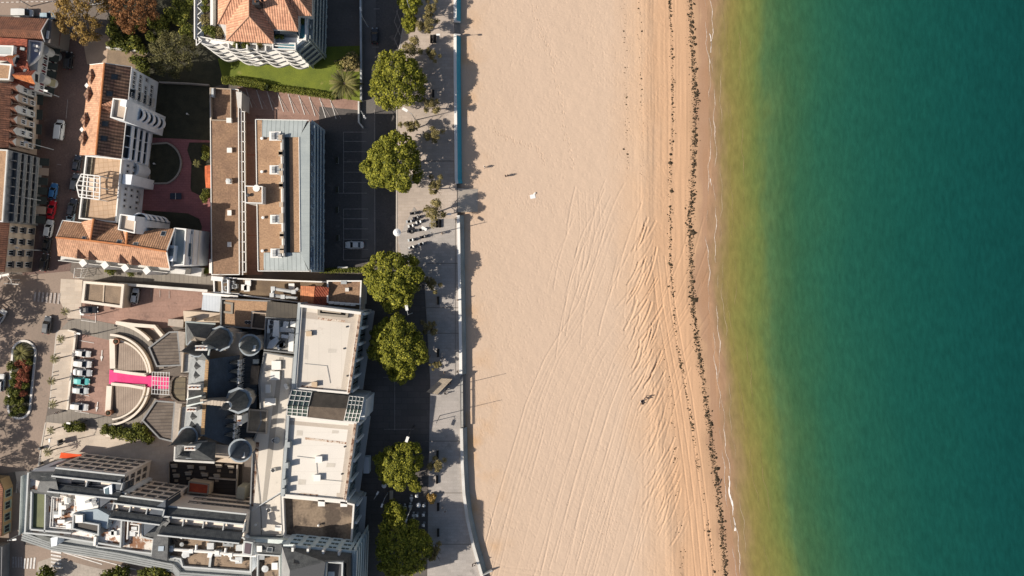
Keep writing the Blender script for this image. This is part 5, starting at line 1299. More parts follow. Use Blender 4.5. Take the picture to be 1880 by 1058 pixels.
mb.build('ridge', mat('ochre_ridge', (.40, .25, .12), (.3, .19, .1), scale=2, fine=.2), t)
# north pavilion: hip roofs
roof_faces(t, [[(341, 592, 14.3), (395, 596, 14.3), (378, 622, 19.5), (356, 618, 19.5)], [(341, 592, 14.3), (356, 618, 19.5), (342, 632, 14.3)]], slate)
roof_faces(t, [[(342, 632, 14.3), (356, 618, 19.5), (378, 622, 19.5), (395, 640, 14.3), (372, 655, 14.5)]], mat('stone_slate', (.20, .17, .14), (.15, .13, .11), fine=.15))
roof_faces(t, [[(395, 596, 14.3), (378, 622, 19.5), (395, 640, 14.3)]], slate)
roof_faces(t, [[(365, 640, 18.0), (384, 664, 17.0), (384, 640, 15)], [(365, 640, 18.0), (362, 660, 14.8), (384, 664, 17.0)]], slate_g)
mb = MB(); mb.path(P3([(341, 591, 14.3), (396, 595, 14.3)]), .2, 6); mb.path(P3([(342, 592, 14.3), (343, 634, 14.3)]), .2, 6); mb.path(P3([(372, 629, 19.6), (386, 637, 18), (383, 652, 17)]), .22, 6); mb.build('gutter', zincp, t)
# south pavilion
roof_faces(t, [[(322, 842, 14.3), (324, 818, 14.3), (352, 812, 19), (362, 826, 19.5)], [(322, 842, 14.3), (362, 826, 19.5), (394, 846, 14.3)], [(362, 826, 19.5), (396, 812, 14.8), (394, 846, 14.3)], [(352, 812, 19), (396, 812, 14.8), (362, 826, 19.5)]], slate)
mb = MB(); mb.path(P3([(321, 845, 14.2), (394, 849, 14.2)]), .3, 6); mb.path(P3([(322, 820, 14.2), (321, 846, 14.2)]), .25, 6); mb.build('gutter', white, t)
part_box(t, 'south_gallery', [(396, 815), (420, 818), (420, 838), (396, 836)], 0, 11.5, cream); part_box(t, 'gallery_end', [(420, 838), (446, 842), (445, 852), (395, 848)], 0, 9.5, cream)
# turrets
turret(t, (360, 639), 1.6, 0, 17.0, 25.0, stone, slate, 14)
turret(t, (403, 622), 2.15, 0, 16.2, 25.5, stone, slate, 8, windows=4)
for k_ in range(2):
    c = P(403, 622, 15.6 - k_ * 1.6); mb = MB(); mb.lathe((c.x * 1.0, c.y, 0), [(2.3, 15.6 - k_ * 2.6 - .4), (2.6, 15.6 - k_ * 2.6 - .3), (2.6, 15.6 - k_ * 2.6), (2.3, 15.6 - k_ * 2.6)], 8); mb.build('cornice', zincp, t)
turret(t, (458, 634), 1.85, 0, 15.0, 21.5, stone, slate_g, 22)
turret(t, (437, 736), 2.25, 0, 15.0, 25.0, stone, slate, 8, lantern=True, windows=5)
turret(t, (440, 828), 2.0, 0, 14.5, 20.5, stone, slate_b, 22)
turret(t, (344, 802), 1.7, 0, 16.6, 25.5, stone, slate, 14)
turret(t, (346, 827), 1.5, 0, 15.0, 20.0, stone, slate, 10)
mb = MB()
for i in range(8): mb.beam(P(371 + i * 6.2, 733 + i * .6, 17.9), P(371 + i * 6.2, 742 + i * .6, 17.9), .7, .18)
mb.prism(PP([(370, 733), (414, 736), (413, 744), (369, 742)], 17.8), 13.5, 17.8); mb.build('roof_passage', stone, t)
for x, y, z in ((466, 639, 15.2), (446, 835, 14.7)):
    c = P(x, y, z + 1); d_ = MB()
    for dy_ in (-.5, .5): d_.box((c.x, c.y + dy_, z), (.9, .18, 1.3))
    d_.box((c.x, c.y, z + 1.3), (1.0, 1.3, .16)); d_.build('dormer_front', whitep, t)
# dormers: west row of little gables, east row of tall white ones
for x, y in ((361, 657), (360, 673), (359, 690), (353, 766), (351, 783), (350, 797)):
    gable_dormer(t, (x + 7, y, 14.9), (x - 4, y, 14.5), .95, 1.2, slate, slate, stone)
for x, y in ((437, 667), (436.5, 683), (436, 700), (430, 768), (429, 784), (428, 800)):
    gable_dormer(t, (x - 15, y, 13.9), (x - 2, y, 13.3), .7, 1.1, slate_g, slate_g, whitep)
    c = P(x - 1, y, 13); d_ = MB()
    for dy_ in (-.5, .5): d_.box((c.x + .1, c.y + dy_, 10.8), (.4, .2, 1.7))
    d_.box((c.x + .1, c.y, 12.5), (.45, 1.35, .2)); d_.box((c.x + .1, c.y, 11.6), (.4, .8, .15)); d_.build('dormer_front', whitep, t)
facade(t, (440, 655), (430, 815), 12.0, 2.2, 4, 13, (.95, 1.6))
# central gable with chimneys
roof_faces(t, [[(378, 728, 18), (346, 726, 17.4), (345, 706, 13.5), (376, 712, 16)], [(378, 728, 18), (346, 726, 17.4), (343, 744, 13.5), (374, 744, 15.5)]], slate)
mb = MB(); mb.face([P(345, 706, 13.5), P(346, 726, 17.4), P(343, 744, 13.5)]); mb.prism(PP([(345, 706), (350, 706), (348, 744), (343, 744)], 13.5), 8, 13.5); mb.build('gable_wall', white, t)
chimney(t, 357, 711, 12, 19, 2.6, .9); chimney(t, 370, 639, 14, 22.0, 2.4, .9); chimney(t, 349, 823, 14, 21, 2.2, .8); chimney(t, 352, 752, 12, 18, 2.0, .8); chimney(t, 440, 772, 10, 14.5, .8, 2.0, 0, 2)
mb = MB(); mb.beam(P(344, 733, 17), P(372, 726, 19.5), .3, .3); mb.beam(P(344, 745, 16), P(375, 738, 19.5), .3, .3); mb.build('coping', zincp, t)
# west wall walk with seams
for q4 in ([(336, 650), (354, 652), (352, 684), (334, 684)], [(331, 748), (347, 748), (343, 812), (325, 812)]): part_box(t, 'wall_walk', q4, 0, 11.2, mat('pale_lead', (.36, .36, .34), (.30, .30, .29), fine=.08, pat='seam', ps=(1.0, 1), pcol=(.22, .22, .21), mortar=.07))
for q4 in ([(334, 648), (337, 648), (335, 684), (332, 684)], [(329, 748), (332, 748), (326, 812), (323, 812)]): part_box(t, 'parapet', q4, 0, 11.9, stone)
# narrow east court roofs
part_box(t, 'court_roof', [(446, 655), (475, 652), (468, 800), (436, 815)], 0, 8.5, mat('lead_roof', (.085, .095, .10), (.06, .068, .075), fine=.15, pat='seam', ps=(1.2, 1), pcol=(.04, .04, .045), mortar=.1))
part_box(t, 'court_roof', [(461, 672), (476, 672), (473, 706), (459, 706)], 0, 9.6, stained); part_box(t, 'court_roof', [(457, 752), (490, 755), (488, 796), (453, 793)], 0, 9.3, mat('tan_felt', (.27, .22, .16), (.20, .165, .12), scale=.5, fine=.15))
mb = MB(); mb.ring(PP([(456, 751), (491, 754), (489, 797), (452, 794)], 9.7), .3, 9.3, 9.7); mb.build('parapet', stone, t)
part_box(t, 'roof_box', [(464, 660), (474, 660), (474, 668), (464, 668)], 8.5, 9.6, zincp)
# lower wings of weathered planks, and the round porch
for pts, nm in (([(272, 638), (310, 609), (327, 608), (333, 672), (287, 674)], 0), ([(260, 772), (285, 735), (322, 738), (316, 812), (292, 806)], 1)):
    mb = MB(); mb.prism(PP(pts, 4.4), 0, 4.4, 1); mb.build('wing_wall', stone, t)
    mb = MB(); mb.ang = .03; pl = inset(PP(pts, 4.6), .25)
    a = sum(pl[i][0] * pl[(i + 1) % len(pl)][1] - pl[(i + 1) % len(pl)][0] * pl[i][1] for i in range(len(pl)))
    mb.prism(pl if a > 0 else pl[::-1], 4.4, 4.62); mb.build('wing_roof', plank_d, t)
    mb = MB(); mb.ring(PP(pts, 5.0), .35, 4.3, 5.0); mb.build('wing_parapet', darkm if False else greyw, t)
part_box(t, 'link_roof', [(327, 608), (340, 610), (337, 676), (333, 674)], 0, 5.6, conc); part_box(t, 'link_roof', [(322, 738), (334, 740), (326, 812), (316, 812)], 0, 5.6, conc)
oc = [(312, 700), (318, 690), (330, 686), (347, 688), (346, 742), (326, 741), (315, 733), (310, 722)]
mb = MB(); mb.prism(PP(oc, 6.2), 0, 6.2); mb.build('porch_wall', stone, t)
mb = MB(); mb.prism(inset(PP(oc, 6.5), .8), 6.2, 6.5); mb.build('porch_roof', mat('mossy_planks', (.14, .115, .075), (.10, .08, .055), scale=.5, fine=.2, pat='seam', ps=(1.5, 1), pcol=(.07, .06, .045), mortar=.25), t)
mb = MB(); mb.ring(PP(oc, 6.9), .5, 6.2, 6.9); mb.build('porch_parapet', plank_d, t)
# glass canopy over the steps
mb = MB()
for i in range(7): mb.beam(P(280 + i * 5.2, 683, 4.6), P(279 + i * 5.2, 724, 4.6), .1, .14)
for i in range(6): mb.beam(P(280, 683 + i * 8, 4.62), P(312, 685 + i * 8, 4.62), .1, .14)
for q in ((281, 684), (279, 724)): mb.beam(P(*q), P(*q) + Vector((0, 0, 4.6)), .15, .15)
mb.build('canopy_frame', lightm, t)

# forecourt terraces: plank decks between curved walls
def arc(cx, cy, r, a0, a1, n, sq=1.0): return [(cx + r * math.cos(R(a0 + (a1 - a0) * i / n)), cy - sq * r * math.sin(R(a0 + (a1 - a0) * i / n))) for i in range(n + 1)]
def wall_thing(name, label, cat, pts, wd, h_, m, z=0, cap=None):
    o = thing(name, label, cat, cen(pts)); q = [P(a, b) for a, b in pts]
    for p in q: p.z = z
    mb = MB(); L_ = []; R_ = []
    for i, p in enumerate(q):
        d = (q[min(i + 1, len(q) - 1)] - q[max(i - 1, 0)]).normalized(); n = Vector((-d.y, d.x, 0)) * wd / 2; L_.append(p + n); R_.append(p - n)
    mb.prism([xy(p) for p in R_] + [xy(p) for p in L_[::-1]], z, z + h_); mb.build('wall', m, o)
    if cap:
        cp = MB(); L2 = [p + (p - r_) * .12 for p, r_ in zip(L_, R_)]; R2 = [r_ + (r_ - p) * .12 for p, r_ in zip(L_, R_)]
        cp.prism([xy(p) for p in R2] + [xy(p) for p in L2[::-1]], z + h_, z + h_ + .1); cp.build('coping', cap, o)
    return o
cur = mat('cream_stone', (.58, .50, .40), (.50, .43, .34), fine=.08)
curw = mat('pale_stone', (.64, .57, .48), (.56, .50, .42), fine=.06)
for lab, cx_, cy_, a0, a1, sq in (('upper quarter-round plank terrace with low cream wall north of the pink carpet', 206, 690, 8, 88, 1.0), ('lower quarter-round plank terrace with low cream wall south of the pink carpet', 203, 706, -86, -6, 1.0)):
    o = thing('terrace', lab, 'terrace', P(cx_ + 25, cy_ - 15 if a0 > 0 else cy_ + 25))
    pl = [(214, cy_ + (-6 if a0 > 0 else 2))] + arc(cx_, cy_, 66, a0, a1 - 6, 14)
    if a0 < 0: pl = [(212, 704)] + [(x, y) for x, y in arc(203, 702, 64, -4, -80, 14)]
    else: pl = [(216, 681)] + [(x, y) for x, y in arc(208, 690, 64, 9, 80, 14)]
    mb = MB(); mb.ang = math.pi / 2; mb.prism(PP(pl, .9), 0, .9); mb.build('deck', plank, o)
    aa = arc(208, 690, 67, 6, 84, 18) if a0 > 0 else arc(203, 702, 67, -6, -84, 18)
    q = [P(*p) for p in aa]; w_ = MB()
    for p0, p1 in zip(q[:-1], q[1:]): w_.beam(p0, p1, .4, 1.1)
    w_.build('low_wall', curw, o)
wall_thing('curved_wall', 'tall curved cream wall around the upper plank terrace', 'wall', arc(206, 690, 76, 5, 88, 22), .42, 1.6, cur, cap=curw)
wall_thing('curved_wall', 'tall curved cream wall around the lower plank terrace', 'wall', arc(203, 702, 76, -6, -88, 22), .42, 1.6, cur, cap=curw)
wall_thing('low_wall', 'white straight wall along the left side of the upper plank terrace', 'wall', [(209, 622), (210, 676)], 1.3, .9, curw)
wall_thing('low_wall', 'white straight wall along the left side of the lower plank terrace', 'wall', [(204, 708), (201, 758)], 1.3, .9, curw)
wall_thing('low_wall', 'white wall bordering the pink carpet on its north side', 'wall', [(213, 680), (240, 684), (272, 688)], .7, 1.1, curw)
wall_thing('low_wall', 'white wall bordering the pink carpet on its south side', 'wall', [(208, 704), (240, 707), (268, 712)], .7, 1.1, curw)
wall_thing('ramp_wall', 'white outer wall of the upper curved carriage ramp', 'wall', [(218, 594)] + arc(206, 690, 98, 82, 42, 14), .6, 1.3, cur, cap=curw)
wall_thing('ramp_wall', 'pale garden wall running behind the upper ramp to the hotel', 'wall', [(219, 592), (250, 596), (289, 599), (303, 616)], .7, 1.6, cur, cap=curw)
wall_thing('ramp_wall', 'white outer wall of the lower curved carriage ramp', 'wall', arc(203, 702, 95, -40, -92, 14), .6, 1.3, cur, cap=curw)
for lab, r0, r1, cy_, a0, a1 in (('upper', 79, 96, 690, 8, 84), ('lower', 79, 93, 702, -88, -20)):
    cx_ = 206 if cy_ == 690 else 203
    A_ = arc(cx_, cy_, r0, a0, a1, 20); B_ = arc(cx_, cy_, r1, a0, a1, 20); mb = MB()
    for i in range(20): mb.face([P(*A_[i], .55), P(*A_[i + 1], .55), P(*B_[i + 1], .55), P(*B_[i], .55)][::-1] if a0 < a1 and False else [P(*A_[i], .55), P(*B_[i], .55), P(*B_[i + 1], .55), P(*A_[i + 1], .55)])
    o = mb.build('ramp', conc_g); o['kind'] = 'structure'
mb = MB()
cp = [(201, 679), (215, 682), (240, 686), (276, 690), (278, 714), (240, 710), (215, 706), (200, 705)]
mb.face([P(a, b, .55 if a > 210 else .22) for a, b in cp][::-1]); mb.face([P(a, b, .55) for a, b in ((276, 690), (311, 692), (309, 714), (278, 714))][::-1])
o = mb.build('carpet', pinkc); tag(o, 'long bright pink carpet leading across the forecourt to the hotel steps', 'carpet')
for k_, (x, y) in enumerate(((220, 626), (206, 756))):
    o = thing('planter', ('terracotta flower pot on the upper terrace wall end', 'terracotta flower pot on the lower terrace wall end')[k_], 'planter', P(x, y)); mb = MB(); mb.lathe((o.location.x, o.location.y, 0), [(.5, 0), (.75, 1.9), (.62, 1.9), (.5, 1.7), (0, 1.7)], 14); mb.build('pot', mat('terracotta', (.30, .15, .09), fine=.2), o)
    mb = MB(); mb.lathe((o.location.x, o.location.y, 1.65), [(.55, 0), (.4, .3), (0, .45)], 8); mb.build('plant', soil, o)

# ================================================================== casino / thalasso halls with the flat roofs
t = thing('casino_hall', 'large white flat roofed hall block with glazed canopy roof between the two halls', 'building', cen([(480, 560), (680, 990)]))
z = 12.5
facw = mat('facade_white', (.64, .66, .65), (.54, .56, .55), fine=.08)
flat_block(t, [(551, 559), (663, 573), (640, 724), (540, 715)], z, 0, facw, membrane, .7, .5, pm=mat('parapet_white', (.60, .57, .52), fine=.06))
flat_block(t, [(527, 762), (655, 776), (634, 922), (517, 911)], z, 0, facw, membrane_w, .7, .5, pm=MATS['parapet_white'])
flat_block(t, [(517, 911), (634, 922), (651, 926), (646, 1000), (520, 988)], 9.6, 0, facw, stained, 1.3, .4, pm=MATS['parapet_white'])
for pts in ([(646, 574), (659, 575), (637, 722), (625, 721)], [(640, 778), (651, 779), (631, 918), (622, 917)]):
    mb = MB(); mb.prism(PP(pts, z + .2), z - .1, z + .06 + .004); mb.build('roof_strip', mat('strip_membrane', (.42, .365, .30), (.36, .31, .26), fine=.1), t)
for A0, B0 in (((662, 575), (641, 722)), ((653, 778), (634, 918))):
    mb = MB(); q0, q1 = P(*A0, z + .7), P(*B0, z + .7); mb.beam(q0 + Vector((-.1, 0, -.02)), q1 + Vector((-.1, 0, -.02)), .55, .09); mb.build('rust_streaked_coping', rustspot, t)
for pts in ([(556, 572), (652, 584), (651, 595), (555, 584)], [(527, 772), (650, 783), (649, 790), (527, 779)], [(618, 905), (632, 906), (632, 914), (618, 913)]): mb = MB(); mb.prism(PP(pts, z), z - .2, z + .03); mb.build('roof_strip', MATS['strip_membrane'], t)
for pts in ([(585, 583), (635, 589), (633, 592), (584, 587)], [(560, 803), (636, 812), (638, 816), (560, 807)], [(553, 905), (584, 908), (583, 913), (540, 910)], [(553, 707), (628, 717), (626, 721), (552, 712)]):
    mb = MB(); mb.prism(PP(pts, z), z - .2, z + .045); mb.build('rust_stain', mat('rust_patch', (.52, .47, .40), (.45, .33, .24), scale=.5, fine=.2, spots=((.19, .085, .045), 1.1, .50)), t)
for x0, y0, x1, y1 in ((560, 605, 572, 611), (556, 700, 576, 708), (603, 640, 618, 648), (560, 633, 566, 660), (545, 790, 556, 800), (600, 850, 616, 858), (548, 880, 562, 890), (610, 790, 622, 796)): part_box(t, 'membrane_patch', [(x0, y0), (x1, y0 + 1), (x1 - 1, y1), (x0 - 1, y1)], z - .1, z + .022, mat('patch_membrane', (.47, .43, .37), (.42, .38, .33), fine=.06))
for x, y in ((646, 690), (640, 640), (645, 600), (636, 870), (641, 820), (560, 580), (545, 700)): vent(t, x - 8, y, z, .22, .25, darkm)
pipes(t, [(559, 668, z + .12), (600, 672, z + .12), (606, 704, z + .12)], .05, greym); pipes(t, [(545, 838, z + .12), (580, 842, z + .12), (583, 880, z + .12), (628, 884, z + .12)], .05, greym)
# sunken frame at the north end
mb = MB(); mb.ring(PP([(583, 565), (640, 571), (638, 584), (583, 579)], z + 1.0), .55, z, z + 1.0); mb.build('roof_frame', mat('tan_frame', (.24, .21, .17), fine=.1), t)
part_box(t, 'frame_floor', [(587, 568), (635, 573), (634, 580), (587, 575)], z + .02, z + .1, darkm); part_box(t, 'frame_louvre', [(590, 568), (626, 572), (626, 576), (590, 572)], z + .1, z + .7, mat('tan_louvre', (.34, .29, .23), fine=.1))
part_box(t, 'roof_step', [(551, 559), (663, 573), (662, 578), (551, 564)], z, z + 1.2, MATS['parapet_white'])
wpar = mat('grey_parapet', (.33, .35, .35), (.27, .29, .29), fine=.08)
part_box(t, 'side_parapet', [(547, 556), (552, 556), (541, 716), (535, 715)], 0, z + .9, wpar)
part_box(t, 'side_parapet', [(527, 764), (531, 764), (521, 912), (515, 911)], 0, z + .9, wpar)
roofbox(t, 567, 613, z, 1.1, 1.0, .8, mat('tan_box', (.44, .33, .22), fine=.1)); vent(t, 573, 612, z, .3, .7, darkm); roofbox(t, 577, 706, z, 1.1, 1.0, .9, MATS['tan_box'])
for x, y in ((585, 844), (582, 878)): roofbox(t, x, y, z, 1.4, 1.3, .9, whitep)
for x, y in ((529, 817), (526, 855), (522, 886), (520, 903)): part_box(t, 'roof_box', rect(x - 3, y - 5, x + 3, y + 5), z - 2, z + 1.7, wpar)
for x, y in ((590, 924), (631, 925)): roofbox(t, x, y, 9.6, 1.4, 1.3, 1.3, whitep)
vent(t, 586, 963, 9.6, .25, .9, whitep)
# glazed canopy, a ridge roof across the gap
zr, zs = 16.0, 13.6
def gable_strip(f0, f1, m, nm, t_=.2):
    n0, n1 = (536, 716), (668, 730); r0, r1 = (528, 744), (664, 752); s0, s1 = (527, 762), (658, 775)
    L_ = lambda a, b, f: (a[0] + (b[0] - a[0]) * f, a[1] + (b[1] - a[1]) * f)
    roof_faces(t, [[(*L_(n0, n1, f0), zs), (*L_(n0, n1, f1), zs), (*L_(r0, r1, f1), zr), (*L_(r0, r1, f0), zr)]], m[0], t_, nm); roof_faces(t, [[(*L_(r0, r1, f0), zr), (*L_(r0, r1, f1), zr), (*L_(s0, s1, f1), zs), (*L_(s0, s1, f0), zs)]], m[1], t_, nm)
    return L_, n0, n1, r0, r1, s0, s1
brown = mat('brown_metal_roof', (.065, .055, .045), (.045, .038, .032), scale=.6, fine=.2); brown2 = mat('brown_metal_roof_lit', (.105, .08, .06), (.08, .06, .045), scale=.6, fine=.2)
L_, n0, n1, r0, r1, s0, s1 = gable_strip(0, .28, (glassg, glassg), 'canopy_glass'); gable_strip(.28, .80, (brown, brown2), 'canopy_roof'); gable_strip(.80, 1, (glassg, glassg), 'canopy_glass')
up_ = Vector((0, 0, .05))
for fa, fb, fs in ((0, .28, (0, .07, .14, .21, .28)), (.80, 1, (.80, .85, .90, .95, 1))):
    mb = MB()
    for f in fs:
        mb.beam(P(*L_(n0, n1, f), zs + .05), P(*L_(r0, r1, f), zr + .05), .11, .14); mb.beam(P(*L_(r0, r1, f), zr + .05), P(*L_(s0, s1, f), zs + .05), .11, .14)
    for g_ in (0, .33, .66, 1):
        for m0, m1 in ((n0, n1), (s0, s1)):
            a = P(*L_(m0, m1, fa), zs).lerp(P(*L_(r0, r1, fa), zr), g_); b_ = P(*L_(m0, m1, fb), zs).lerp(P(*L_(r0, r1, fb), zr), g_); mb.beam(a + up_, b_ + up_, .11, .14)
    mb.build('canopy_frame', whitep, t)
part_box(t, 'canopy_wall', [(540, 722), (662, 734), (652, 770), (531, 758)], 0, 13.3, facw)
# stair of glass on the east end
mb = MB()
for i in range(6): mb.beam(P(664, 752, 13 - i * 2), P(673, 737, 13 - i * 2), .1, .12); mb.beam(P(664, 752, 13 - i * 2), P(672, 764, 13 - i * 2), .1, .12)
mb.build('glazed_bay_frame', whitep, t); part_box(t, 'bay', [(661, 732), (672, 734), (669, 770), (655, 772)], 0, 11, facw)
# east front: pilasters, tall windows, ledge
for A0, B0, n_ in (((663, 573), (640, 724), 5), ((655, 776), (634, 922), 4), ((651, 926), (646, 1000), 2)):
    zz = z if n_ != 2 else 10.4; A_, B_, d, n, rz = wall_frame(A0, B0, zz + .7); l = (B_ - A_).length
    for i in range(n_ + 1):
        q = A_ + d * min(max(l * i / n_, .5), l - .5); mb = MB(); mb.box((q.x + n.x * .35, q.y + n.y * .35, 0), (.55, .6, zz - .5), rz); mb.build('pilaster', facw, t)
    for i in range(n_):
        for j in range(2):
            q = A_ + d * l * (i + .3 + .4 * j) / n_; put(t, 'window', win_mesh(2.3, 5.2, mat('green_grey_frame', (.20, .24, .23), fine=.1), glass), (q.x, q.y, 5.2), rz); put(t, 'window', win_mesh(1.7, 2.6, MATS['green_grey_frame'], glass), (q.x, q.y, 1.2), rz)
    mb = MB(); mb.beam(A_ + n * .8 + Vector((0, 0, 4.2)), B_ + n * .8 + Vector((0, 0, 4.2)), 1.5, .3); mb.build('ledge', mat('pale_ledge', (.36, .35, .33), fine=.1), t)
# west terraces and the duct yard
flat_block(t, [(484, 646), (540, 656), (535, 717), (527, 762), (517, 911), (519, 984), (456, 986), (463, 812), (478, 775), (474, 700)], 9.0, 0, white, mat('terrace_membrane', (.56, .51, .44), (.49, .445, .385), scale=.1, lo=.35, hi=.7, fine=.06, spots=((.37, .335, .285), .25, .6)), .4, .3, pm=greyw)
mb = MB(); mb.prism(PP([(513, 656), (521, 657), (505, 800), (488, 930), (481, 930), (494, 800)], 9.02), 8.8, 9.03); mb.build('roof_strip', mat('grey_strip', (.31, .28, .24), fine=.1), t)
mb = MB(); mb.prism(PP([(470, 812), (476, 812), (465, 930), (458, 930)], 9.05), 8.8, 9.04); mb.build('rust_stain', rustspot, t)
for x, y, a, b in ((507, 671, 2.0, 1.9), (505, 690, 2.0, 1.9), (492, 714, 1.0, 1.8), (496, 738, 2.3, 1.5), (511, 970, 1.4, 1.2)): roofbox(t, x, y, 9, a, b, .7, whitep)
for x, y in ((526, 707), (528, 711)): vent(t, x, y, 9, .45, .8)
for x, y in ((501, 864), (493, 937), (503, 809)): ac_unit(t, x, y, 9, 1.0, .8, .9, .1, whitep)
vent(t, 510, 807, 9, .8, .9, greym); vent(t, 471, 962, 9, .3, .9, whitep)
pipes(t, [(462, 938, 9.6), (490, 920, 9.6), (519, 902, 9.8), (534, 898, 9.8)], .12); pipes(t, [(468, 834, 9.15), (479, 940, 9.15), (480, 982, 9.15)], .06, darkm)
flat_block(t, [(487, 582), (546, 586), (541, 650), (484, 644)], 9.4, 0, white, mat('yard_roof', (.40, .39, .36), (.28, .27, .25), fine=.15), .8, .3, pm=greyw)
roof_faces(t, [[(491, 553, 12.2), (547, 559, 12.2), (546, 586, 10.6), (488, 581, 10.6)]], mat('dark_felt', (.075, .065, .052), (.055, .048, .04), fine=.15, pat='seam', ps=(.9, 0), pcol=(.04, .035, .03), mortar=.08)); part_box(t, 'duct_house', [(492, 556), (545, 561), (544, 584), (490, 580)], 0, 10.4, greyw)
for i, pts in enumerate(([(492, 587), (497, 587), (495, 612), (490, 612)], [(503, 588), (512, 589), (512, 620), (500, 618)], [(521, 590), (530, 591), (528, 602), (519, 601)], [(512, 600), (540, 604), (540, 611), (511, 609)], [(530, 612), (540, 613), (538, 646), (529, 645)], [(494, 628), (508, 618), (512, 626), (500, 640), (490, 640)], [(507, 636), (520, 628), (523, 633), (511, 643)], [(533, 590), (543, 591), (542, 601), (532, 600)], [(517, 614), (530, 616), (528, 622), (516, 620)])):
    part_box(t, 'duct', pts, 9.4, 10.6 + (i % 3) * .4, [lightm, whitep, mat('shiny_duct', (.42, .44, .45), rough=.4, metal=.3, fine=.08)][i % 3])
for x, y in ((499, 592), (497, 600), (502, 616), (498, 621)): ac_unit(t, x, y, 9.4, .95, .95, 1.2, 0, greym)
for x, y in ((538, 620), (538, 629)): ac_unit(t, x, y, 9.4, .8, .9, 1.3, 0, whitep)
part_box(t, 'dark_tank', [(513, 627), (521, 628), (520, 640), (512, 638)], 9.4, 10.6, darkm)

# back rooms between hotel and hall
t = thing('service_building', 'cluster of low service roofs with brown gravel and white boxes behind the hotel', 'building', cen([(380, 540), (490, 600)]))
flat_block(t, [(405, 548), (497, 552), (490, 575), (464, 574), (462, 604), (404, 600)], 7.4, 0, beige, gravel, .5, .3, pm=greyw)
flat_block(t, [(464, 573), (490, 575), (486, 606), (460, 603)], 8.2, 0, beige, stained, .4, .25)
part_box(t, 'white_shed', [(373, 538), (406, 541), (404, 573), (370, 569)], 0, 5.2, mat('pale_blue_sheet', (.48, .51, .54), (.42, .45, .48), fine=.05, pat='seam', ps=(.7, 0), pcol=(.36, .39, .42), mortar=.08)); roof_faces(t, [[(371, 537, 6.6), (437, 543, 6.6), (436, 547, 6.4), (371, 541, 6.4)]], whitep)
mb = MB(); mb.ring(PP([(405, 553), (428, 556), (427, 577), (403, 574)], 7.6), .5, 0, 7.6); mb.build('yard_wall', MATS['tan_frame'], t)
part_box(t, 'yard_floor', [(408, 556), (425, 558), (424, 574), (406, 572)], 5.0, 5.2, greyw); pipes(t, [(409, 572, 5.8), (418, 565, 5.8), (424, 567, 5.8)], .3)
part_box(t, 'low_block', [(336, 571), (404, 575), (403, 592), (338, 590)], 0, 5.0, cream); part_box(t, 'low_block', [(309, 586), (337, 587), (336, 602), (308, 598)], 0, 2.4, conc); part_box(t, 'tall_flue', [(340, 583), (352, 584), (350, 592), (339, 591)], 0, 7.5, stone)
roof_faces(t, [[(372, 586, 7.8), (405, 577, 7.8), (404, 590, 7.0), (376, 590, 7.0)]], stained)
for x, y in ((437, 612), (441, 616)): ac_unit(t, x, y, 7, 1.2, 1.2, 1.2, 0, greym)
ac_unit(t, 455, 592, 7.4, 1.4, .8, .9, 0, whitep, 2)
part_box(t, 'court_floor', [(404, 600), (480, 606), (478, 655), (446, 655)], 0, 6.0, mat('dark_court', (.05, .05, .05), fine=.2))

t = thing('restaurant_building', 'long flat brown roofed building with white parapet and an orange tiled cube', 'building', cen([(395, 510), (665, 560)]))
flat_block(t, [(391, 507), (440, 511), (600, 517), (664, 515), (662, 571), (560, 558), (440, 543), (437, 541), (392, 538)], 5.2, 0, white, mat('brown_felt', (.165, .115, .07), (.115, .08, .052), scale=.3, fine=.2), .5, .3, pm=whitep)
roof_faces(t, [[(552, 525, 9.2), (578, 526, 9.2), (575, 560, 7.0), (551, 556, 7.0)]], mat('sunny_pan_tiles', (.52, .21, .10), (.45, .17, .08), pat='tile', ps=(.5, .6), pamt=.2, fine=.1)); roof_faces(t, [[(577, 525, 9.2), (604, 528, 8.0), (601, 560, 6.4), (575, 560, 7.0)]], tile_r)
part_box(t, 'cube_wall', [(553, 527), (603, 530), (600, 558), (552, 556)], 0, 6.5, beige)
flat_block(t, [(600, 515), (664, 515), (662, 560), (600, 556)], 6.6, 0, white, gravel_d, .7, .3, pm=whitep); roofbox(t, 631, 519, 6.6, 1.2, .6, .8, greym); roofbox(t, 637, 532, 6.6, .7, .7, .6, white)
for i in range(5): roofbox(t, 608 + i * 10, 556 + i * .8, 6.6, 1.0, .5, .5, whitep)
pipes(t, [(548, 530, 7.5), (540, 536, 7.5), (502, 530, 7.5), (500, 542, 7.5), (520, 545, 7.0), (546, 548, 7.0)], .42); pipes(t, [(420, 514, 6.6), (420, 538, 6.6)], .35, whitep); pipes(t, [(408, 512, 6.4), (409, 536, 6.4), (424, 538, 6.4)], .25); 
for x, y in ((413, 516), (425, 520), (430, 526), (417, 529)): ac_unit(t, x, y, 5.2, 1.2, 1.0, 1.3, .1, greym)
for x, y in ((455, 520), (448, 528), (453, 530), (535, 526)): roofbox(t, x, y, 5.2, 1.2, 1.2, .9, whitep)
part_box(t, 'white_wing', [(388, 507), (410, 509), (409, 517), (387, 515)], 0, 6.6, whitep)
wall_thing('garden_wall', 'long dark topped wall between the alley and the hotel forecourt', 'wall', [(226, 521), (300, 527), (388, 534)], .5, 2.4, mat('dark_wall', (.10, .085, .07), fine=.2), cap=white)

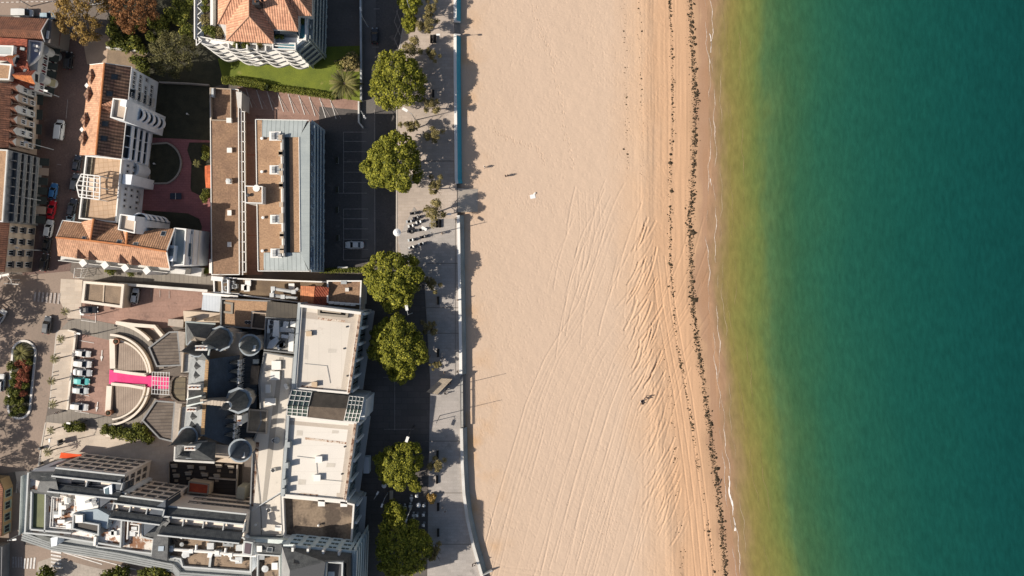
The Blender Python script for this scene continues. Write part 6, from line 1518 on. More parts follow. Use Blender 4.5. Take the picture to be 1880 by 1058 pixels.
t = thing('kiosk_building', 'small brown flat roofed pavilion with thick cream parapet at the forecourt entrance', 'building', cen([(155, 515), (228, 560)]))
flat_block(t, [(153, 516), (228, 522), (224, 566), (149, 556)], 3.6, 0, cream, mossy if False else mat('pavilion_roof', (.22, .16, .11), (.17, .125, .088), fine=.2, scale=.5), .6, .6, pm=curw)
part_box(t, 'roof_seam', [(190, 520), (192, 520), (190, 559), (188, 558)], 3.6, 3.75, cream)
# ================================================================== terraced hotel at the bottom left
t = thing('terraced_hotel', 'stepped grey slate hotel with beige window fronts and rust-stained roof terraces', 'hotel', cen([(45, 860), (455, 1050)]))
def stepped(nw, ne, zt, base_rows, cols, side_cols, wall, skip=()):
    """window front along nw-ne (photo points of the wall top)"""
    facade(t, nw, ne, zt, 2.0, base_rows, cols, (2.1, .95), fm=mat('beige_frame', (.22, .19, .16), fine=.1), gm=glass, step=3.0, skip=skip)
# three window fronts, stepping back to the right
blocks = [([(104, 857), (229, 871), (224, 905), (100, 900)], 13.0), ([(216, 908), (306, 920), (300, 960), (210, 950)], 13.0), ([(304, 928), (452, 943), (448, 985), (300, 970)], 12.2)]
for pts, zz in blocks:
    mb = MB(); mb.prism(PP(pts, zz), 0, zz); mb.build('wall', mat('pinkish_beige', (.82, .71, .60), (.74, .64, .54), fine=.06), t)
stepped((104, 857), (229, 871), 13.0, 4, 6, 0, None); stepped((216, 908), (306, 920), 13.0, 4, 4, 0, None); stepped((330, 931), (452, 943), 12.2, 3, 7, 0, None)
for a, b, zz in (((229, 871), (224, 905), 13.0), ((306, 920), (300, 960), 13.0)): facade(t, a, b, zz, 2.4, 4, 2, (1.0, 1.4), fm=MATS['beige_frame'], step=3.0, flip=False)
# fins on the front
for a, b, zz, n_ in (((104, 857), (229, 871), 13.0, 6), ((216, 908), (306, 920), 13.0, 4)):
    A_, B_, d, n, rz = wall_frame(a, b, zz); l = (B_ - A_).length; mb = MB()
    for i in range(n_ + 1): q = A_ + d * l * i / n_; mb.beam(q + n * .1 + Vector((0, 0, .3)), q + n * .1 + Vector((0, 0, zz - .3)), .5, .12)
    mb.build('pilaster', MATS['pinkish_beige'], t)
edge = mat('pale_edge', (.42, .43, .42), fine=.08)
def mansard(pts_top_edge, depth, z0, z1, m=slate, bays=3):
    """slate band rising from the wall head, a recessed balcony trough behind it, second band; edge given west to east"""
    a, b = pts_top_edge
    A_, B_ = P(*a, z0), P(*b, z0); d = (B_ - A_).normalized(); s = Vector((d.y, -d.x, 0)); s = s if s.y < 0 else -s
    up_ = Vector((0, 0, 1))
    mb = MB(); mb.slab([A_, B_, B_ + s * depth * .32 + up_ * (z1 - z0) * .55, A_ + s * depth * .32 + up_ * (z1 - z0) * .55], .2); mb.slab([A_ + s * depth * .66 + up_ * (z1 - z0) * .3, B_ + s * depth * .66 + up_ * (z1 - z0) * .3, B_ + s * depth + up_ * (z1 - z0), A_ + s * depth + up_ * (z1 - z0)], .2); mb.build('slate_roof', m, t)
    mb = MB(); mb.beam(A_ + s * depth * .32 + up_ * (z1 - z0) * .57, B_ + s * depth * .32 + up_ * (z1 - z0) * .57, .35, .2); mb.beam(A_ + up_ * .05, B_ + up_ * .05, .35, .2); mb.beam(A_ + s * depth + up_ * (z1 - z0 + .02), B_ + s * depth + up_ * (z1 - z0 + .02), .3, .2)
    for i in range(bays + 1): q = A_ + d * (B_ - A_).length * i / bays; mb.beam(q + s * depth * .32 + up_ * .1, q + s * depth * .7 + up_ * .6, .25, .9)
    mb.build('roof_edge', edge, t)
    q = [A_ + s * depth * .3, B_ + s * depth * .3, B_ + s * depth * .7, A_ + s * depth * .7]; mb = MB(); mb.prism([xy(p) for p in q], z0 - .6, z0 - .1); mb.build('balcony_floor', mat('trough_floor', (.17, .18, .19), (.12, .125, .13), fine=.15), t)
    q2 = [A_ + s * depth * .69, B_ + s * depth * .69]; mb = MB(); mb.beam(q2[0] + up_ * .0, q2[1] + up_ * .0, .1, 1.4); mb.build('glazed_door', glass, t)
    return A_, B_, d, s
mansard(((103, 859), (230, 873)), 4.7, 13.0, 15.4, bays=2)
mansard(((215, 909), (307, 921)), 4.6, 13.0, 15.3, bays=3)
mansard(((306, 929), (453, 944)), 5.6, 12.2, 15.4, bays=4)
# west head: mansard turret, green terrace, white machine terrace
wz_ = 12.0
flat_block(t, [(50, 868), (106, 866), (232, 905), (224, 960), (222, 1006), (96, 985), (44, 980)], wz_, 0, cool, rusty, .9, .35, pm=edge)
roof_faces(t, [[(52, 866, 12.6), (102, 868, 13.6), (104, 884, 15.0), (75, 884, 15.0), (55, 879, 14.0)]], slate); roof_faces(t, [[(76, 874, 14.0), (102, 878, 14.6), (109, 908, 15.2), (67, 902, 14.6)]], slate)
roof_faces(t, [[(58, 898, 13.6), (110, 908, 14.0), (108, 914, 13.2), (58, 904, 13.0)]], slate)
part_box(t, 'terrace_pad', [(58, 906), (82, 908), (80, 974), (56, 971)], wz_, wz_ + .55, mat('green_felt', (.135, .145, .075), (.11, .12, .065), fine=.12))
part_box(t, 'terrace_wall', [(82, 905), (84.5, 905), (82.5, 978), (80.5, 978)], wz_, wz_ + 1.3, edge); part_box(t, 'terrace_wall', [(56, 971), (130, 978), (130, 981), (56, 974)], wz_, wz_ + 1.3, edge); part_box(t, 'terrace_wall', [(56, 903), (59, 903), (57, 972), (54, 972)], wz_, wz_ + 1.2, edge)
part_box(t, 'upper_terrace', [(110, 898), (183, 905), (180, 932), (142, 940), (137, 906), (112, 904)], wz_, 13.6, mat('clean_membrane', (.78, .75, .71), (.70, .66, .61), fine=.06, spots=((.35, .22, .15), .8, .66)))
part_box(t, 'slate_flank', [(183, 899), (222, 880), (221, 905), (184, 932)], 8, 14.2, slate_b)
mb = MB(); c = P(196, 903, 14.4)
part_box(t, 'bay_window', [(190, 896), (205, 890), (206, 908), (192, 914)], 12, 14.7, cool); part_box(t, 'bay_glass', [(192, 898), (199, 895), (200, 910), (193, 912)], 14.7, 14.78, glassb)
for x, y in ((143, 886), (172, 888)): part_box(t, 'trough_window', rect(x - 12, y - 5, x + 12, y + 3), 12.6, 13.1, glass)
# machine clutter on the white terrace
r = random.Random(12)
fr = MB()
for a, b in (((96, 912), (138, 917)), ((138, 917), (136, 972)), ((136, 972), (92, 968)), ((92, 968), (96, 912)), ((99, 916), (97, 966)), ((139, 920), (158, 922)), ((138, 928), (152, 930)), ((139, 935), (156, 938)), ((140, 942), (158, 944)), ((150, 955), (205, 962))): fr.tube(P(*a, wz_ + .8), P(*b, wz_ + .8), .12)
fr.build('pipe', whitep, t)
for x, y, w_, d_ in ((108, 942, 2.2, .5), (110, 936, .6, 3.0), (104, 948, 1.2, .6), (117, 932, .8, .8), (122, 920, .9, 1.6), (126, 919, .7, 1.0), (112, 958, 1.5, .7), (126, 966, 1.1, 1.0)): roofbox(t, x, y, wz_, w_, d_, .9 + r.random() * .6, [lightm, whitep, greym][r.randrange(3)], name='machine')
for x, y in ((160, 921), (173, 917), (172, 922), (174, 927)): roofbox(t, x, y, 13.6, .9, .45, .45, greym, .4, 'machine')
cp_ = [(134, 946), (152, 940), (180, 950), (181, 978), (158, 975), (134, 968)]
flat_block(t, [(133, 944), (153, 946), (153, 958), (182, 963), (181, 984), (132, 972)], 14.4, wz_, greyw, mat('dark_roof', (.075, .068, .06), fine=.15), .6, .3, 'penthouse_wall', 'penthouse_roof', edge)
roofbox(t, 145, 953, 14.4, 1.5, 1.6, .9, whitep); part_box(t, 'zinc_bay', [(140, 940), (178, 934), (200, 946), (196, 972), (183, 965), (156, 956)], wz_, 14.0, mat('blue_zinc', (.30, .35, .38), (.25, .295, .32), fine=.06))
part_box(t, 'roof_box', [(171, 974), (181, 976), (180, 984), (170, 982)], wz_, 14, glassg); part_box(t, 'terrace_wall', [(172, 985), (177, 986), (175, 1003), (171, 1002)], wz_, wz_ + 1.2, whitep)
# second terrace, between the slate flanks
flat_block(t, [(222, 945), (262, 950), (262, 985), (283, 990), (280, 1018), (176, 1005), (182, 965), (205, 964)], 11.4, 0, cool, mat('rusty_terrace', (.57, .53, .47), (.48, .43, .37), scale=.3, fine=.15, spots=((.22, .11, .06), .28, .46)), .7, .3, pm=edge)
part_box(t, 'slate_flank', [(264, 947), (304, 918), (303, 952), (264, 984)], 6, 14.0, slate_b); roof_faces(t, [[(262, 985, 11.8), (310, 950, 14.6), (312, 958, 14.6), (284, 990, 11.6)]], slate)
part_box(t, 'slate_flank', [(282, 986), (310, 962), (307, 1030), (278, 1024)], 4, 13.2, slate); part_box(t, 'skylight', [(291, 1003), (301, 1003), (300, 1012), (290, 1012)], 13.2, 13.35, mat('sky_glass', (.35, .40, .44), rough=.2, fine=0))
mb = MB()
for a, b in (((236, 948), (234, 990)), ((240, 962), (256, 964)), ((256, 964), (255, 985)), ((241, 974), (254, 976)), ((244, 950), (243, 960))): mb.tube(P(*a, 12.4), P(*b, 12.4), .2)
mb.build('pipe', whitep, t)
for x, y in ((246, 972), (243, 980), (204, 978), (209, 980)): roofbox(t, x, y, 11.4, 1.1, 1.0, 1.0, lightm, name='machine')
# third terrace: brown, with the long white pipes and the twin fan unit
flat_block(t, [(306, 972), (446, 986), (462, 1000), (461, 1052), (334, 1042), (330, 1028), (300, 1022)], 11.0, 0, cool, mossy, .8, .35, pm=edge)
pipes(t, [(310, 1008, 12.0), (352, 1011, 12.0), (400, 1014, 12.0), (424, 1018, 12.0), (470, 1020, 12.0)], .4, whitep)
for a, b in (((361, 1000), (360, 1012)), ((415, 1006), (413, 1020)), ((424, 1018), (424, 1028)), ((424, 1028), (440, 1030)), ((448, 998), (447, 1018))): pipes(t, [(*a, 12.0), (*b, 12.0)], .3, whitep)
for x, y in ((311, 1008), (341, 1017), (386, 1003), (400, 1016), (438, 1029), (439, 1006)): roofbox(t, x, y, 11, 1.4, 1.3, 1.2, lightm, name='machine')
ac_unit(t, 419, 996, 11, 2.4, 1.9, 1.7, -.08, greym, 2); vent(t, 342, 1017, 11, .7, .9, lightm); vent(t, 336, 998, 11, .5, .7, greym); pipes(t, [(308, 978, 11.8), (335, 988, 11.8)], .28, whitep)
part_box(t, 'roof_rib', [(389, 980), (393, 980), (386, 1046), (382, 1046)], 11, 11.5, edge); part_box(t, 'roof_rib', [(382, 1015), (391, 1015), (388, 1024), (380, 1024)], 11, 11.9, whitep)
part_box(t, 'terrace_cabin', [(447, 993), (464, 996), (462, 1022), (445, 1018)], 11, 12.8, edge)
part_box(t, 'cabin_roof', [(450, 997), (461, 999), (459, 1018), (448, 1016)], 12.8, 12.9, mat('purple_felt', (.10, .075, .085), fine=.1))
mb = MB(); mb.prism(PP([(50, 968), (97, 985), (220, 1006), (320, 1026), (335, 1040), (462, 1049), (455, 990), (100, 902), (54, 880)], 9.3), 0, 9.3); mb.build('south_wall', cool, t)
# stepped balconies of the south side
for i, (dz, off_) in enumerate(((9.4, 0), (7.0, 4), (4.6, 8), (2.2, 12))):
    pl = [(46 - i, 972 + off_), (97, 990 + off_), (220, 1010 + off_), (320, 1030 + off_), (333, 1045 + off_), (462, 1054 + off_)]
    q = [P(a, b, dz) for a, b in pl]; mb = MB()
    for p0, p1 in zip(q[:-1], q[1:]): mb.beam(p0, p1, 1.7, .2); mb.beam(p0 + Vector((0, -.6, .2)), p1 + Vector((0, -.6, .2)), .4, .7)
    mb.build('balcony', mat('balcony_grey', (.27, .28, .275), (.22, .23, .225), fine=.1), t)
roof_faces(t, [[(47, 974, 12.2), (100, 990, 12.2), (95, 1003, 9.5), (60, 980, 9.5)]], slate_g); part_box(t, 'end_wall', [(93, 988), (106, 986), (104, 1002), (94, 1004)], 0, 12.6, cool)
for z in (3.0, 5.8, 8.6):
    A_, B_ = P(47, 872, z), P(43, 980, z); mb = MB(); mb.beam(A_, B_, .8, .2); mb.beam(A_ + Vector((-.35, 0, .2)), B_ + Vector((-.35, 0, .2)), .1, .9); mb.build('balcony', zincp, t)
part_box(t, 'lower_block', [(62, 860), (108, 856), (104, 880), (54, 884)], 0, 8.0, greyw); roof_faces(t, [[(66, 866, 9.0), (118, 848, 7.0), (104, 870, 9.0), (80, 880, 9.0)]], mat('lead_grey', (.22, .21, .195), (.18, .17, .16), fine=.1))
o = thing('awning', 'bright orange awning at the foot of the beige hotel front', 'awning', cen([(110, 832), (148, 840)])); mb = MB()
mb.slab(P3([(112, 831, 3.4), (150, 835, 3.4), (146, 843, 2.7), (109, 841, 2.7)]), .08); mb.build('canopy', orange_f, o); mb = MB()
for q in ((111, 840), (145, 842), (113, 832), (148, 836)): mb.tube(P(*q), P(*q) + Vector((0, 0, 2.8)), .05)
mb.build('post', lightm, o)
o = thing('terrace_roof', 'rust-red flat terrace roof beside the dark dining court', 'terrace', cen([(346, 886), (383, 908)])); mb = MB(); mb.prism(PP([(346, 884), (384, 889), (382, 909), (344, 905)], 3.4), 0, 3.4); mb.build('wall', cream, o); mb = MB(); mb.ring(PP([(346, 884), (384, 889), (382, 909), (344, 905)], 3.8), .25, 3.4, 3.8); mb.build('parapet', MATS['tan_frame'], o)
mb = MB(); mb.prism(inset(PP([(346, 884), (384, 889), (382, 909), (344, 905)], 3.4), .3), 3.2, 3.45); mb.build('roof', mat('rust_red_felt', (.42, .075, .03), (.30, .05, .025), scale=.6, fine=.15), o)

# ================================================================== south-east hotel wing
t = thing('hotel_wing', 'white gridded hotel wing with dark slate mansard roof beside the stained flat roof', 'hotel', cen([(462, 990), (665, 1090)]))
mb = MB(); mb.prism(PP([(526, 1000), (644, 1012), (640, 1120), (516, 1110), (520, 1000)], 16.6), 0, 16.6); mb.build('wall', mat('mint_white', (.62, .67, .65), (.53, .58, .56), fine=.06), t)
A_, B_, d, n, rz = wall_frame((526, 1000), (644, 1012), 16.6)
l = (B_ - A_).length
for z in (1.5, 4.5, 7.5, 10.2, 12.6, 15.0):
    for i in range(5):
        q = A_ + d * l * (i + .5) / 5; put(t, 'window', win_mesh(2.0, 1.5, MATS['mint_white'], glassg), (q.x, q.y, z), rz)
A_, B_, d, n, rz = wall_frame((644, 1012), (640, 1120), 16.6); l = (B_ - A_).length
for z in (2.6, 5.4, 8.2, 11.0, 13.6, 16.2):
    mb = MB(); mb.prism([xy(A_), xy(B_), xy(B_ + n * 1.5), xy(A_ + n * 1.5)], z - .15, z + .05, 0, True, True); mb.beam(A_ + n * 1.45 + Vector((0, 0, z)), B_ + n * 1.45 + Vector((0, 0, z)), .08, .8); mb.build('balcony', MATS['mint_white'], t)
    gb = MB(); gb.beam(A_ + n * .05 + Vector((0, 0, z - 2.3)), B_ + n * .05 + Vector((0, 0, z - 2.3)), .06, 2.0); gb.build('glazing', glass, t)
fn = MB()
for i in range(9): q = A_ + d * l * i / 8; fn.beam(q + n * .8 + Vector((0, 0, .2)), q + n * .8 + Vector((0, 0, 16.8)), .16, 1.3)
fn.build('facade_fin', MATS['mint_white'], t)
roof_faces(t, [[(518, 1004, 16.8), (646, 1016, 16.8), (636, 1034, 21.2), (598, 1032, 21.8), (532, 1048, 21.8)]], slate); roof_faces(t, [[(646, 1016, 16.8), (636, 1034, 21.2), (636, 1110, 21.2), (646, 1110, 16.8)]], slate)
roof_faces(t, [[(532, 1048, 21.8), (598, 1032, 21.8), (590, 1090, 21.8), (530, 1090, 21.8)]], mat('dark_slate_top', (.06, .062, .065), fine=.15)); roof_faces(t, [[(518, 1004, 16.8), (532, 1048, 21.8), (530, 1090, 21.8), (516, 1090, 16.8)]], greyw)
part_box(t, 'terrace_floor', [(598, 1033), (628, 1035), (626, 1100), (594, 1100)], 17.1, 19.6, mat('dark_patio', (.06, .06, .065), fine=.2)); mb = MB(); mb.ring(PP([(596, 1030), (630, 1033), (628, 1110), (592, 1110)], 21.4), .35, 17.1, 21.4); mb.build('parapet', edge, t); part_box(t, 'terrace_mat', [(602, 1050), (614, 1050), (614, 1060), (602, 1060)], 19.6, 19.7, MATS['sky_glass'])
for x, y in ((537, 1009), (565, 1011), (593, 1014), (622, 1017)): part_box(t, 'dormer', rect(x - 2, y - 3, x + 2, y + 4), 16.6, 18.4, whitep)
for x, y in ((548, 1027), (576, 1031)): skylight(t, [(x - 7, y - 7, 18.6), (x + 8, y - 6, 18.4), (x + 5, y + 8, 20.8), (x - 9, y + 7, 21.0)], mat('dark_sky_glass', (.04, .045, .05), rough=.2, fine=0), darkm)
flat_block(t, [(472, 1017), (514, 1020), (514, 1110), (470, 1110)], 13.8, 0, cool, mossy, .9, .3, pm=edge); roof_faces(t, [[(466, 996, 15.6), (518, 1000, 15.6), (515, 1020, 14.2), (473, 1017, 14.2)]], slate); skylight(t, [(491, 1004, 15.5), (501, 1005, 15.5), (500, 1014, 14.8), (489, 1013, 14.8)], MATS['dark_sky_glass'], greym)
roofbox(t, 476, 1008, 14.6, 1.0, 1.2, 1.0, whitep); vent(t, 488, 1043, 13.8, .8, .6, lightm); roofbox(t, 504, 1040, 13.8, 1.2, 1.4, .8, whitep); roofbox(t, 480, 1024, 13.8, 1.2, .8, .8, greym)
part_box(t, 'link_wall', [(448, 988), (530, 992), (528, 1000), (446, 1000)], 0, 10.6, MATS['mint_white'])

# dining court furniture and bottom corner
t = thing('dining_court', 'dark sunken dining court between the hotel and its beige wing', 'terrace', cen([(312, 850), (445, 905)]))
part_box(t, 'floor', [(312, 848), (444, 852), (442, 910), (384, 904), (344, 890), (310, 890)], 0, .35, mat('dark_deck', (.035, .028, .024), (.025, .02, .018), fine=.3, pat='seam', ps=(.9, 1), pcol=(.015, .013, .012), mortar=.1))
for a, b in (((312, 848), (312, 890)), ((386, 876), (438, 880)), ((438, 852), (436, 908))): mb = MB(); mb.beam(P(*a), P(*b), .3, 1.0); mb.build('low_wall', conc, t)
part_box(t, 'side_roof', [(436, 894), (450, 895), (448, 918), (433, 915)], 0, 4, mat('grey_green_roof', (.27, .27, .23), fine=.1))
# ================================================================== sea wall, ramp and stairs
t = thing('sea_wall', 'long white topped sea wall between the promenade and the beach, teal on its upper stretch', 'wall', P(838, 500))
def wall_strip(y0, y1, prof, nm, m):
    """prof: list of (offset east in m, z)"""
    ys_ = [y0] + [b for a, b in WALL if y0 < b < y1] + [y1]; ys_ = sorted(set(ys_ + list(np.arange(y0, y1, 15)))); mb = MB(); prev = None
    for y in ys_:
        p = P(wall_x(y), y); q = P(wall_x(y + 2), y + 2) - P(wall_x(y - 2), y - 2); q.normalize(); n = Vector((-q.y, q.x, 0)); n = n if n.x > 0 else -n
        ring = [p + n * o_ + Vector((0, 0, z)) for o_, z in prof]
        if prev:
            for i in range(len(ring) - 1): mb.face([prev[i], prev[i + 1], ring[i + 1], ring[i]][::-1])
        else: mb.face(ring)
        prev = ring
    mb.face(prev[::-1])
    return mb.build(nm, m, t)
teal = mat('teal_paint', (.03, .28, .37), (.05, .33, .41), scale=.2, fine=.1, rough=.6)
grey_t = mat('grey_green_wall', (.27, .30, .29), (.20, .225, .22), scale=.2, fine=.15)
cop = [(-.25, 0), (-.25, .55), (.45, .55), (.45, 0)]
slp = [(.45, .35), (1.35, -1.0), (1.5, -2.6)]
for y0, y1 in ((-55, 40), (66, 338)): wall_strip(y0, y1, cop, 'coping', whitep); wall_strip(y0, y1, slp, 'wall_face', teal)
for y0, y1 in ((396, 688), (786, 1058)): wall_strip(y0, y1, cop, 'coping', whitep if y0 == 396 else white); wall_strip(y0, y1, slp, 'wall_face', grey_t)
wall_strip(688, 786, [(-.1, -.3), (-.1, .06), (.5, .06), (.5, -2.5)], 'stair_top', white)
for y0, y1, lab in ((41, 65, 'short beach stair with white rails in the teal wall'), (689, 785, 'long row of steps with dark handrails leading down to the sand')):
    o = thing('beach_stairs', lab, 'stairs', P(wall_x((y0 + y1) / 2) + 4, (y0 + y1) / 2)); st = MB()
    for i in range(4):
        x = wall_x(y0) + 1.5 + i * 1.6 if y1 - y0 > 50 else wall_x(y0) + i * 2.2
        a, b = P(x, y0), P(x + 2.3 + (wall_x(y1) - wall_x(y0)) * 0, y1); st.prism([(a.x, a.y), (b.x, a.y), (b.x, b.y), (a.x, b.y)], -3, -.15 - .3 * i)
    st.build('step', conc, o); hr = MB()
    rl = [(.8 + wall_x(y0), y0, y1), (2.6 + wall_x(y0), y0, y1), (4.6 + wall_x(y0), y0, y1)] if y1 - y0 > 50 else []
    for x, ya, yb in rl: hr.tube(P(x, ya) + Vector((0, 0, .8)), P(x + .8, yb) + Vector((0, 0, .8)), .07); [hr.tube(P(x + .8 * f, ya + (yb - ya) * f) + Vector((0, 0, -1.2)), P(x + .8 * f, ya + (yb - ya) * f) + Vector((0, 0, .8)), .05) for f in np.linspace(0, 1, 4)]
    if not rl:
        for y in (y0, y1): hr.beam(P(wall_x(y) - 2, y) + Vector((0, 0, .2)), P(wall_x(y) + 9, y) + Vector((0, 0, -.3)), .25, .8)
    hr.build('handrail', darkm if rl else whitep, o)
o = thing('beach_ramp', 'pale concrete ramp from the promenade gap down onto the sand', 'ramp', P(858, 367)); mb = MB()
mb.slab([P(838, 346, 0.03), P(838, 390, 0.03), P(877, 389, -1.3), P(877, 347, -1.3)], .6); mb.build('slab', mat('ramp_concrete', (.42, .36, .295), (.36, .31, .255), scale=.3, fine=.1), o)
# promenade edge line and gutter lines
marks([((836, 400), (836, 690)), ], .12, mat('drain_dark', (.15, .13, .11), fine=.1))
marks([((775, 565), (845, 565)), ((775, 296), (834, 296)), ((785, 484), (842, 484)), ((792, 905), (850, 905)), ((790, 999), (866, 999)), ((780, 612), (845, 612)), ((780, 810), (846, 810))], .15, MATS['drain_dark'], MARKZ)

# ================================================================== trees along the promenade
crownA = []
for k_, (el, sd_) in enumerate((((1, 1.06), 3), ((1.02, 1), 8), ((.92, 1.1), 15))):
    c, q = dome_lobes(6.8, 4.3, 70, 1.15, sd_, elong=el); rr_ = np.random.default_rng(sd_); c = [(x * (1 + .08 * math.sin(3 * math.atan2(y, x) + sd_)), y * (1 + .08 * math.sin(3 * math.atan2(y, x) + sd_)), z) for x, y, z in c]; q = [v * rr_.uniform(.7, 1.25) for v in q]; crownA.append(leaf_mesh('crown', c, q, 15000, .42, sd_, [lf_pine], up=.5))
trunkA = tree_trunk('trunk', 5.2, .34, 8, 2, 6.0)
proms = [(728, 148, 0, 1.0, 'broad sunny evergreen tree at the promenade beside the angled car park'), (722, 300, 1, 1.04, 'round dense evergreen tree left of the teal sea wall, above the motorcycles'),
         (722, 513, 1, 1.04, 'evergreen tree below the parked motorcycles, next to the brown roofed restaurant'), (728, 632, 2, 1.0, 'evergreen tree with a low side branch, left of the slatted canopy'),
         (730, 857, 2, .84, 'narrow sunlit evergreen tree above the cafe parasols'), (738, 1008, 0, 1.02, 'large evergreen tree lying in the hotel shadow, below the cafe tables')]
for i, (x, y, v, s, lab) in enumerate(proms):
    b = P(x, y, 7.4); b.z = 0
    make_tree('evergreen_tree', lab, 'tree', b, crownA[v], trunkA, 5.5, i * 1.3, 'evergreen trees along the promenade', s)
c, q = dome_lobes(3.3, 1.7, 16, .95, 33); cs = leaf_mesh('crown', c, q, 3000, .42, 33, [lf_pine], up=.4)
tk = tree_trunk('trunk', 3.2, .18, 5, 4, 3.0)
for x, y, s, lab in ((752, 2, 1.0, 'evergreen tree cut by the top edge beside the road'), (752, 42, .68, 'small round green tree near the top by the tall lamp'), (738, 683, 1.0, 'bushy low evergreen at the lower end of the tree row by the slatted canopy'), (762, 893, .5, 'little bright bush beside the narrow sunlit evergreen'), (724, 944, .95, 'bright evergreen top catching the sun between cafe tables')):
    b = P(x, y, 4.4 * s); b.z = 0; make_tree('evergreen_tree', lab, 'tree', b, cs, tk, 3.6, x * .1, None, s)
# feathery tamarisks
tam = []
for sd_ in (41, 42):
    r = np.random.default_rng(sd_); c = [(r.normal() * .95, r.normal() * .95, r.uniform(-.3, .9)) for _ in range(18)]; q = [r.uniform(.3, .65) for _ in c]; tam.append(leaf_mesh('crown', c, q, 2600, .21, sd_, [lf_olive], up=.2, frac_out=.5))
tt = tree_trunk('trunk', 2.9, .13, 6, 9, 2.0, lean=(-.7, .1))
tl = ['first pale tamarisk from the top, beside the tall white lamp', 'fluffy tamarisk below the short beach stair, right of the road', 'pale grey tamarisk above the first big evergreen', 'golden tamarisk right of the big evergreen by the bench pair', 'tamarisk with a crooked bare trunk below the first big evergreen',
      'pale tamarisk just above the second big evergreen', 'tamarisk at the right edge of the second big evergreen crown', 'golden tamarisk in the shade under the second big evergreen', 'silvery tamarisk between the motorcycles and the beach ramp', 'thin tamarisk beside the third big evergreen', 'bare tamarisk below the third big evergreen', 'bare tamarisk beside the slatted canopy', 'leaning bare tamarisk right of the narrow sunlit evergreen', 'thin dark tamarisk low on the shaded promenade']
for i, (x, y, s) in enumerate(((780, 48, 1.05), (787, 20, .9), (752, 90, 1.15), (788, 101, .8), (790, 194, 1.0), (752, 232, 1.0), (792, 250, .95), (795, 343, 1.0), (792, 388, 1.25), (787, 520, .9), (786, 600, .9), (798, 668, .6), (797, 852, .9), (793, 1010, 1.0))):
    b = P(x, y, 3.4 * s); b.z = 0
    make_tree('tamarisk_tree', tl[i], 'tree', b + Vector((.6, -.1, 0)), tam[i % 2], tt, 3.3, (i * 2.1) % 6.28, 'tamarisk trees on the promenade', s * 1.22)
c, q = [(.0, 0, 0), (.3, .3, .2), (-.3, .2, .1), (.1, -.4, .1)], [.5, .35, .35, .35]; bushg = leaf_mesh('foliage', c, q, 400, .22, 5, [lf_gold])
o = thing('yellow_bush', 'small golden bush at the corner of the lower promenade', 'bush', P(793, 913)); k = link(bpy.data.objects.new('foliage', bushg)); setp(k, o); k.location = (0, 0, .8); k.scale = (1.9, 1.9, 1.9)

# ================================================================== gardens at the top left
def loose_tree(name, label, px, py, rad, hgt, zc, lf, n, seed, lobes, lr, leaf, trunk_h, bk=None, sparse=.5):
    c, q = dome_lobes(rad, hgt, lobes, lr, seed); cm = leaf_mesh('crown', c, q, n, leaf, seed, [lf], up=.15, frac_out=sparse)
    tm = tree_trunk('trunk', trunk_h, .3, 9, seed, rad * .95, m=bk); b = P(px, py, zc + hgt * .5); b.z = 0
    return make_tree(name, label, 'tree', b, cm, tm, zc)
loose_tree('autumn_tree', 'golden autumn tree with drooping thin twigs over the street corner', 146, 26, 7.0, 3.6, 5.5, lf_gold, 7000, 51, 34, 1.2, .36, 5.0)
loose_tree('autumn_tree', 'rusty brown autumn tree beside the golden one', 240, 14, 6.2, 3.0, 5.5, lf_rust, 6500, 52, 30, 1.2, .34, 5.0)
loose_tree('evergreen_tree', 'dull olive tree behind the white apartment house', 315, 98, 5.8, 3.4, 5.2, lf_ever, 6500, 53, 30, 1.2, .36, 4.6, sparse=.7)
shr = []
for sd_ in (61, 62, 63):
    c, q = dome_lobes(1.6, .9, 9, .7, sd_); shr.append(sd_)
    shr[-1] = [leaf_mesh('foliage', c, q, 520, .42, sd_, [m_], up=.3) for m_ in (lf_shrub, lf_dark, lf_hedge, lf_red, lf_olive)]
def stem(): 
    mb = MB(); mb.path([(0, 0, 0), (.05, .03, .5), (0, .1, 1.0)], [.08, .06, .04], 6)
    for a in (0, 2, 4): mb.path([(0, .1, .9), (math.cos(a) * .7, math.sin(a) * .7, 1.4)], [.04, .02], 5)
    o = mb.build('stem', bark, local=True); me = o.data; bpy.data.objects.remove(o); return me
stemm = stem()
def shrub(px, py, s, kind, label, group=None, v=0, z=.0):
    t = thing('shrub', label, 'shrub', P(px, py, z + .8 * s), (px * .7) % 6.28, group); t.location.z = z; t.scale = (s, s, s)
    k = link(bpy.data.objects.new('foliage', shr[v % 3][kind])); setp(k, t); k.location = (0, 0, 1.2)
    k = link(bpy.data.objects.new('stem', stemm)); setp(k, t); return t
spots = [(212, 58, 1.2), (222, 78, 1.3), (240, 62, 1.1), (250, 82, 1.2), (262, 92, 1.0), (236, 90, .9), (208, 84, .8), (290, 45, 1.3), (306, 40, 1.1), (318, 28, 1.2), (336, 38, 1.3), (342, 20, 1.1), (346, 60, 1.2), (330, 10, 1.0), (352, 4, 1.1), (300, 58, 1.0), (345, 75, 1.0), (262, 118, 1.1), (250, 112, .9), (270, 130, 1.0), (212, 36, .9), (262, 50, .9), (280, 70, .9)]
for i, (x, y, s) in enumerate(spots): shrub(x, y, s, 0, 'yellow-green garden shrub under the autumn trees', 'shrubs in the corner garden', i)
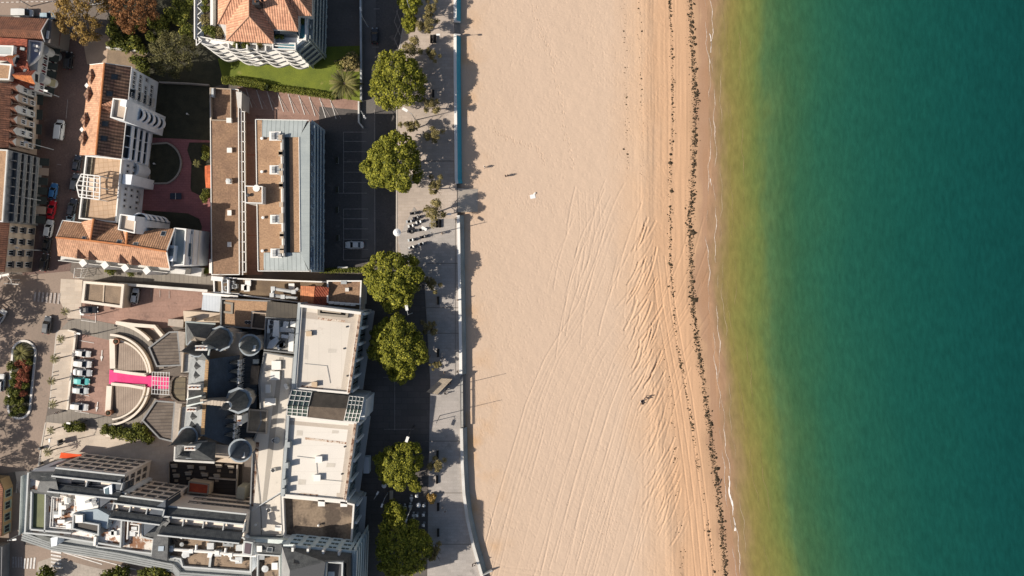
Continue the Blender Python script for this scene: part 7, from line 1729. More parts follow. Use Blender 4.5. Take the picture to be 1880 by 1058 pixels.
# hedges
def hedge(label, pts, wd, h_, n, seed):
    r = random.Random(seed); cents = []; rad = []; q = [P(a, b, h_) for a, b in pts]
    for a, b in zip(q[:-1], q[1:]):
        l = (b - a).length; d = (b - a).normalized(); s = Vector((-d.y, d.x, 0))
        for i in range(int(l / .45)):
            for o_ in (-.3, .3): p = a + d * i * .45 + s * o_ * wd; cents.append((p.x, p.y, h_ * .75 + r.uniform(-.08, .08))); rad.append(wd * .36)
    t = thing('hedge', label, 'hedge', Vector((q[0].x, q[0].y, 0))); o0 = t.location
    me = leaf_mesh('foliage', [(x - o0.x, y - o0.y, z) for x, y, z in cents], rad, n, .26, seed, [lf_hedge], up=.6); k = link(bpy.data.objects.new('foliage', me)); setp(k, t)
    mb = MB()
    for a, b in zip(q[:-1], q[1:]): mb.beam(Vector((a.x, a.y, 0)), Vector((b.x, b.y, 0)), wd * .7, h_ * .75)
    mb.build('core', mat('hedge_core', (.02, .028, .006), fine=.3), t)
hedge('clipped bright hedge at the top of the flat roofed building', [(409, 146), (450, 151), (490, 159)], 1.6, 2.4, 3200, 71)
hedge('long low clipped hedge between the lawn and the angled parking bays', [(492, 160), (560, 169), (618, 178)], 1.3, 1.2, 3600, 72)
hedge('short grassy hedge below the zinc roofed apartment house', [(590, 497), (640, 497), (668, 496)], 1.1, .9, 1300, 73)
# palms
pbig = frond_mesh('fronds', 52, 4.1, 1.5, 81, [lf_palm], .62, 1.15, .11); ptr = palm_trunk('trunk', 5.0, .38)
psm = frond_mesh('fronds', 18, 1.25, 1.6, 82, [lf_palm], .34, 1.1, .09); pts_ = palm_trunk('trunk', 3.4, .11)
def palm(label, px, py, s, big=False, group=None, rz=0, hs=1.0):
    h_ = (5.0 if big else 3.4) * s * hs; b = P(px, py, h_); b.z = 0
    t = thing('palm_tree', label, 'palm tree', b, rz, group); t.scale = (s, s, s)
    k = link(bpy.data.objects.new('fronds', pbig if big else psm)); setp(k, t); k.location = (0, 0, (5.0 if big else 3.4) * hs)
    k = link(bpy.data.objects.new('trunk', ptr if big else pts_)); setp(k, t); k.scale = (1, 1, hs)
palm('large palm with long arching fronds at the corner of the lawn', 633, 154, 1.13, True)
palm('dark palm at the top end of the oval planted island', 40, 648, .62, True, rz=1, hs=.7)
for i, (x, y, lab) in enumerate(((112, 622, 'slim palm, topmost on the white pavement strip'), (100, 659, 'slim palm, second from the top on the white pavement strip'), (95, 700, 'slim palm, third from the top on the white pavement strip'), (98, 742, 'slim palm at the bottom of the white pavement strip'), (94, 790, 'slim palm by the road corner of the pale plaza'), (88, 830, 'slim palm near the zebra crossing left of the orange awning'), (120, 572, 'small bright palm on the pale corner pavement by the pavilion'))):
    palm(lab, x, y, .95 + .1 * (i % 2), False, 'slim palms in front of the hotel', i * 1.7)
palm('spiky palm in the shaded courtyard beside the low orange roof', 362, 300, .9, False)
for i, (x, y, s) in enumerate(((378, 0, .8), (380, 18, .7), (379, 38, .8), (381, 56, .7), (392, 60, .9), (404, 60, .8), (436, 83, .6), (452, 84, .6), (478, 85, .5), (514, 67, .7), (554, 40, .5))): shrub(x, y, s, (0, 1, 4)[i % 3], 'potted shrub on the roof terraces of the tall white apartment house', 'potted shrubs on the upper roof terraces', i, 15.0)
# oval planted island
o = thing('planted_island', 'oval traffic island with a white kerb and red-green planting', 'traffic island', P(42, 698))
def stadium(d):
    pts = []
    for i in range(13): a = math.pi * i / 12; pts.append((45 + (23 + d) * math.cos(a), 648 - (24 + d) * math.sin(a)))
    for i in range(13): a = math.pi + math.pi * i / 12; pts.append((36 + (22 + d) * math.cos(a), 748 - (22 + d) * math.sin(a)))
    return pts
mb = MB(); mb.prism(PP(stadium(-1)), 0, .22); mb.build('bed', soil, o); mb = MB(); mb.ring(PP(stadium(0)), .5, 0, .3); mb.build('kerb', mat('white_kerb', (.60, .57, .53), fine=.08), o)
isl = [(22, 672, 1.3, 1, 'dark green'), (36, 668, 1.0, 3, 'reddish'), (46, 664, 1.1, 3, 'reddish'), (52, 676, 1.0, 3, 'reddish'), (44, 682, 1.1, 3, 'reddish'), (40, 692, 1.2, 3, 'reddish'), (50, 694, 1.1, 3, 'reddish'), (30, 688, 1.1, 0, 'yellow-green'), (26, 702, 1.2, 1, 'dark green'), (38, 706, 1.1, 3, 'reddish'), (48, 708, 1.0, 0, 'yellow-green'), (22, 718, 1.3, 1, 'dark green'), (34, 720, 1.2, 1, 'dark green'), (44, 722, 1.0, 3, 'reddish'), (16, 735, 1.2, 1, 'dark green'), (28, 736, 1.2, 1, 'dark green'), (40, 738, 1.1, 0, 'yellow-green'), (32, 752, 1.1, 1, 'dark green'), (44, 752, 1.0, 1, 'dark green'), (24, 760, .9, 1, 'dark green'), (36, 655, 1.0, 1, 'dark green'), (56, 664, .9, 0, 'yellow-green')]
for i, (x, y, s, kd, nm) in enumerate(isl): shrub(x + (2 if x < 30 else 0), y, s * .62, kd, nm + ' shrub growing on the oval planted island', nm + ' shrubs of the oval island', i, .2)
for i, (x, y, s, kd) in enumerate(((130, 781, .9, 1), (138, 783, .9, 0), (146, 782, .9, 0), (152, 785, .8, 1))): shrub(x, y, s, kd, 'shrub in the small plaza planter above the palms', 'shrubs of the plaza planter', i)
o = thing('plaza_planter', 'low rectangular planter with shrubs on the pale plaza', 'planter', P(141, 783)); mb = MB(); mb.ring(PP([(123, 776), (160, 779), (159, 791), (123, 788)]), .3, 0, .45); mb.build('rim', conc, o)
garden_pts = [(200, 788, 1.0, 1), (212, 792, 1.0, 1), (226, 795, 1.1, 0), (240, 796, 1.1, 0), (254, 795, 1.2, 1), (264, 790, 1.2, 0), (270, 800, 1.0, 1), (258, 784, 1.0, 0), (246, 803, .8, 1), (276, 806, .8, 0)]
sheet('garden', [(192, 780), (225, 793), (258, 778), (284, 806), (200, 800)], mat('dry_grass', (.20, .135, .05), (.12, .10, .03), fine=.3), .115)
for i, (x, y, s, kd) in enumerate(garden_pts): shrub(x, y, s, kd, 'shrub in the grassy bed below the curved ramp', 'shrubs below the carriage ramp', i)
for i, (x, y, s) in enumerate(((90, 1052, 1.4), (210, 1054, 1.6), (228, 1050, 1.4), (298, 1046, 1.6), (303, 1056, 1.6), (270, 1054, 1.3))): shrub(x, y, s, 0 if x > 280 else 1, ('bright' if x > 280 else 'dark') + ' bush along the bottom edge in front of the stepped hotel', ('bright' if x > 280 else 'dark') + ' bushes at the bottom edge', i)
for i, (x, y) in enumerate(((380, 275), (381, 288), (381, 355), (378, 365), (380, 497), (207, 498), (203, 494), (243, 499))): shrub(x, y, .75, 0, 'orange-green shrub squeezed against a building wall', 'shrubs along the building walls', i)
shrub(645, 116, 1.5, 4, 'dry brown bush on the lawn above the large palm'); shrub(626, 122, .9, 1, 'dark clipped bush beside the dry brown bush on the lawn')
sheet('flower_bed', [(612, 112), (660, 104), (660, 132), (628, 132)], mat('dry_bed', (.22, .16, .10), (.12, .12, .03), scale=.8, fine=.3))
# trees standing left of the frame whose shade falls across the junction
for i, (x, y, s) in enumerate(((-58, 572, 1.0), (-25, 560, .8), (-62, 858, .95), (-95, 645, 1.0), (-40, 790, .7))):
    if i == 0:
        c, q = dome_lobes(7.0, 4, 34, 1.1, 91); cm = leaf_mesh('crown', c, q, 3600, .42, 91, [lf_ever], frac_out=.4); tm = tree_trunk('trunk', 6, .3, 9, 91, 7)
    make_tree('street_tree', 'thinly leaved street tree beyond the left edge shading the junction', 'tree', P(x, y), cm, tm, 7.5, i, 'street trees shading the junction', s)

# courtyard of the white house
o = thing('round_garden', 'dark half-round garden bed with a white rim in the maroon courtyard', 'garden bed', P(300, 300)); pl = [(272, 264)] + arc(294, 300, 41, 70, -70, 18) + [(274, 339)]
mb = MB(); mb.prism(PP(pl), 0, .25); mb.build('bed', soil, o); mb = MB(); mb.ring(PP(pl), .4, 0, .5); mb.build('rim', conc, o)
mb = MB(); mb.lathe((P(287, 302).x, P(287, 302).y, .25), [(.06, 0), (.06, .9), (.22, .95), (.22, 1.2), (0, 1.3)], 8); o2 = mb.build('garden_lamp', whitep); tag(o2, 'small white lamp in the half-round courtyard bed', 'lamp')
mb = MB(); mb.lathe((P(347, 211).x, P(347, 211).y, 0), [(.06, 0), (.06, 1.0), (.22, 1.05), (.22, 1.3), (0, 1.4)], 8); o2 = mb.build('garden_lamp', whitep); tag(o2, 'small white lamp alone in the dark garden left of the flat roof', 'lamp')
o = thing('table_tennis_table', 'dark table with a pale centre line in the maroon courtyard', 'table', P(325, 361)); mb = MB(); mb.box((P(325, 361).x, P(325, 361).y, .7), (2.8, 1.5, .06)); mb.build('table_top', mat('dark_blue_top', (.03, .04, .06), fine=.1), o)
mb = MB(); mb.box((P(325, 361).x, P(325, 361).y, .76), (.05, 1.6, .15)); mb.build('net', whitep, o); mb = MB()
for a in (-1, 1):
    for b in (-.5, .5): mb.box((P(325, 361).x + a, P(325, 361).y + b, 0), (.08, .08, .7))
mb.build('leg', darkm, o)
o = thing('small_shed', 'low shed with a bright orange tiled roof against the long flat roofed building', 'shed', P(381, 324)); roof_faces(o, [[(376, 305, 3.4), (388, 303, 3.4), (388, 324, 3.8), (376, 324, 3.8)], [(376, 324, 3.8), (388, 324, 3.8), (388, 346, 3.4), (378, 345, 3.4)]], mat('vivid_tiles', (.55, .15, .055), (.45, .11, .045), pat='tile', ps=(.5, .6), pamt=.4)); part_box(o, 'wall', [(377, 306), (388, 305), (388, 344), (379, 344)], 0, 3.1, beige)
# ================================================================== cars
G1 = 'cars parked along the left street'; G2 = 'cars parked in the hotel forecourt row'
car('van', 'white', 110, 239, 84, 'white van parked alone on the dark left street', name='parked_van')
car('hatch', 'blue', 98, 351, 80, 'blue hatchback parked directly above the red car', group=G1)
car('sedan', 'red', 95, 385, 79, 'bright red car parked between the blue and the white car', group=G1)
car('suv', 'white', 90, 420, 80, 'white car with dark windows parked just below the red car', group=G1)
car('sedan', 'black', 86, 449, 79, 'black car parked directly below the white car in the left row', group=G1)
car('suv', 'black', 82, 482, 80, 'black car at the bottom end of the left parked row', group=G1)
car('suv', 'dark', 133, 381, 77, 'dark car on the right side of the street below the pergola', group=G1)
car('hatch', 'skyb', 129, 404, 77, 'pale blue car half hidden beside the tiled corner roof', group=G1)
car('suv', 'grey', 138, 335, 80, 'grey car in shadow next to the pergola, upper of the right row', group=G1)
car('hatch', 'dark', 141, 300, 80, 'dark car in shadow beside the pink tiled slope', group=G1)
car('suv', 'black', 126, 112, 84, 'black car in the shadow near the top of the left street', group=G1)
car('van', 'white', 43, 25, 0, 'white delivery van with dark cab at the top left kerb', name='parked_van')
car('hatch', 'skyb', 88, 30, 2, 'small pale car right of the white delivery van')
car('hatch', 'white', 177, 2, 4, 'white car under the golden autumn tree at the top edge')
car('hatch', 'white', 152, 649, -7, 'white car, topmost of the hotel parking row', group=G2)
car('suv', 'white', 152, 668, -5, 'large white car in the second place of the hotel row', group=G2)
car('sedan', 'silver', 152, 684, -5, 'silver car parked just above the turquoise car', group=G2)
car('hatch', 'teal', 150, 700, -4, 'turquoise car in the middle of the hotel row', group=G2)
car('hatch', 'pale', 148, 717, -4, 'small pale car just below the turquoise car', group=G2)
car('suv', 'white', 146, 747, -5, 'white car standing apart at the bottom of the hotel row', group=G2)
car('sedan', 'black', 163, 569, 2, 'black car below the brown pavilion roof')
car('hatch', 'pale', 248, 544, 82, 'pale car alone on the red forecourt right of the pavilion')
car('suv', 'grey', 87, 597, 82, 'grey car driving in the tree shade near the zebra crossing', name='car')
car('suv', 'white', 2, 703, 86, 'white car cut by the left edge beside the oval island', name='car')
car('hatch', 'white', 1, 582, 60, 'pale car cut by the left edge in the tree shade', name='car')
car('sedan', 'white', 651, 450, 180, 'white saloon alone in the shaded car park')
car('hatch', 'black', 688, 66, 90, 'black car driving on the dark road at the top', name='car')

# ================================================================== motorcycles
def moto_proto():
    t = thing('motorcycle', 'x', 'motorcycle', (0, 0, 0))
    for x in (-.68, .68):
        mb = MB(); N = 14
        for i in range(N):
            a0, a1 = 6.283 * i / N, 6.283 * (i + 1) / N; mb.tube((x + .26 * math.cos(a0), 0, .3 + .26 * math.sin(a0)), (x + .26 * math.cos(a1), 0, .3 + .26 * math.sin(a1)), .06, n=6)
        w_ = mb.build('wheel', rubber, t, local=True); mb = MB(); mb.tube((x, -.04, .3), (x, .04, .3), .19, n=10); mb.build('rim', rimm, w_, local=True)
    mb = MB(); secs = [(-.75, .16, .62, .78), (-.4, .25, .35, .80), (0, .28, .28, .82), (.3, .33, .4, .98), (.55, .2, .6, .95)]; rg = [[(x, -w_, (a + b) / 2), (x, -w_ * .6, a), (x, w_ * .6, a), (x, w_, (a + b) / 2), (x, w_ * .6, b), (x, -w_ * .6, b)] for x, w_, a, b in secs]
    for a, b in zip(rg[:-1], rg[1:]): mb.hull(a, b, 0, False)
    mb.face(rg[0][::-1]); mb.face(rg[-1]); mb.build('body', paints['black'], t, local=True)
    mb = MB(); mb.hull([(-.75, -.2, .8), (-.75, .2, .8), (-.75, .17, .9), (-.75, -.17, .9)], [(.05, -.24, .8), (.05, .24, .8), (.05, .2, .87), (.05, -.2, .87)]); mb.build('seat', black, t, local=True)
    mb = MB()
    for s in (-.08, .08): mb.tube((.68, s, .3), (.45, s, 1.0), .035)
    mb.build('fork', lightm, t, local=True)
    mb = MB(); mb.path([(.3, -.40, 1.06), (.45, -.2, 1.02), (.45, .2, 1.02), (.3, .40, 1.06)], .028); mb.build('handlebar', darkm, t, local=True)
    mb = MB(); mb.hull([(.62, -.2, .85), (.62, .2, .85), (.6, .2, .87), (.6, -.2, .87)], [(.45, -.15, 1.28), (.45, .15, 1.28), (.43, .15, 1.29), (.43, -.15, 1.29)]); mb.build('windscreen', car_glass, t, local=True)
    mb = MB(); mb.box((-.72, 0, .86), (.38, .5, .32)); mb.build('luggage_box', black, t, local=True); mb = MB(); mb.tube((-.6, -.16, .35), (.1, -.14, .3), .05); mb.build('exhaust', lightm, t, local=True)
    mb = MB(); mb.lathe((.62, 0, .8), [(0, 0), (.1, 0), (.1, .12), (0, .14)], 8); mb.build('headlight', headm, t, local=True); return t
mp_ = moto_proto()
bikes = [((761, 392), 12, 'black', 'topmost motorcycle of the group'), ((754, 407), 10, 'silver', 'silver motorcycle at the left, second row of the group'), ((771, 408), 18, 'white', 'white scooter at the right end of the second row'), ((757, 415), 15, 'white', 'pale scooter in the third row on the left'), ((756, 425), 8, 'black', 'black motorcycle in the middle of the left column'),
         ((775, 422), 14, 'grey', 'grey motorcycle in the middle of the right column'), ((779, 435), 16, 'black', 'black motorcycle at the right, nearest the lamp post'), ((757, 441), 10, 'pale', 'large pale scooter with big screen, low in the left column'), ((776, 448), 12, 'silver', 'silver motorcycle at the bottom of the right column'), ((758, 454), 22, 'white', 'white scooter at the bottom of the left column'), ((766, 400), 20, 'dark', 'dark scooter squeezed between the upper two rows')]
for i, ((x, y), a, cl, lab) in enumerate(bikes):
    o = mp_ if i == 0 else dup(mp_)
    o.location = P(x, y) + Vector((0, 0, .05)); o.rotation_euler = (0, 0, R(a)); o.scale = (1.05, 1.3, 1.15); o['label'] = lab + ' on the promenade'; o['group'] = 'motorcycles parked on the promenade'
    for k in kids(o):
        if k.name.startswith('body') or k.name.startswith('luggage'):
            k.material_slots[0].link = 'OBJECT'; k.material_slots[0].material = paints[cl]

# ================================================================== lamps, poles, benches and other furniture
def lamp(label, px, py, h_, az, arm=1.4, heads=1, name='street_lamp', m=None, group='street lamps', head=1.0):
    t = thing(name, label, 'street lamp', P(px, py), 0, group); L0 = t.location
    mb = MB(); mb.path([(L0.x, L0.y, 0), (L0.x, L0.y, h_ * .5), (L0.x, L0.y, h_)], [.13, .1, .07], 8); mb.build('pole', m or lightm, t)
    for k_ in range(heads):
        a = R(az + 180 * k_); d = Vector((math.cos(a), math.sin(a), 0)); p = Vector((L0.x, L0.y, h_))
        mb = MB(); mb.path([p - Vector((0, 0, .3)), p + d * arm * .6 + Vector((0, 0, .15)), p + d * arm + Vector((0, 0, .1))], .05); mb.build('arm', m or lightm, t)
        mb = MB(); c = p + d * (arm + .3); mb.box((c.x, c.y, h_ - .02), (.9 * head, .42 * head, .18), a); mb.build('lamp_head', whitep, t)
    return t
for x, y, h_, az, hd, lab in ((57, 12, 8, 200, 1, 'lamp by the delivery van at the top left'), (108, 178, 8, 165, 2, 'two-headed lamp on the left street beside the white fronted house'), (98, 275, 8, 165, 1, 'lamp at the top corner of the grey balcony block'), (87, 370, 8, 165, 1, 'lamp left of the red car'), (76, 460, 7, 165, 1, 'lamp beside the last black cars of the left row'), (42, 497, 7, 60, 2, 'lamp at the corner of the orange tiled house'),
                           (168, 78, 6, 120, 1, 'lamp at the tan path below the golden tree'), (676, 50, 8, 100, 1, 'lamp on the pavement left of the road at the top'), (757, 28, 9, 95, 1, 'tall white lamp beside the first tamarisks'), (763, 221, 8, 150, 1, 'tall lamp below the first big evergreen'), (670, 212, 5, -60, 1, 'low lamp at the corner of the shaded car park'), (797, 430, 8.5, 150, 1, 'tall lamp right of the motorcycles'),
                           (757, 575, 8, 100, 1, 'tall lamp between the third and fourth evergreens'), (760, 782, 8, 250, 1, 'tall lamp on the dark terrace above the narrow evergreen'), (757, 928, 7, 250, 1, 'lamp among the cafe tables'), (692, 908, 4, 60, 1, 'short lamp beside the casino stairs'), (48, 975, 7, 10, 1, 'lamp at the crossing below the green roof terrace'), (178, 612, 5, 170, 1, 'dark lamp at the bend of the grey driveway'), (160, 772, 5, 170, 1, 'dark lamp on the lower driveway'), (118, 812, 6, 90, 1, 'lamp on the pale plaza by its advertising board'), (796, 78, 6.0, 0, 1, 'dark lamp on the promenade below the first beach stair'), (815, 396, 4.5, 0, 1, 'slim lamp beside the beach ramp'), (712, 905, 5, 250, 1, 'lamp at the upper left of the cafe'), (180, 578, 4, 170, 1, 'small lamp beside the black car')):
    lamp(lab, x, y, h_, az, heads=hd, m=darkm if 'dark' in lab else None, head=1.5 if h_ >= 8 and x > 750 else 1.0)
for x, y, h_, lab in ((808, 763, 10.2, 'bare tall flagpole standing on the pale lower promenade'), (821, 713, 9.6, 'tall flagpole beside the slatted canopy')):
    t = thing('flagpole', lab, 'flagpole', P(x, y)); mb = MB(); mb.path([P(x, y), P(x, y) + Vector((0, 0, h_))], [.09, .05], 8); mb.build('pole', darkm, t); mb = MB(); mb.lathe((t.location.x, t.location.y, h_), [(0, 0), (.1, .05), (0, .15)], 8); mb.build('finial', lightm, t)
def bench(px, py, lab):
    t = thing('bench', lab, 'bench', P(px, py), 0, 'promenade benches'); c = t.location
    mb = MB(); mb.box((c.x, c.y, .42), (.45, 2.0, .07)); mb.build('seat', mat('dark_bench_wood', (.035, .028, .022), fine=.2), t); mb = MB(); mb.box((c.x - .25, c.y, .45), (.08, 2.0, .5)); mb.build('backrest', MATS['dark_bench_wood'], t)
    for s in (-.8, .8): mb = MB(); mb.box((c.x, c.y + s, 0), (.55, .1, .42)); mb.build('leg', darkm, t)
for x, y, lab in ((792.5, 73, 'left bench of the pair below the first beach stair'), (799.5, 73, 'right bench of the pair below the first beach stair'), (796, 173, 'bench in the dappled shade of the first big evergreen'), (802.5, 411, 'left bench of the pair beside the silvery tamarisk'), (808.5, 411, 'right bench of the pair beside the silvery tamarisk'), (805, 552, 'bench in the sun gap between two tree shadows'), (805, 648, 'bench in the shade above the slatted canopy'), (804, 834, 'bench beside the leaning bare tamarisk'), (805, 930, 'bench near the cafe, upper of two in the big shadow'), (805, 977, 'bench near the cafe, lower of two in the big shadow'), (803, 880, 'tilted dark bench on the sunlit stretch above the cafe')): bench(x, y, lab)
# slatted canopy
t = thing('slatted_canopy', 'wooden slatted shade canopy on posts at the promenade', 'shade canopy', P(810, 708)); cq = [P(782.5, 720, 3.0), P(810.5, 695, 3.3), P(831, 696, 3.3), P(803, 725, 3.0)]
for i in range(9):
    f0, f1 = i / 9, (i + .86) / 9; mb = MB(); a, b = cq[0].lerp(cq[3], f0), cq[0].lerp(cq[3], f1); c, d = cq[1].lerp(cq[2], f1), cq[1].lerp(cq[2], f0); mb.slab([a, b, c, d], .08); mb.build('slat', mat('bleached_wood', (.33, .27, .20), (.26, .21, .155), scale=1, fine=.15), t)
mb = MB()
for f in (.15, .5, .85): mb.beam(cq[0].lerp(cq[1], f) - Vector((0, 0, .3)), cq[3].lerp(cq[2], f) - Vector((0, 0, .3)), .14, .2)
mb.build('beam', woodr, t)
for q in ((787, 717), (804, 720), (811, 699), (826, 699)): mb = MB(); p = P(*q); mb.box(p, (.16, .16, 2.8)); mb.build('post', woodr, t)
# parasols and cafe tables
def parasol(px, py, r, h_, n, lab, m, cat='parasol', group=None):
    t = thing('parasol', lab, cat, P(px, py, h_), 0, group); t.location.z = 0; c = t.location
    mb = MB(); mb.lathe((c.x, c.y, 0), [(r, h_), (r * .5, h_ + .3), (0, h_ + .5)], n, 0, math.pi / 4, math.pi / 4 + 2 * math.pi); mb.lathe((c.x, c.y, 0), [(r, h_ - .02), (0, h_ + .46)], n, 0, math.pi / 4, math.pi / 4 + 2 * math.pi); mb.build('canopy', m, t); mb = MB(); mb.tube((c.x, c.y, 0), (c.x, c.y, h_ + .6), .04); mb.build('pole', lightm, t); mb = MB(); mb.lathe((c.x, c.y, 0), [(.35, 0), (.35, .1), (0, .12)], 10); mb.build('base', greyw, t)
pw_ = mat('white_canvas', (.62, .62, .62), fine=.05, rough=.8)
parasol(729, 427, .95, 2.6, 16, 'round pale parasol at the edge of the building shadow, left of the motorcycles', pw_)
for x, y, r_, n_, lab in ((705, 892, .6, 12, 'round white parasol nearest the hall front'), (768, 928, .6, 12, 'round white parasol at the right of the cafe'), (778, 929, .4, 10, 'small white parasol right of the round one'), (765, 911, .5, 4, 'square white parasol, topmost of the cafe'), (765, 947, .5, 4, 'square white parasol below the round one'), (777, 946, .48, 4, 'square white parasol at the cafe edge, upper of two'), (777, 965, .48, 4, 'square white parasol at the cafe edge, lowest')): parasol(x, y, r_, 2.2, n_, lab, pw_, group='cafe parasols')
def table(px, py, lab, group):
    t = thing('cafe_table', lab, 'table', P(px, py), 0, group); c = t.location; mb = MB(); mb.box((c.x, c.y, .72), (.8, .6, .05)); mb.build('table_top', whitep, t); mb = MB(); mb.tube((c.x, c.y, 0), (c.x, c.y, .72), .04); mb.build('leg', darkm, t)
    for s in (-1, 1):
        mb = MB(); q = Vector((c.x, c.y + s * .62, 0)); h = thing('cafe_chair', 'small white chair at a cafe table in the dark court', 'chair', q, 0, 'chairs at the cafe tables'); mb.box(q + Vector((0, 0, .42)), (.42, .42, .05)); mb.build('seat', whitep, h); mb = MB(); mb.box(q + Vector((0, s * .2, .47)), (.42, .05, .42)); mb.build('backrest', whitep, h)
        for a in (-.17, .17):
            for b in (-.17, .17): mb = MB(); mb.box(q + Vector((a, b, 0)), (.04, .04, .42)); mb.build('leg', whitep, h)
for x, y in ((723, 929), (734, 930), (744, 930), (754, 928), (760, 945), (756, 913)): table(x, y, 'small white cafe table in the dark court among the parasols', 'cafe tables under the parasols')
mb = MB(); mb.box(P(719, 908), (.8, 2.2, .75)); o = mb.build('counter', mat('pale_wood', (.36, .31, .24), fine=.1)); tag(o, 'pale wooden counter at the left of the cafe', 'counter')
o = thing('notice_board', 'white board leaning at the hall front beside the narrow evergreen', 'board', P(677, 850)); mb = MB(); mb.box(P(676, 850), (1.3, 3.8, 2.4)); mb.build('panel', mat('pale_board', (.40, .46, .52), fine=.05), o); mb = MB(); mb.box(P(676, 850) + Vector((0, 0, 2.4)), (1.4, 3.9, .1)); mb.build('lid', pw_, o)
# dining court sets
for i in range(9):
    x = 322 + (i % 5) * 26 + (i % 2) * 4; y = 858 + (i // 5) * 14 + (i % 3) * 2
    c = Vector((P(x, y).x, P(x, y).y, .35)); t = thing('lounge_sofa', 'cream lounge sofa in the dark dining court', 'sofa', c, 0, 'lounge sofas of the dining court')
    mb = MB(); mb.box(c + Vector((0, .5, 0)), (1.4, .8, .42)); mb.build('seat', mat('cream_cushion', (.30, .26, .21), fine=.1), t); mb = MB(); mb.box(c + Vector((0, .85, .42)), (1.4, .2, .4)); mb.build('backrest', MATS['cream_cushion'], t)
    t = thing('low_table', 'low tan table beside a cream sofa in the dark dining court', 'table', c, 0, 'low tables of the dining court'); mb = MB(); mb.box(c + Vector((0, -.7, .3)), (.9, .6, .06)); mb.build('table_top', mat('tan_top', (.22, .17, .12), fine=.1), t)
    mb = MB(); mb.box(c + Vector((0, -.7, 0)), (.5, .3, .3)); mb.build('base', darkm, t)
# bollards along the white pavement
for i, (x, y) in enumerate(((107, 633), (104, 650), (101, 683), (101, 690), (97, 716), (95, 731), (86, 800), (88, 806), (84, 846), (90, 843), (113, 587), (128, 588))):
    mb = MB(); c = P(x, y); mb.lathe(c, [(.1, 0), (.1, .75), (.13, .78), (.13, .86), (0, .95)], 8); o = mb.build('bollard', greyw); tag(o, 'thin grey bollard along the road edge of the hotel pavement', 'bollard', 'bollards along the hotel pavement')
o = thing('low_wall', 'cream wall along the right side of the white pavement strip', 'wall', P(134, 680)); mb = MB()
for a, b in (((142, 610), (127, 752)), ((142, 610), (128, 606))): mb.beam(P(*a), P(*b), .45, .9)
mb.build('wall', curw, o)
mb = MB(); mb.prism(PP([(104, 612), (110, 606), (128, 605), (141, 609), (126, 753), (92, 748)]), 0, .13); o = mb.build('pavement', pave_w); o['kind'] = 'structure'
o = thing('advertising_board', 'free-standing dark advertising board on the pale plaza', 'sign', P(117, 810)); mb = MB(); mb.box(P(117, 810) + Vector((0, 0, .5)), (.25, 1.3, 2.0), .1); mb.build('panel', darkm, o); mb = MB(); mb.box(P(117, 810), (.15, .3, .5)); mb.build('foot', greyw, o)
for x, y, lab in ((78, 822, 'dark bin pair by the road edge of the pale plaza'), (78, 850, 'dark bin by the lower plaza corner')): mb = MB(); mb.lathe(P(x, y), [(.35, 0), (.42, 1.1), (.3, 1.2), (0, 1.25)], 10); o = mb.build('litter_bin', darkm); tag(o, lab, 'bin')
# garden fences and walls
wall_thing('garden_wall', 'pale wall along the top of the brown path', 'wall', [(200, 90), (240, 94), (272, 98)], .35, 1.4, white)
wall_thing('street_wall', 'long dark wall between the lawn and the pavement', 'wall', [(664, -30), (665, 100), (665, 186)], .35, 1.6, greyw, cap=lightm)
wall_thing('parking_wall', 'low white wall beside the car park gate', 'wall', [(660, 188), (660, 226), (668, 236)], .35, 1.2, white); wall_thing('garden_wall', 'thin pale wall between the dark garden and the hedge', 'wall', [(296, 153), (345, 155), (386, 158)], .3, 1.2, conc)
wall_thing('garden_wall', 'light wall stub at the lower corner of the shaded car park', 'wall', [(622, 491), (640, 491)], .4, 1.3, white)
for i, (x, y) in enumerate(((620, 295), (620, 349), (620, 386), (621, 437))):
    o = thing('planter', 'grey planter box along the edge of the shaded car park', 'planter', P(x, y), 0, 'planter boxes of the car park'); mb = MB(); mb.box(P(x, y), (.6, 1.6, .6)); mb.build('box', greyw, o); mb = MB(); mb.box(P(x, y) + Vector((0, 0, .6)), (.5, 1.5, .25)); mb.build('plant', soil, o)
o = thing('gate_frame', 'white lattice gate frame at the alley entrance', 'gate', P(152, 503)); mb = MB(); A_, B_ = P(150, 493), P(148, 510)
for s in (0, 3.0): mb.tube(A_ + Vector((0, 0, s)), B_ + Vector((0, 0, s)), .07)
for i in range(5): mb.tube(A_.lerp(B_, i / 4), A_.lerp(B_, i / 4) + Vector((0, 0, 3)), .06)
for s in (0, 1.6): mb.tube(A_ + Vector((1.6, 0, s)), B_ + Vector((1.6, 0, s + 1.4)), .05); mb.tube(A_ + Vector((0, 0, s + 1.2)), A_ + Vector((1.6, 0, s + 1.2)), .05); mb.tube(B_ + Vector((0, 0, s + 1.2)), B_ + Vector((1.6, 0, s + 1.2)), .05)
mb.build('lattice', whitep, o)
# lifting barrier sign, kerb strips
mb = MB(); mb.box(P(28, 505) + Vector((0, 0, 3.2)), (1.7, .5, .5), .2); mb.tube(P(36, 513), P(36, 513) + Vector((0, 0, 3.6)), .08); mb.tube(P(36, 513) + Vector((0, 0, 3.5)), P(28, 505) + Vector((0, 0, 3.5)), .06); mb.tube(P(24, 520) + Vector((0, 0, 3.4)), P(50, 522) + Vector((0, 0, 3.4)), .08); mb.tube(P(37, 521), P(37, 521) + Vector((0, 0, 3.4)), .08)
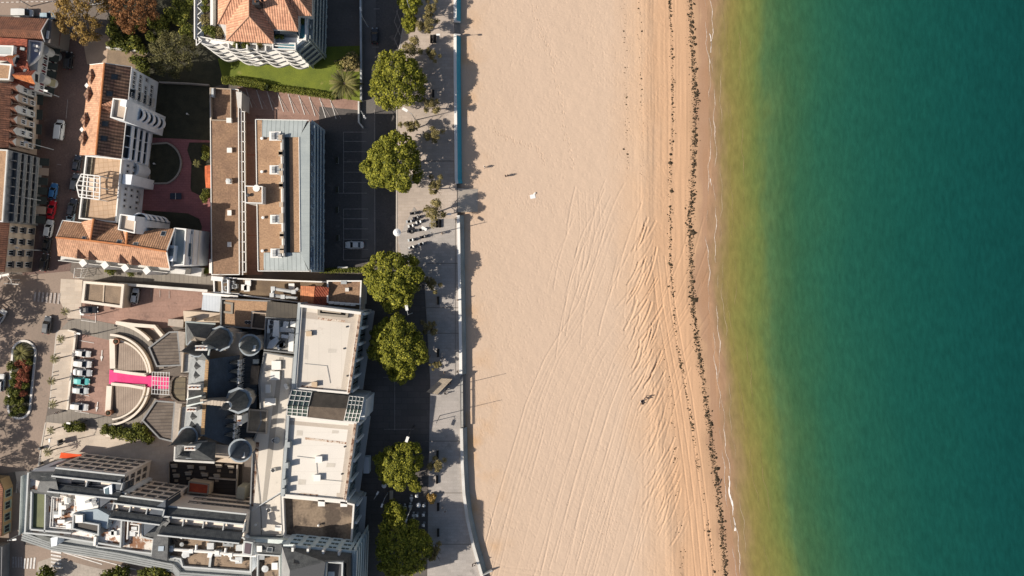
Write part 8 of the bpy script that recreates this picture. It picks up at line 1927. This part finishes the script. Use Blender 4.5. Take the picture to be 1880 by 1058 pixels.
# (traffic gantry parts are joined so that they stand as one sign)
mb.tube(P(36, 513) + Vector((0, 0, 3.3)), P(37, 521) + Vector((0, 0, 3.3)), .06); o = mb.build('road_sign', whitep); tag(o, 'white road sign gantry at the lower left street corner', 'sign')
for pts in ([(108, 606), (104, 612), (91, 750)], [(84, 776), (76, 822), (70, 860)], [(742, -20), (742, 40), (730, 110)], [(729, 112), (728, 480)]):
    mb = MB()
    for a, b in zip(pts[:-1], pts[1:]): mb.beam(P(*a), P(*b), .28, .14)
    o = mb.build('kerb', kerbm); o['kind'] = 'structure'
# washed up things and beach items
o = thing('beach_towel', 'white towel spread alone on the open sand', 'towel', sandP(978, 361)); c = sandP(978, 361, .03); mb = MB(); mb.box(c, (1.3, 1.0, .05), .2); mb.build('towel', pw_, o); mb = MB(); mb.box(c + Vector((.5, .75, -.05)), (.5, .35, .3), .5); mb.box(c + Vector((.5, .75, .25)), (.3, .05, .12), .5); o = mb.build('beach_bag', whitep); tag(o, 'small white bag beside the towel on the open sand', 'bag')
mb = MB(); c = sandP(1322, 884, -.05); mb.tube(c + Vector((-.25, -.6, .12)), c + Vector((.25, .6, .12)), .13, .1, 8); o = mb.build('driftwood', bark); tag(o, 'dark driftwood log near the water at the lower shore', 'driftwood')
c = sandP(880, 1047); o = thing('beach_fence', 'short pale barrier where the lower sea wall ends', 'barrier', c); mb = MB(); mb.beam(P(884, 1055, 0), P(902, 1046, -.9), .3, 1.0); mb.build('rail', white, o)
for i, (x, y) in enumerate(((870, 1064),)): pass

# ================================================================== people
skinm = mat('skin', (.42, .26, .19), fine=.03); hairm = [mat('dark_hair', (.03, .02, .015), fine=.1), mat('light_hair', (.30, .20, .10), fine=.1)]
cloth = {n_: mat(n_ + '_cloth', c_, fine=.08) for n_, c_ in dict(white=(.6, .58, .55), red=(.5, .03, .06), black=(.015, .015, .018), navy=(.02, .03, .07), grey=(.16, .16, .17), beige=(.42, .33, .24), pink=(.55, .16, .22), blue=(.08, .16, .30)).items()}
def skin_me(name, verts, edges, rad, m):
    me = bpy.data.meshes.new(name); me.from_pydata(verts, edges, []); o = bpy.data.objects.new(name, me); link(o); o.modifiers.new('s', 'SKIN'); sv = me.skin_vertices[0].data
    for i, r_ in enumerate(rad): sv[i].radius = (r_, r_) if not hasattr(r_, '__len__') else r_
    sv[0].use_root = True; sb = o.modifiers.new('u', 'SUBSURF'); sb.levels = sb.render_levels = 1
    bpy.context.view_layer.update(); ev = o.evaluated_get(bpy.context.evaluated_depsgraph_get()); out = bpy.data.meshes.new_from_object(ev); out.materials.clear(); out.materials.append(m); bpy.data.objects.remove(o); return out
def pose(kind):
    J = {'pel': (0, 0, .95), 'sp': (.01, 0, 1.18), 'ch': (0, 0, 1.38), 'nk': (.0, 0, 1.52), 'hd': (.03, 0, 1.62), 'tp': (.03, 0, 1.74)}
    w_ = {'stand': .05, 'walk': .26, 'sit': 0}[kind]
    for s, n_ in ((1, 'l'), (-1, 'r')):
        if kind == 'sit':
            J[n_ + 'h'] = (0, s * .1, .16); J[n_ + 'k'] = (.40, s * .13, .34); J[n_ + 'a'] = (.62, s * .12, .06); J[n_ + 't'] = (.78, s * .13, .04)
        else:
            f = s * w_; J[n_ + 'h'] = (0, s * .1, .90); J[n_ + 'k'] = (f * .6 + .03, s * .1, .50); J[n_ + 'a'] = (f - (.1 if f < 0 else 0), s * .1, .08); J[n_ + 't'] = (f + .15 - (.1 if f < 0 else 0), s * .12, .035)
        dz = -.79 if kind == 'sit' else 0
        J[n_ + 's'] = (0, s * .19, 1.42 + dz); J[n_ + 'e'] = (-s * w_ * .5 + .02, s * .27, 1.14 + dz); J[n_ + 'w'] = (-s * w_ * .9 + .12, s * .28, .90 + dz)
        h_ = Vector(J[n_ + 'w']); J[n_ + 'p'] = tuple(h_ + Vector((.02, 0, -.07)))
        for k_, (dx_, ln) in enumerate(((.035, .085), (.012, .095), (-.012, .09), (-.034, .072))): J[n_ + 'f%d' % k_] = tuple(h_ + Vector((.02 + dx_, 0, -.07))); J[n_ + 'g%d' % k_] = tuple(h_ + Vector((.035 + dx_, -s * .012, -.07 - ln)))
        J[n_ + 'th'] = tuple(h_ + Vector((.075, -s * .02, -.08)))
    if kind == 'sit':
        for n_ in ('pel', 'sp', 'ch', 'nk', 'hd', 'tp'): x, y, z = J[n_]; J[n_] = (x - .03, y, z - .79)
    return J
def person_parts(kind):
    J = pose(kind); names = list(J); ix = {n_: i for i, n_ in enumerate(names)}
    E = [('pel', 'sp'), ('sp', 'ch'), ('ch', 'nk'), ('nk', 'hd'), ('hd', 'tp')]
    rad = {'pel': .13, 'sp': .115, 'ch': .135, 'nk': .055, 'hd': .095, 'tp': .07}
    for n_ in 'lr':
        E += [('pel', n_ + 'h'), (n_ + 'h', n_ + 'k'), (n_ + 'k', n_ + 'a'), (n_ + 'a', n_ + 't'), ('ch', n_ + 's'), (n_ + 's', n_ + 'e'), (n_ + 'e', n_ + 'w'), (n_ + 'w', n_ + 'p'), (n_ + 'w', n_ + 'th')]
        rad.update({n_ + 'h': .095, n_ + 'k': .062, n_ + 'a': .042, n_ + 't': .035, n_ + 's': .062, n_ + 'e': .043, n_ + 'w': .03, n_ + 'p': .032, n_ + 'th': .011})
        for k_ in range(4): E += [(n_ + 'p', n_ + 'f%d' % k_), (n_ + 'f%d' % k_, n_ + 'g%d' % k_)]; rad[n_ + 'f%d' % k_] = .011; rad[n_ + 'g%d' % k_] = .009
    body = skin_me('body', [J[n_] for n_ in names], [(ix[a], ix[b]) for a, b in E], [rad[n_] for n_ in names], skinm)
    def sub(nm, keep, grow, m):
        ns = [n_ for n_ in names if n_ in keep]; jx = {n_: i for i, n_ in enumerate(ns)}
        return skin_me(nm, [J[n_] for n_ in ns], [(jx[a], jx[b]) for a, b in E if a in jx and b in jx], [rad[n_] + grow for n_ in ns], m)
    shirt = sub('shirt', ('pel', 'sp', 'ch', 'ls', 'rs', 'le', 're'), .022, cloth['white']); tro = sub('trousers', ('pel', 'lh', 'rh', 'lk', 'rk', 'la', 'ra'), .016, cloth['black'])
    h_ = J['hd']; mb = MB(); mb.lathe((h_[0] - .015, h_[1], h_[2]), [(.112, -.04), (.118, .04), (.10, .12), (.05, .155), (0, .165)], 12); hr = mb.build('hair', hairm[0], local=True); hm = hr.data; bpy.data.objects.remove(hr)
    f = MB(); f.box((h_[0] + .095, 0, h_[2] - .02), (.035, .025, .04)); f.box((h_[0] + .09, .035, h_[2] + .01), (.02, .03, .014), m=1); f.box((h_[0] + .09, -.035, h_[2] + .01), (.02, .03, .014), m=1); f.box((h_[0] + .085, 0, h_[2] - .065), (.02, .05, .012), m=2)
    fo = f.build('face', [skinm, MATS['dark_hair'], mat('lips', (.3, .1, .09), fine=0)], local=True); fm = fo.data; bpy.data.objects.remove(fo)
    return [('body', body), ('shirt', shirt), ('trousers', tro), ('hair', hm), ('face', fm)]
PM = {k_: person_parts(k_) for k_ in ('stand', 'walk', 'sit')}
def person(kind, px, py, ang, top, legs, lab, z=None, hair=0, group=None):
    loc = sandP(px, py) if z is None else P(px, py) + Vector((0, 0, z)); t = thing('person', lab, 'person', loc, R(ang), group)
    for nm, me in PM[kind]:
        o = link(bpy.data.objects.new(nm, me)); setp(o, t)
        if nm in ('shirt', 'trousers', 'hair'): o.material_slots[0].link = 'OBJECT'; o.material_slots[0].material = cloth[top] if nm == 'shirt' else cloth[legs] if nm == 'trousers' else hairm[hair]
PZ = .06
for kind, x, y, a, tp, lg, lab, z in (('walk', 890, 308, 200, 'white', 'beige', 'person in white walking on the sand near the teal wall', None), ('stand', 928, 324, 30, 'black', 'black', 'person in black standing on the sand, left of two', None), ('stand', 932, 323.5, 160, 'navy', 'black', 'person in navy standing on the sand, right of two', None),
        ('sit', 1176, 737, 10, 'white', 'navy', 'seated person in white on the lower beach', None), ('sit', 1177, 741, 350, 'black', 'navy', 'seated person in black beside the one in white on the lower beach', None), ('walk', 1183, 733, 60, 'grey', 'black', 'person in grey standing above the seated pair on the lower beach', None), ('walk', 1186, 729, 60, 'navy', 'black', 'person in navy standing uppermost of the lower beach group', None),
        ('walk', 821, 697, 60, 'red', 'black', 'person in a red top at the tip of the slatted canopy', PZ), ('walk', 828, 696, 100, 'pink', 'black', 'person in pink right of the one in red by the canopy', PZ), ('walk', 816, 712, 40, 'white', 'black', 'person in white below the slatted canopy', PZ), ('walk', 823, 706, 40, 'grey', 'black', 'person in grey beside the flagpole at the canopy', PZ), ('walk', 827, 703, 40, 'navy', 'black', 'person in navy beside the flagpole at the canopy', PZ), ('walk', 818, 722, 80, 'black', 'grey', 'person in black walking below the canopy group', PZ), ('walk', 816, 683, 10, 'beige', 'navy', 'person in beige walking above the canopy group', PZ), ('walk', 840, 682, 90, 'black', 'black', 'person in black beside the sea wall above the steps', PZ),
        ('walk', 813, 929, 300, 'white', 'grey', 'person in white walking in the big lower shadow, upper of two', PZ), ('walk', 818, 936, 300, 'grey', 'white', 'person in grey walking in the big lower shadow, lower of two', PZ), ('stand', 868, 1035, 0, 'black', 'black', 'person in black at the lower end of the sea wall, left of two', PZ), ('stand', 872, 1034, 180, 'white', 'black', 'person in white at the lower end of the sea wall, right of two', PZ), ('walk', 108, 757, 30, 'white', 'black', 'person in white crossing the lower driveway', PZ), ('walk', 812, 429, 0, 'beige', 'beige', 'person in beige right of the tall lamp by the motorcycles', PZ), ('stand', 790, 654, 0, 'beige', 'navy', 'person in beige on the paving left of the shaded bench', PZ), ('walk', 812, 657, 0, 'white', 'black', 'person in white in the dappled shade above the canopy', PZ), ('stand', 841, 551, 90, 'navy', 'black', 'person in navy leaning near the sea wall between two tree shadows', PZ)):
    person(kind, x, y, a, tp, lg, lab, z, hair=int(x) % 2)
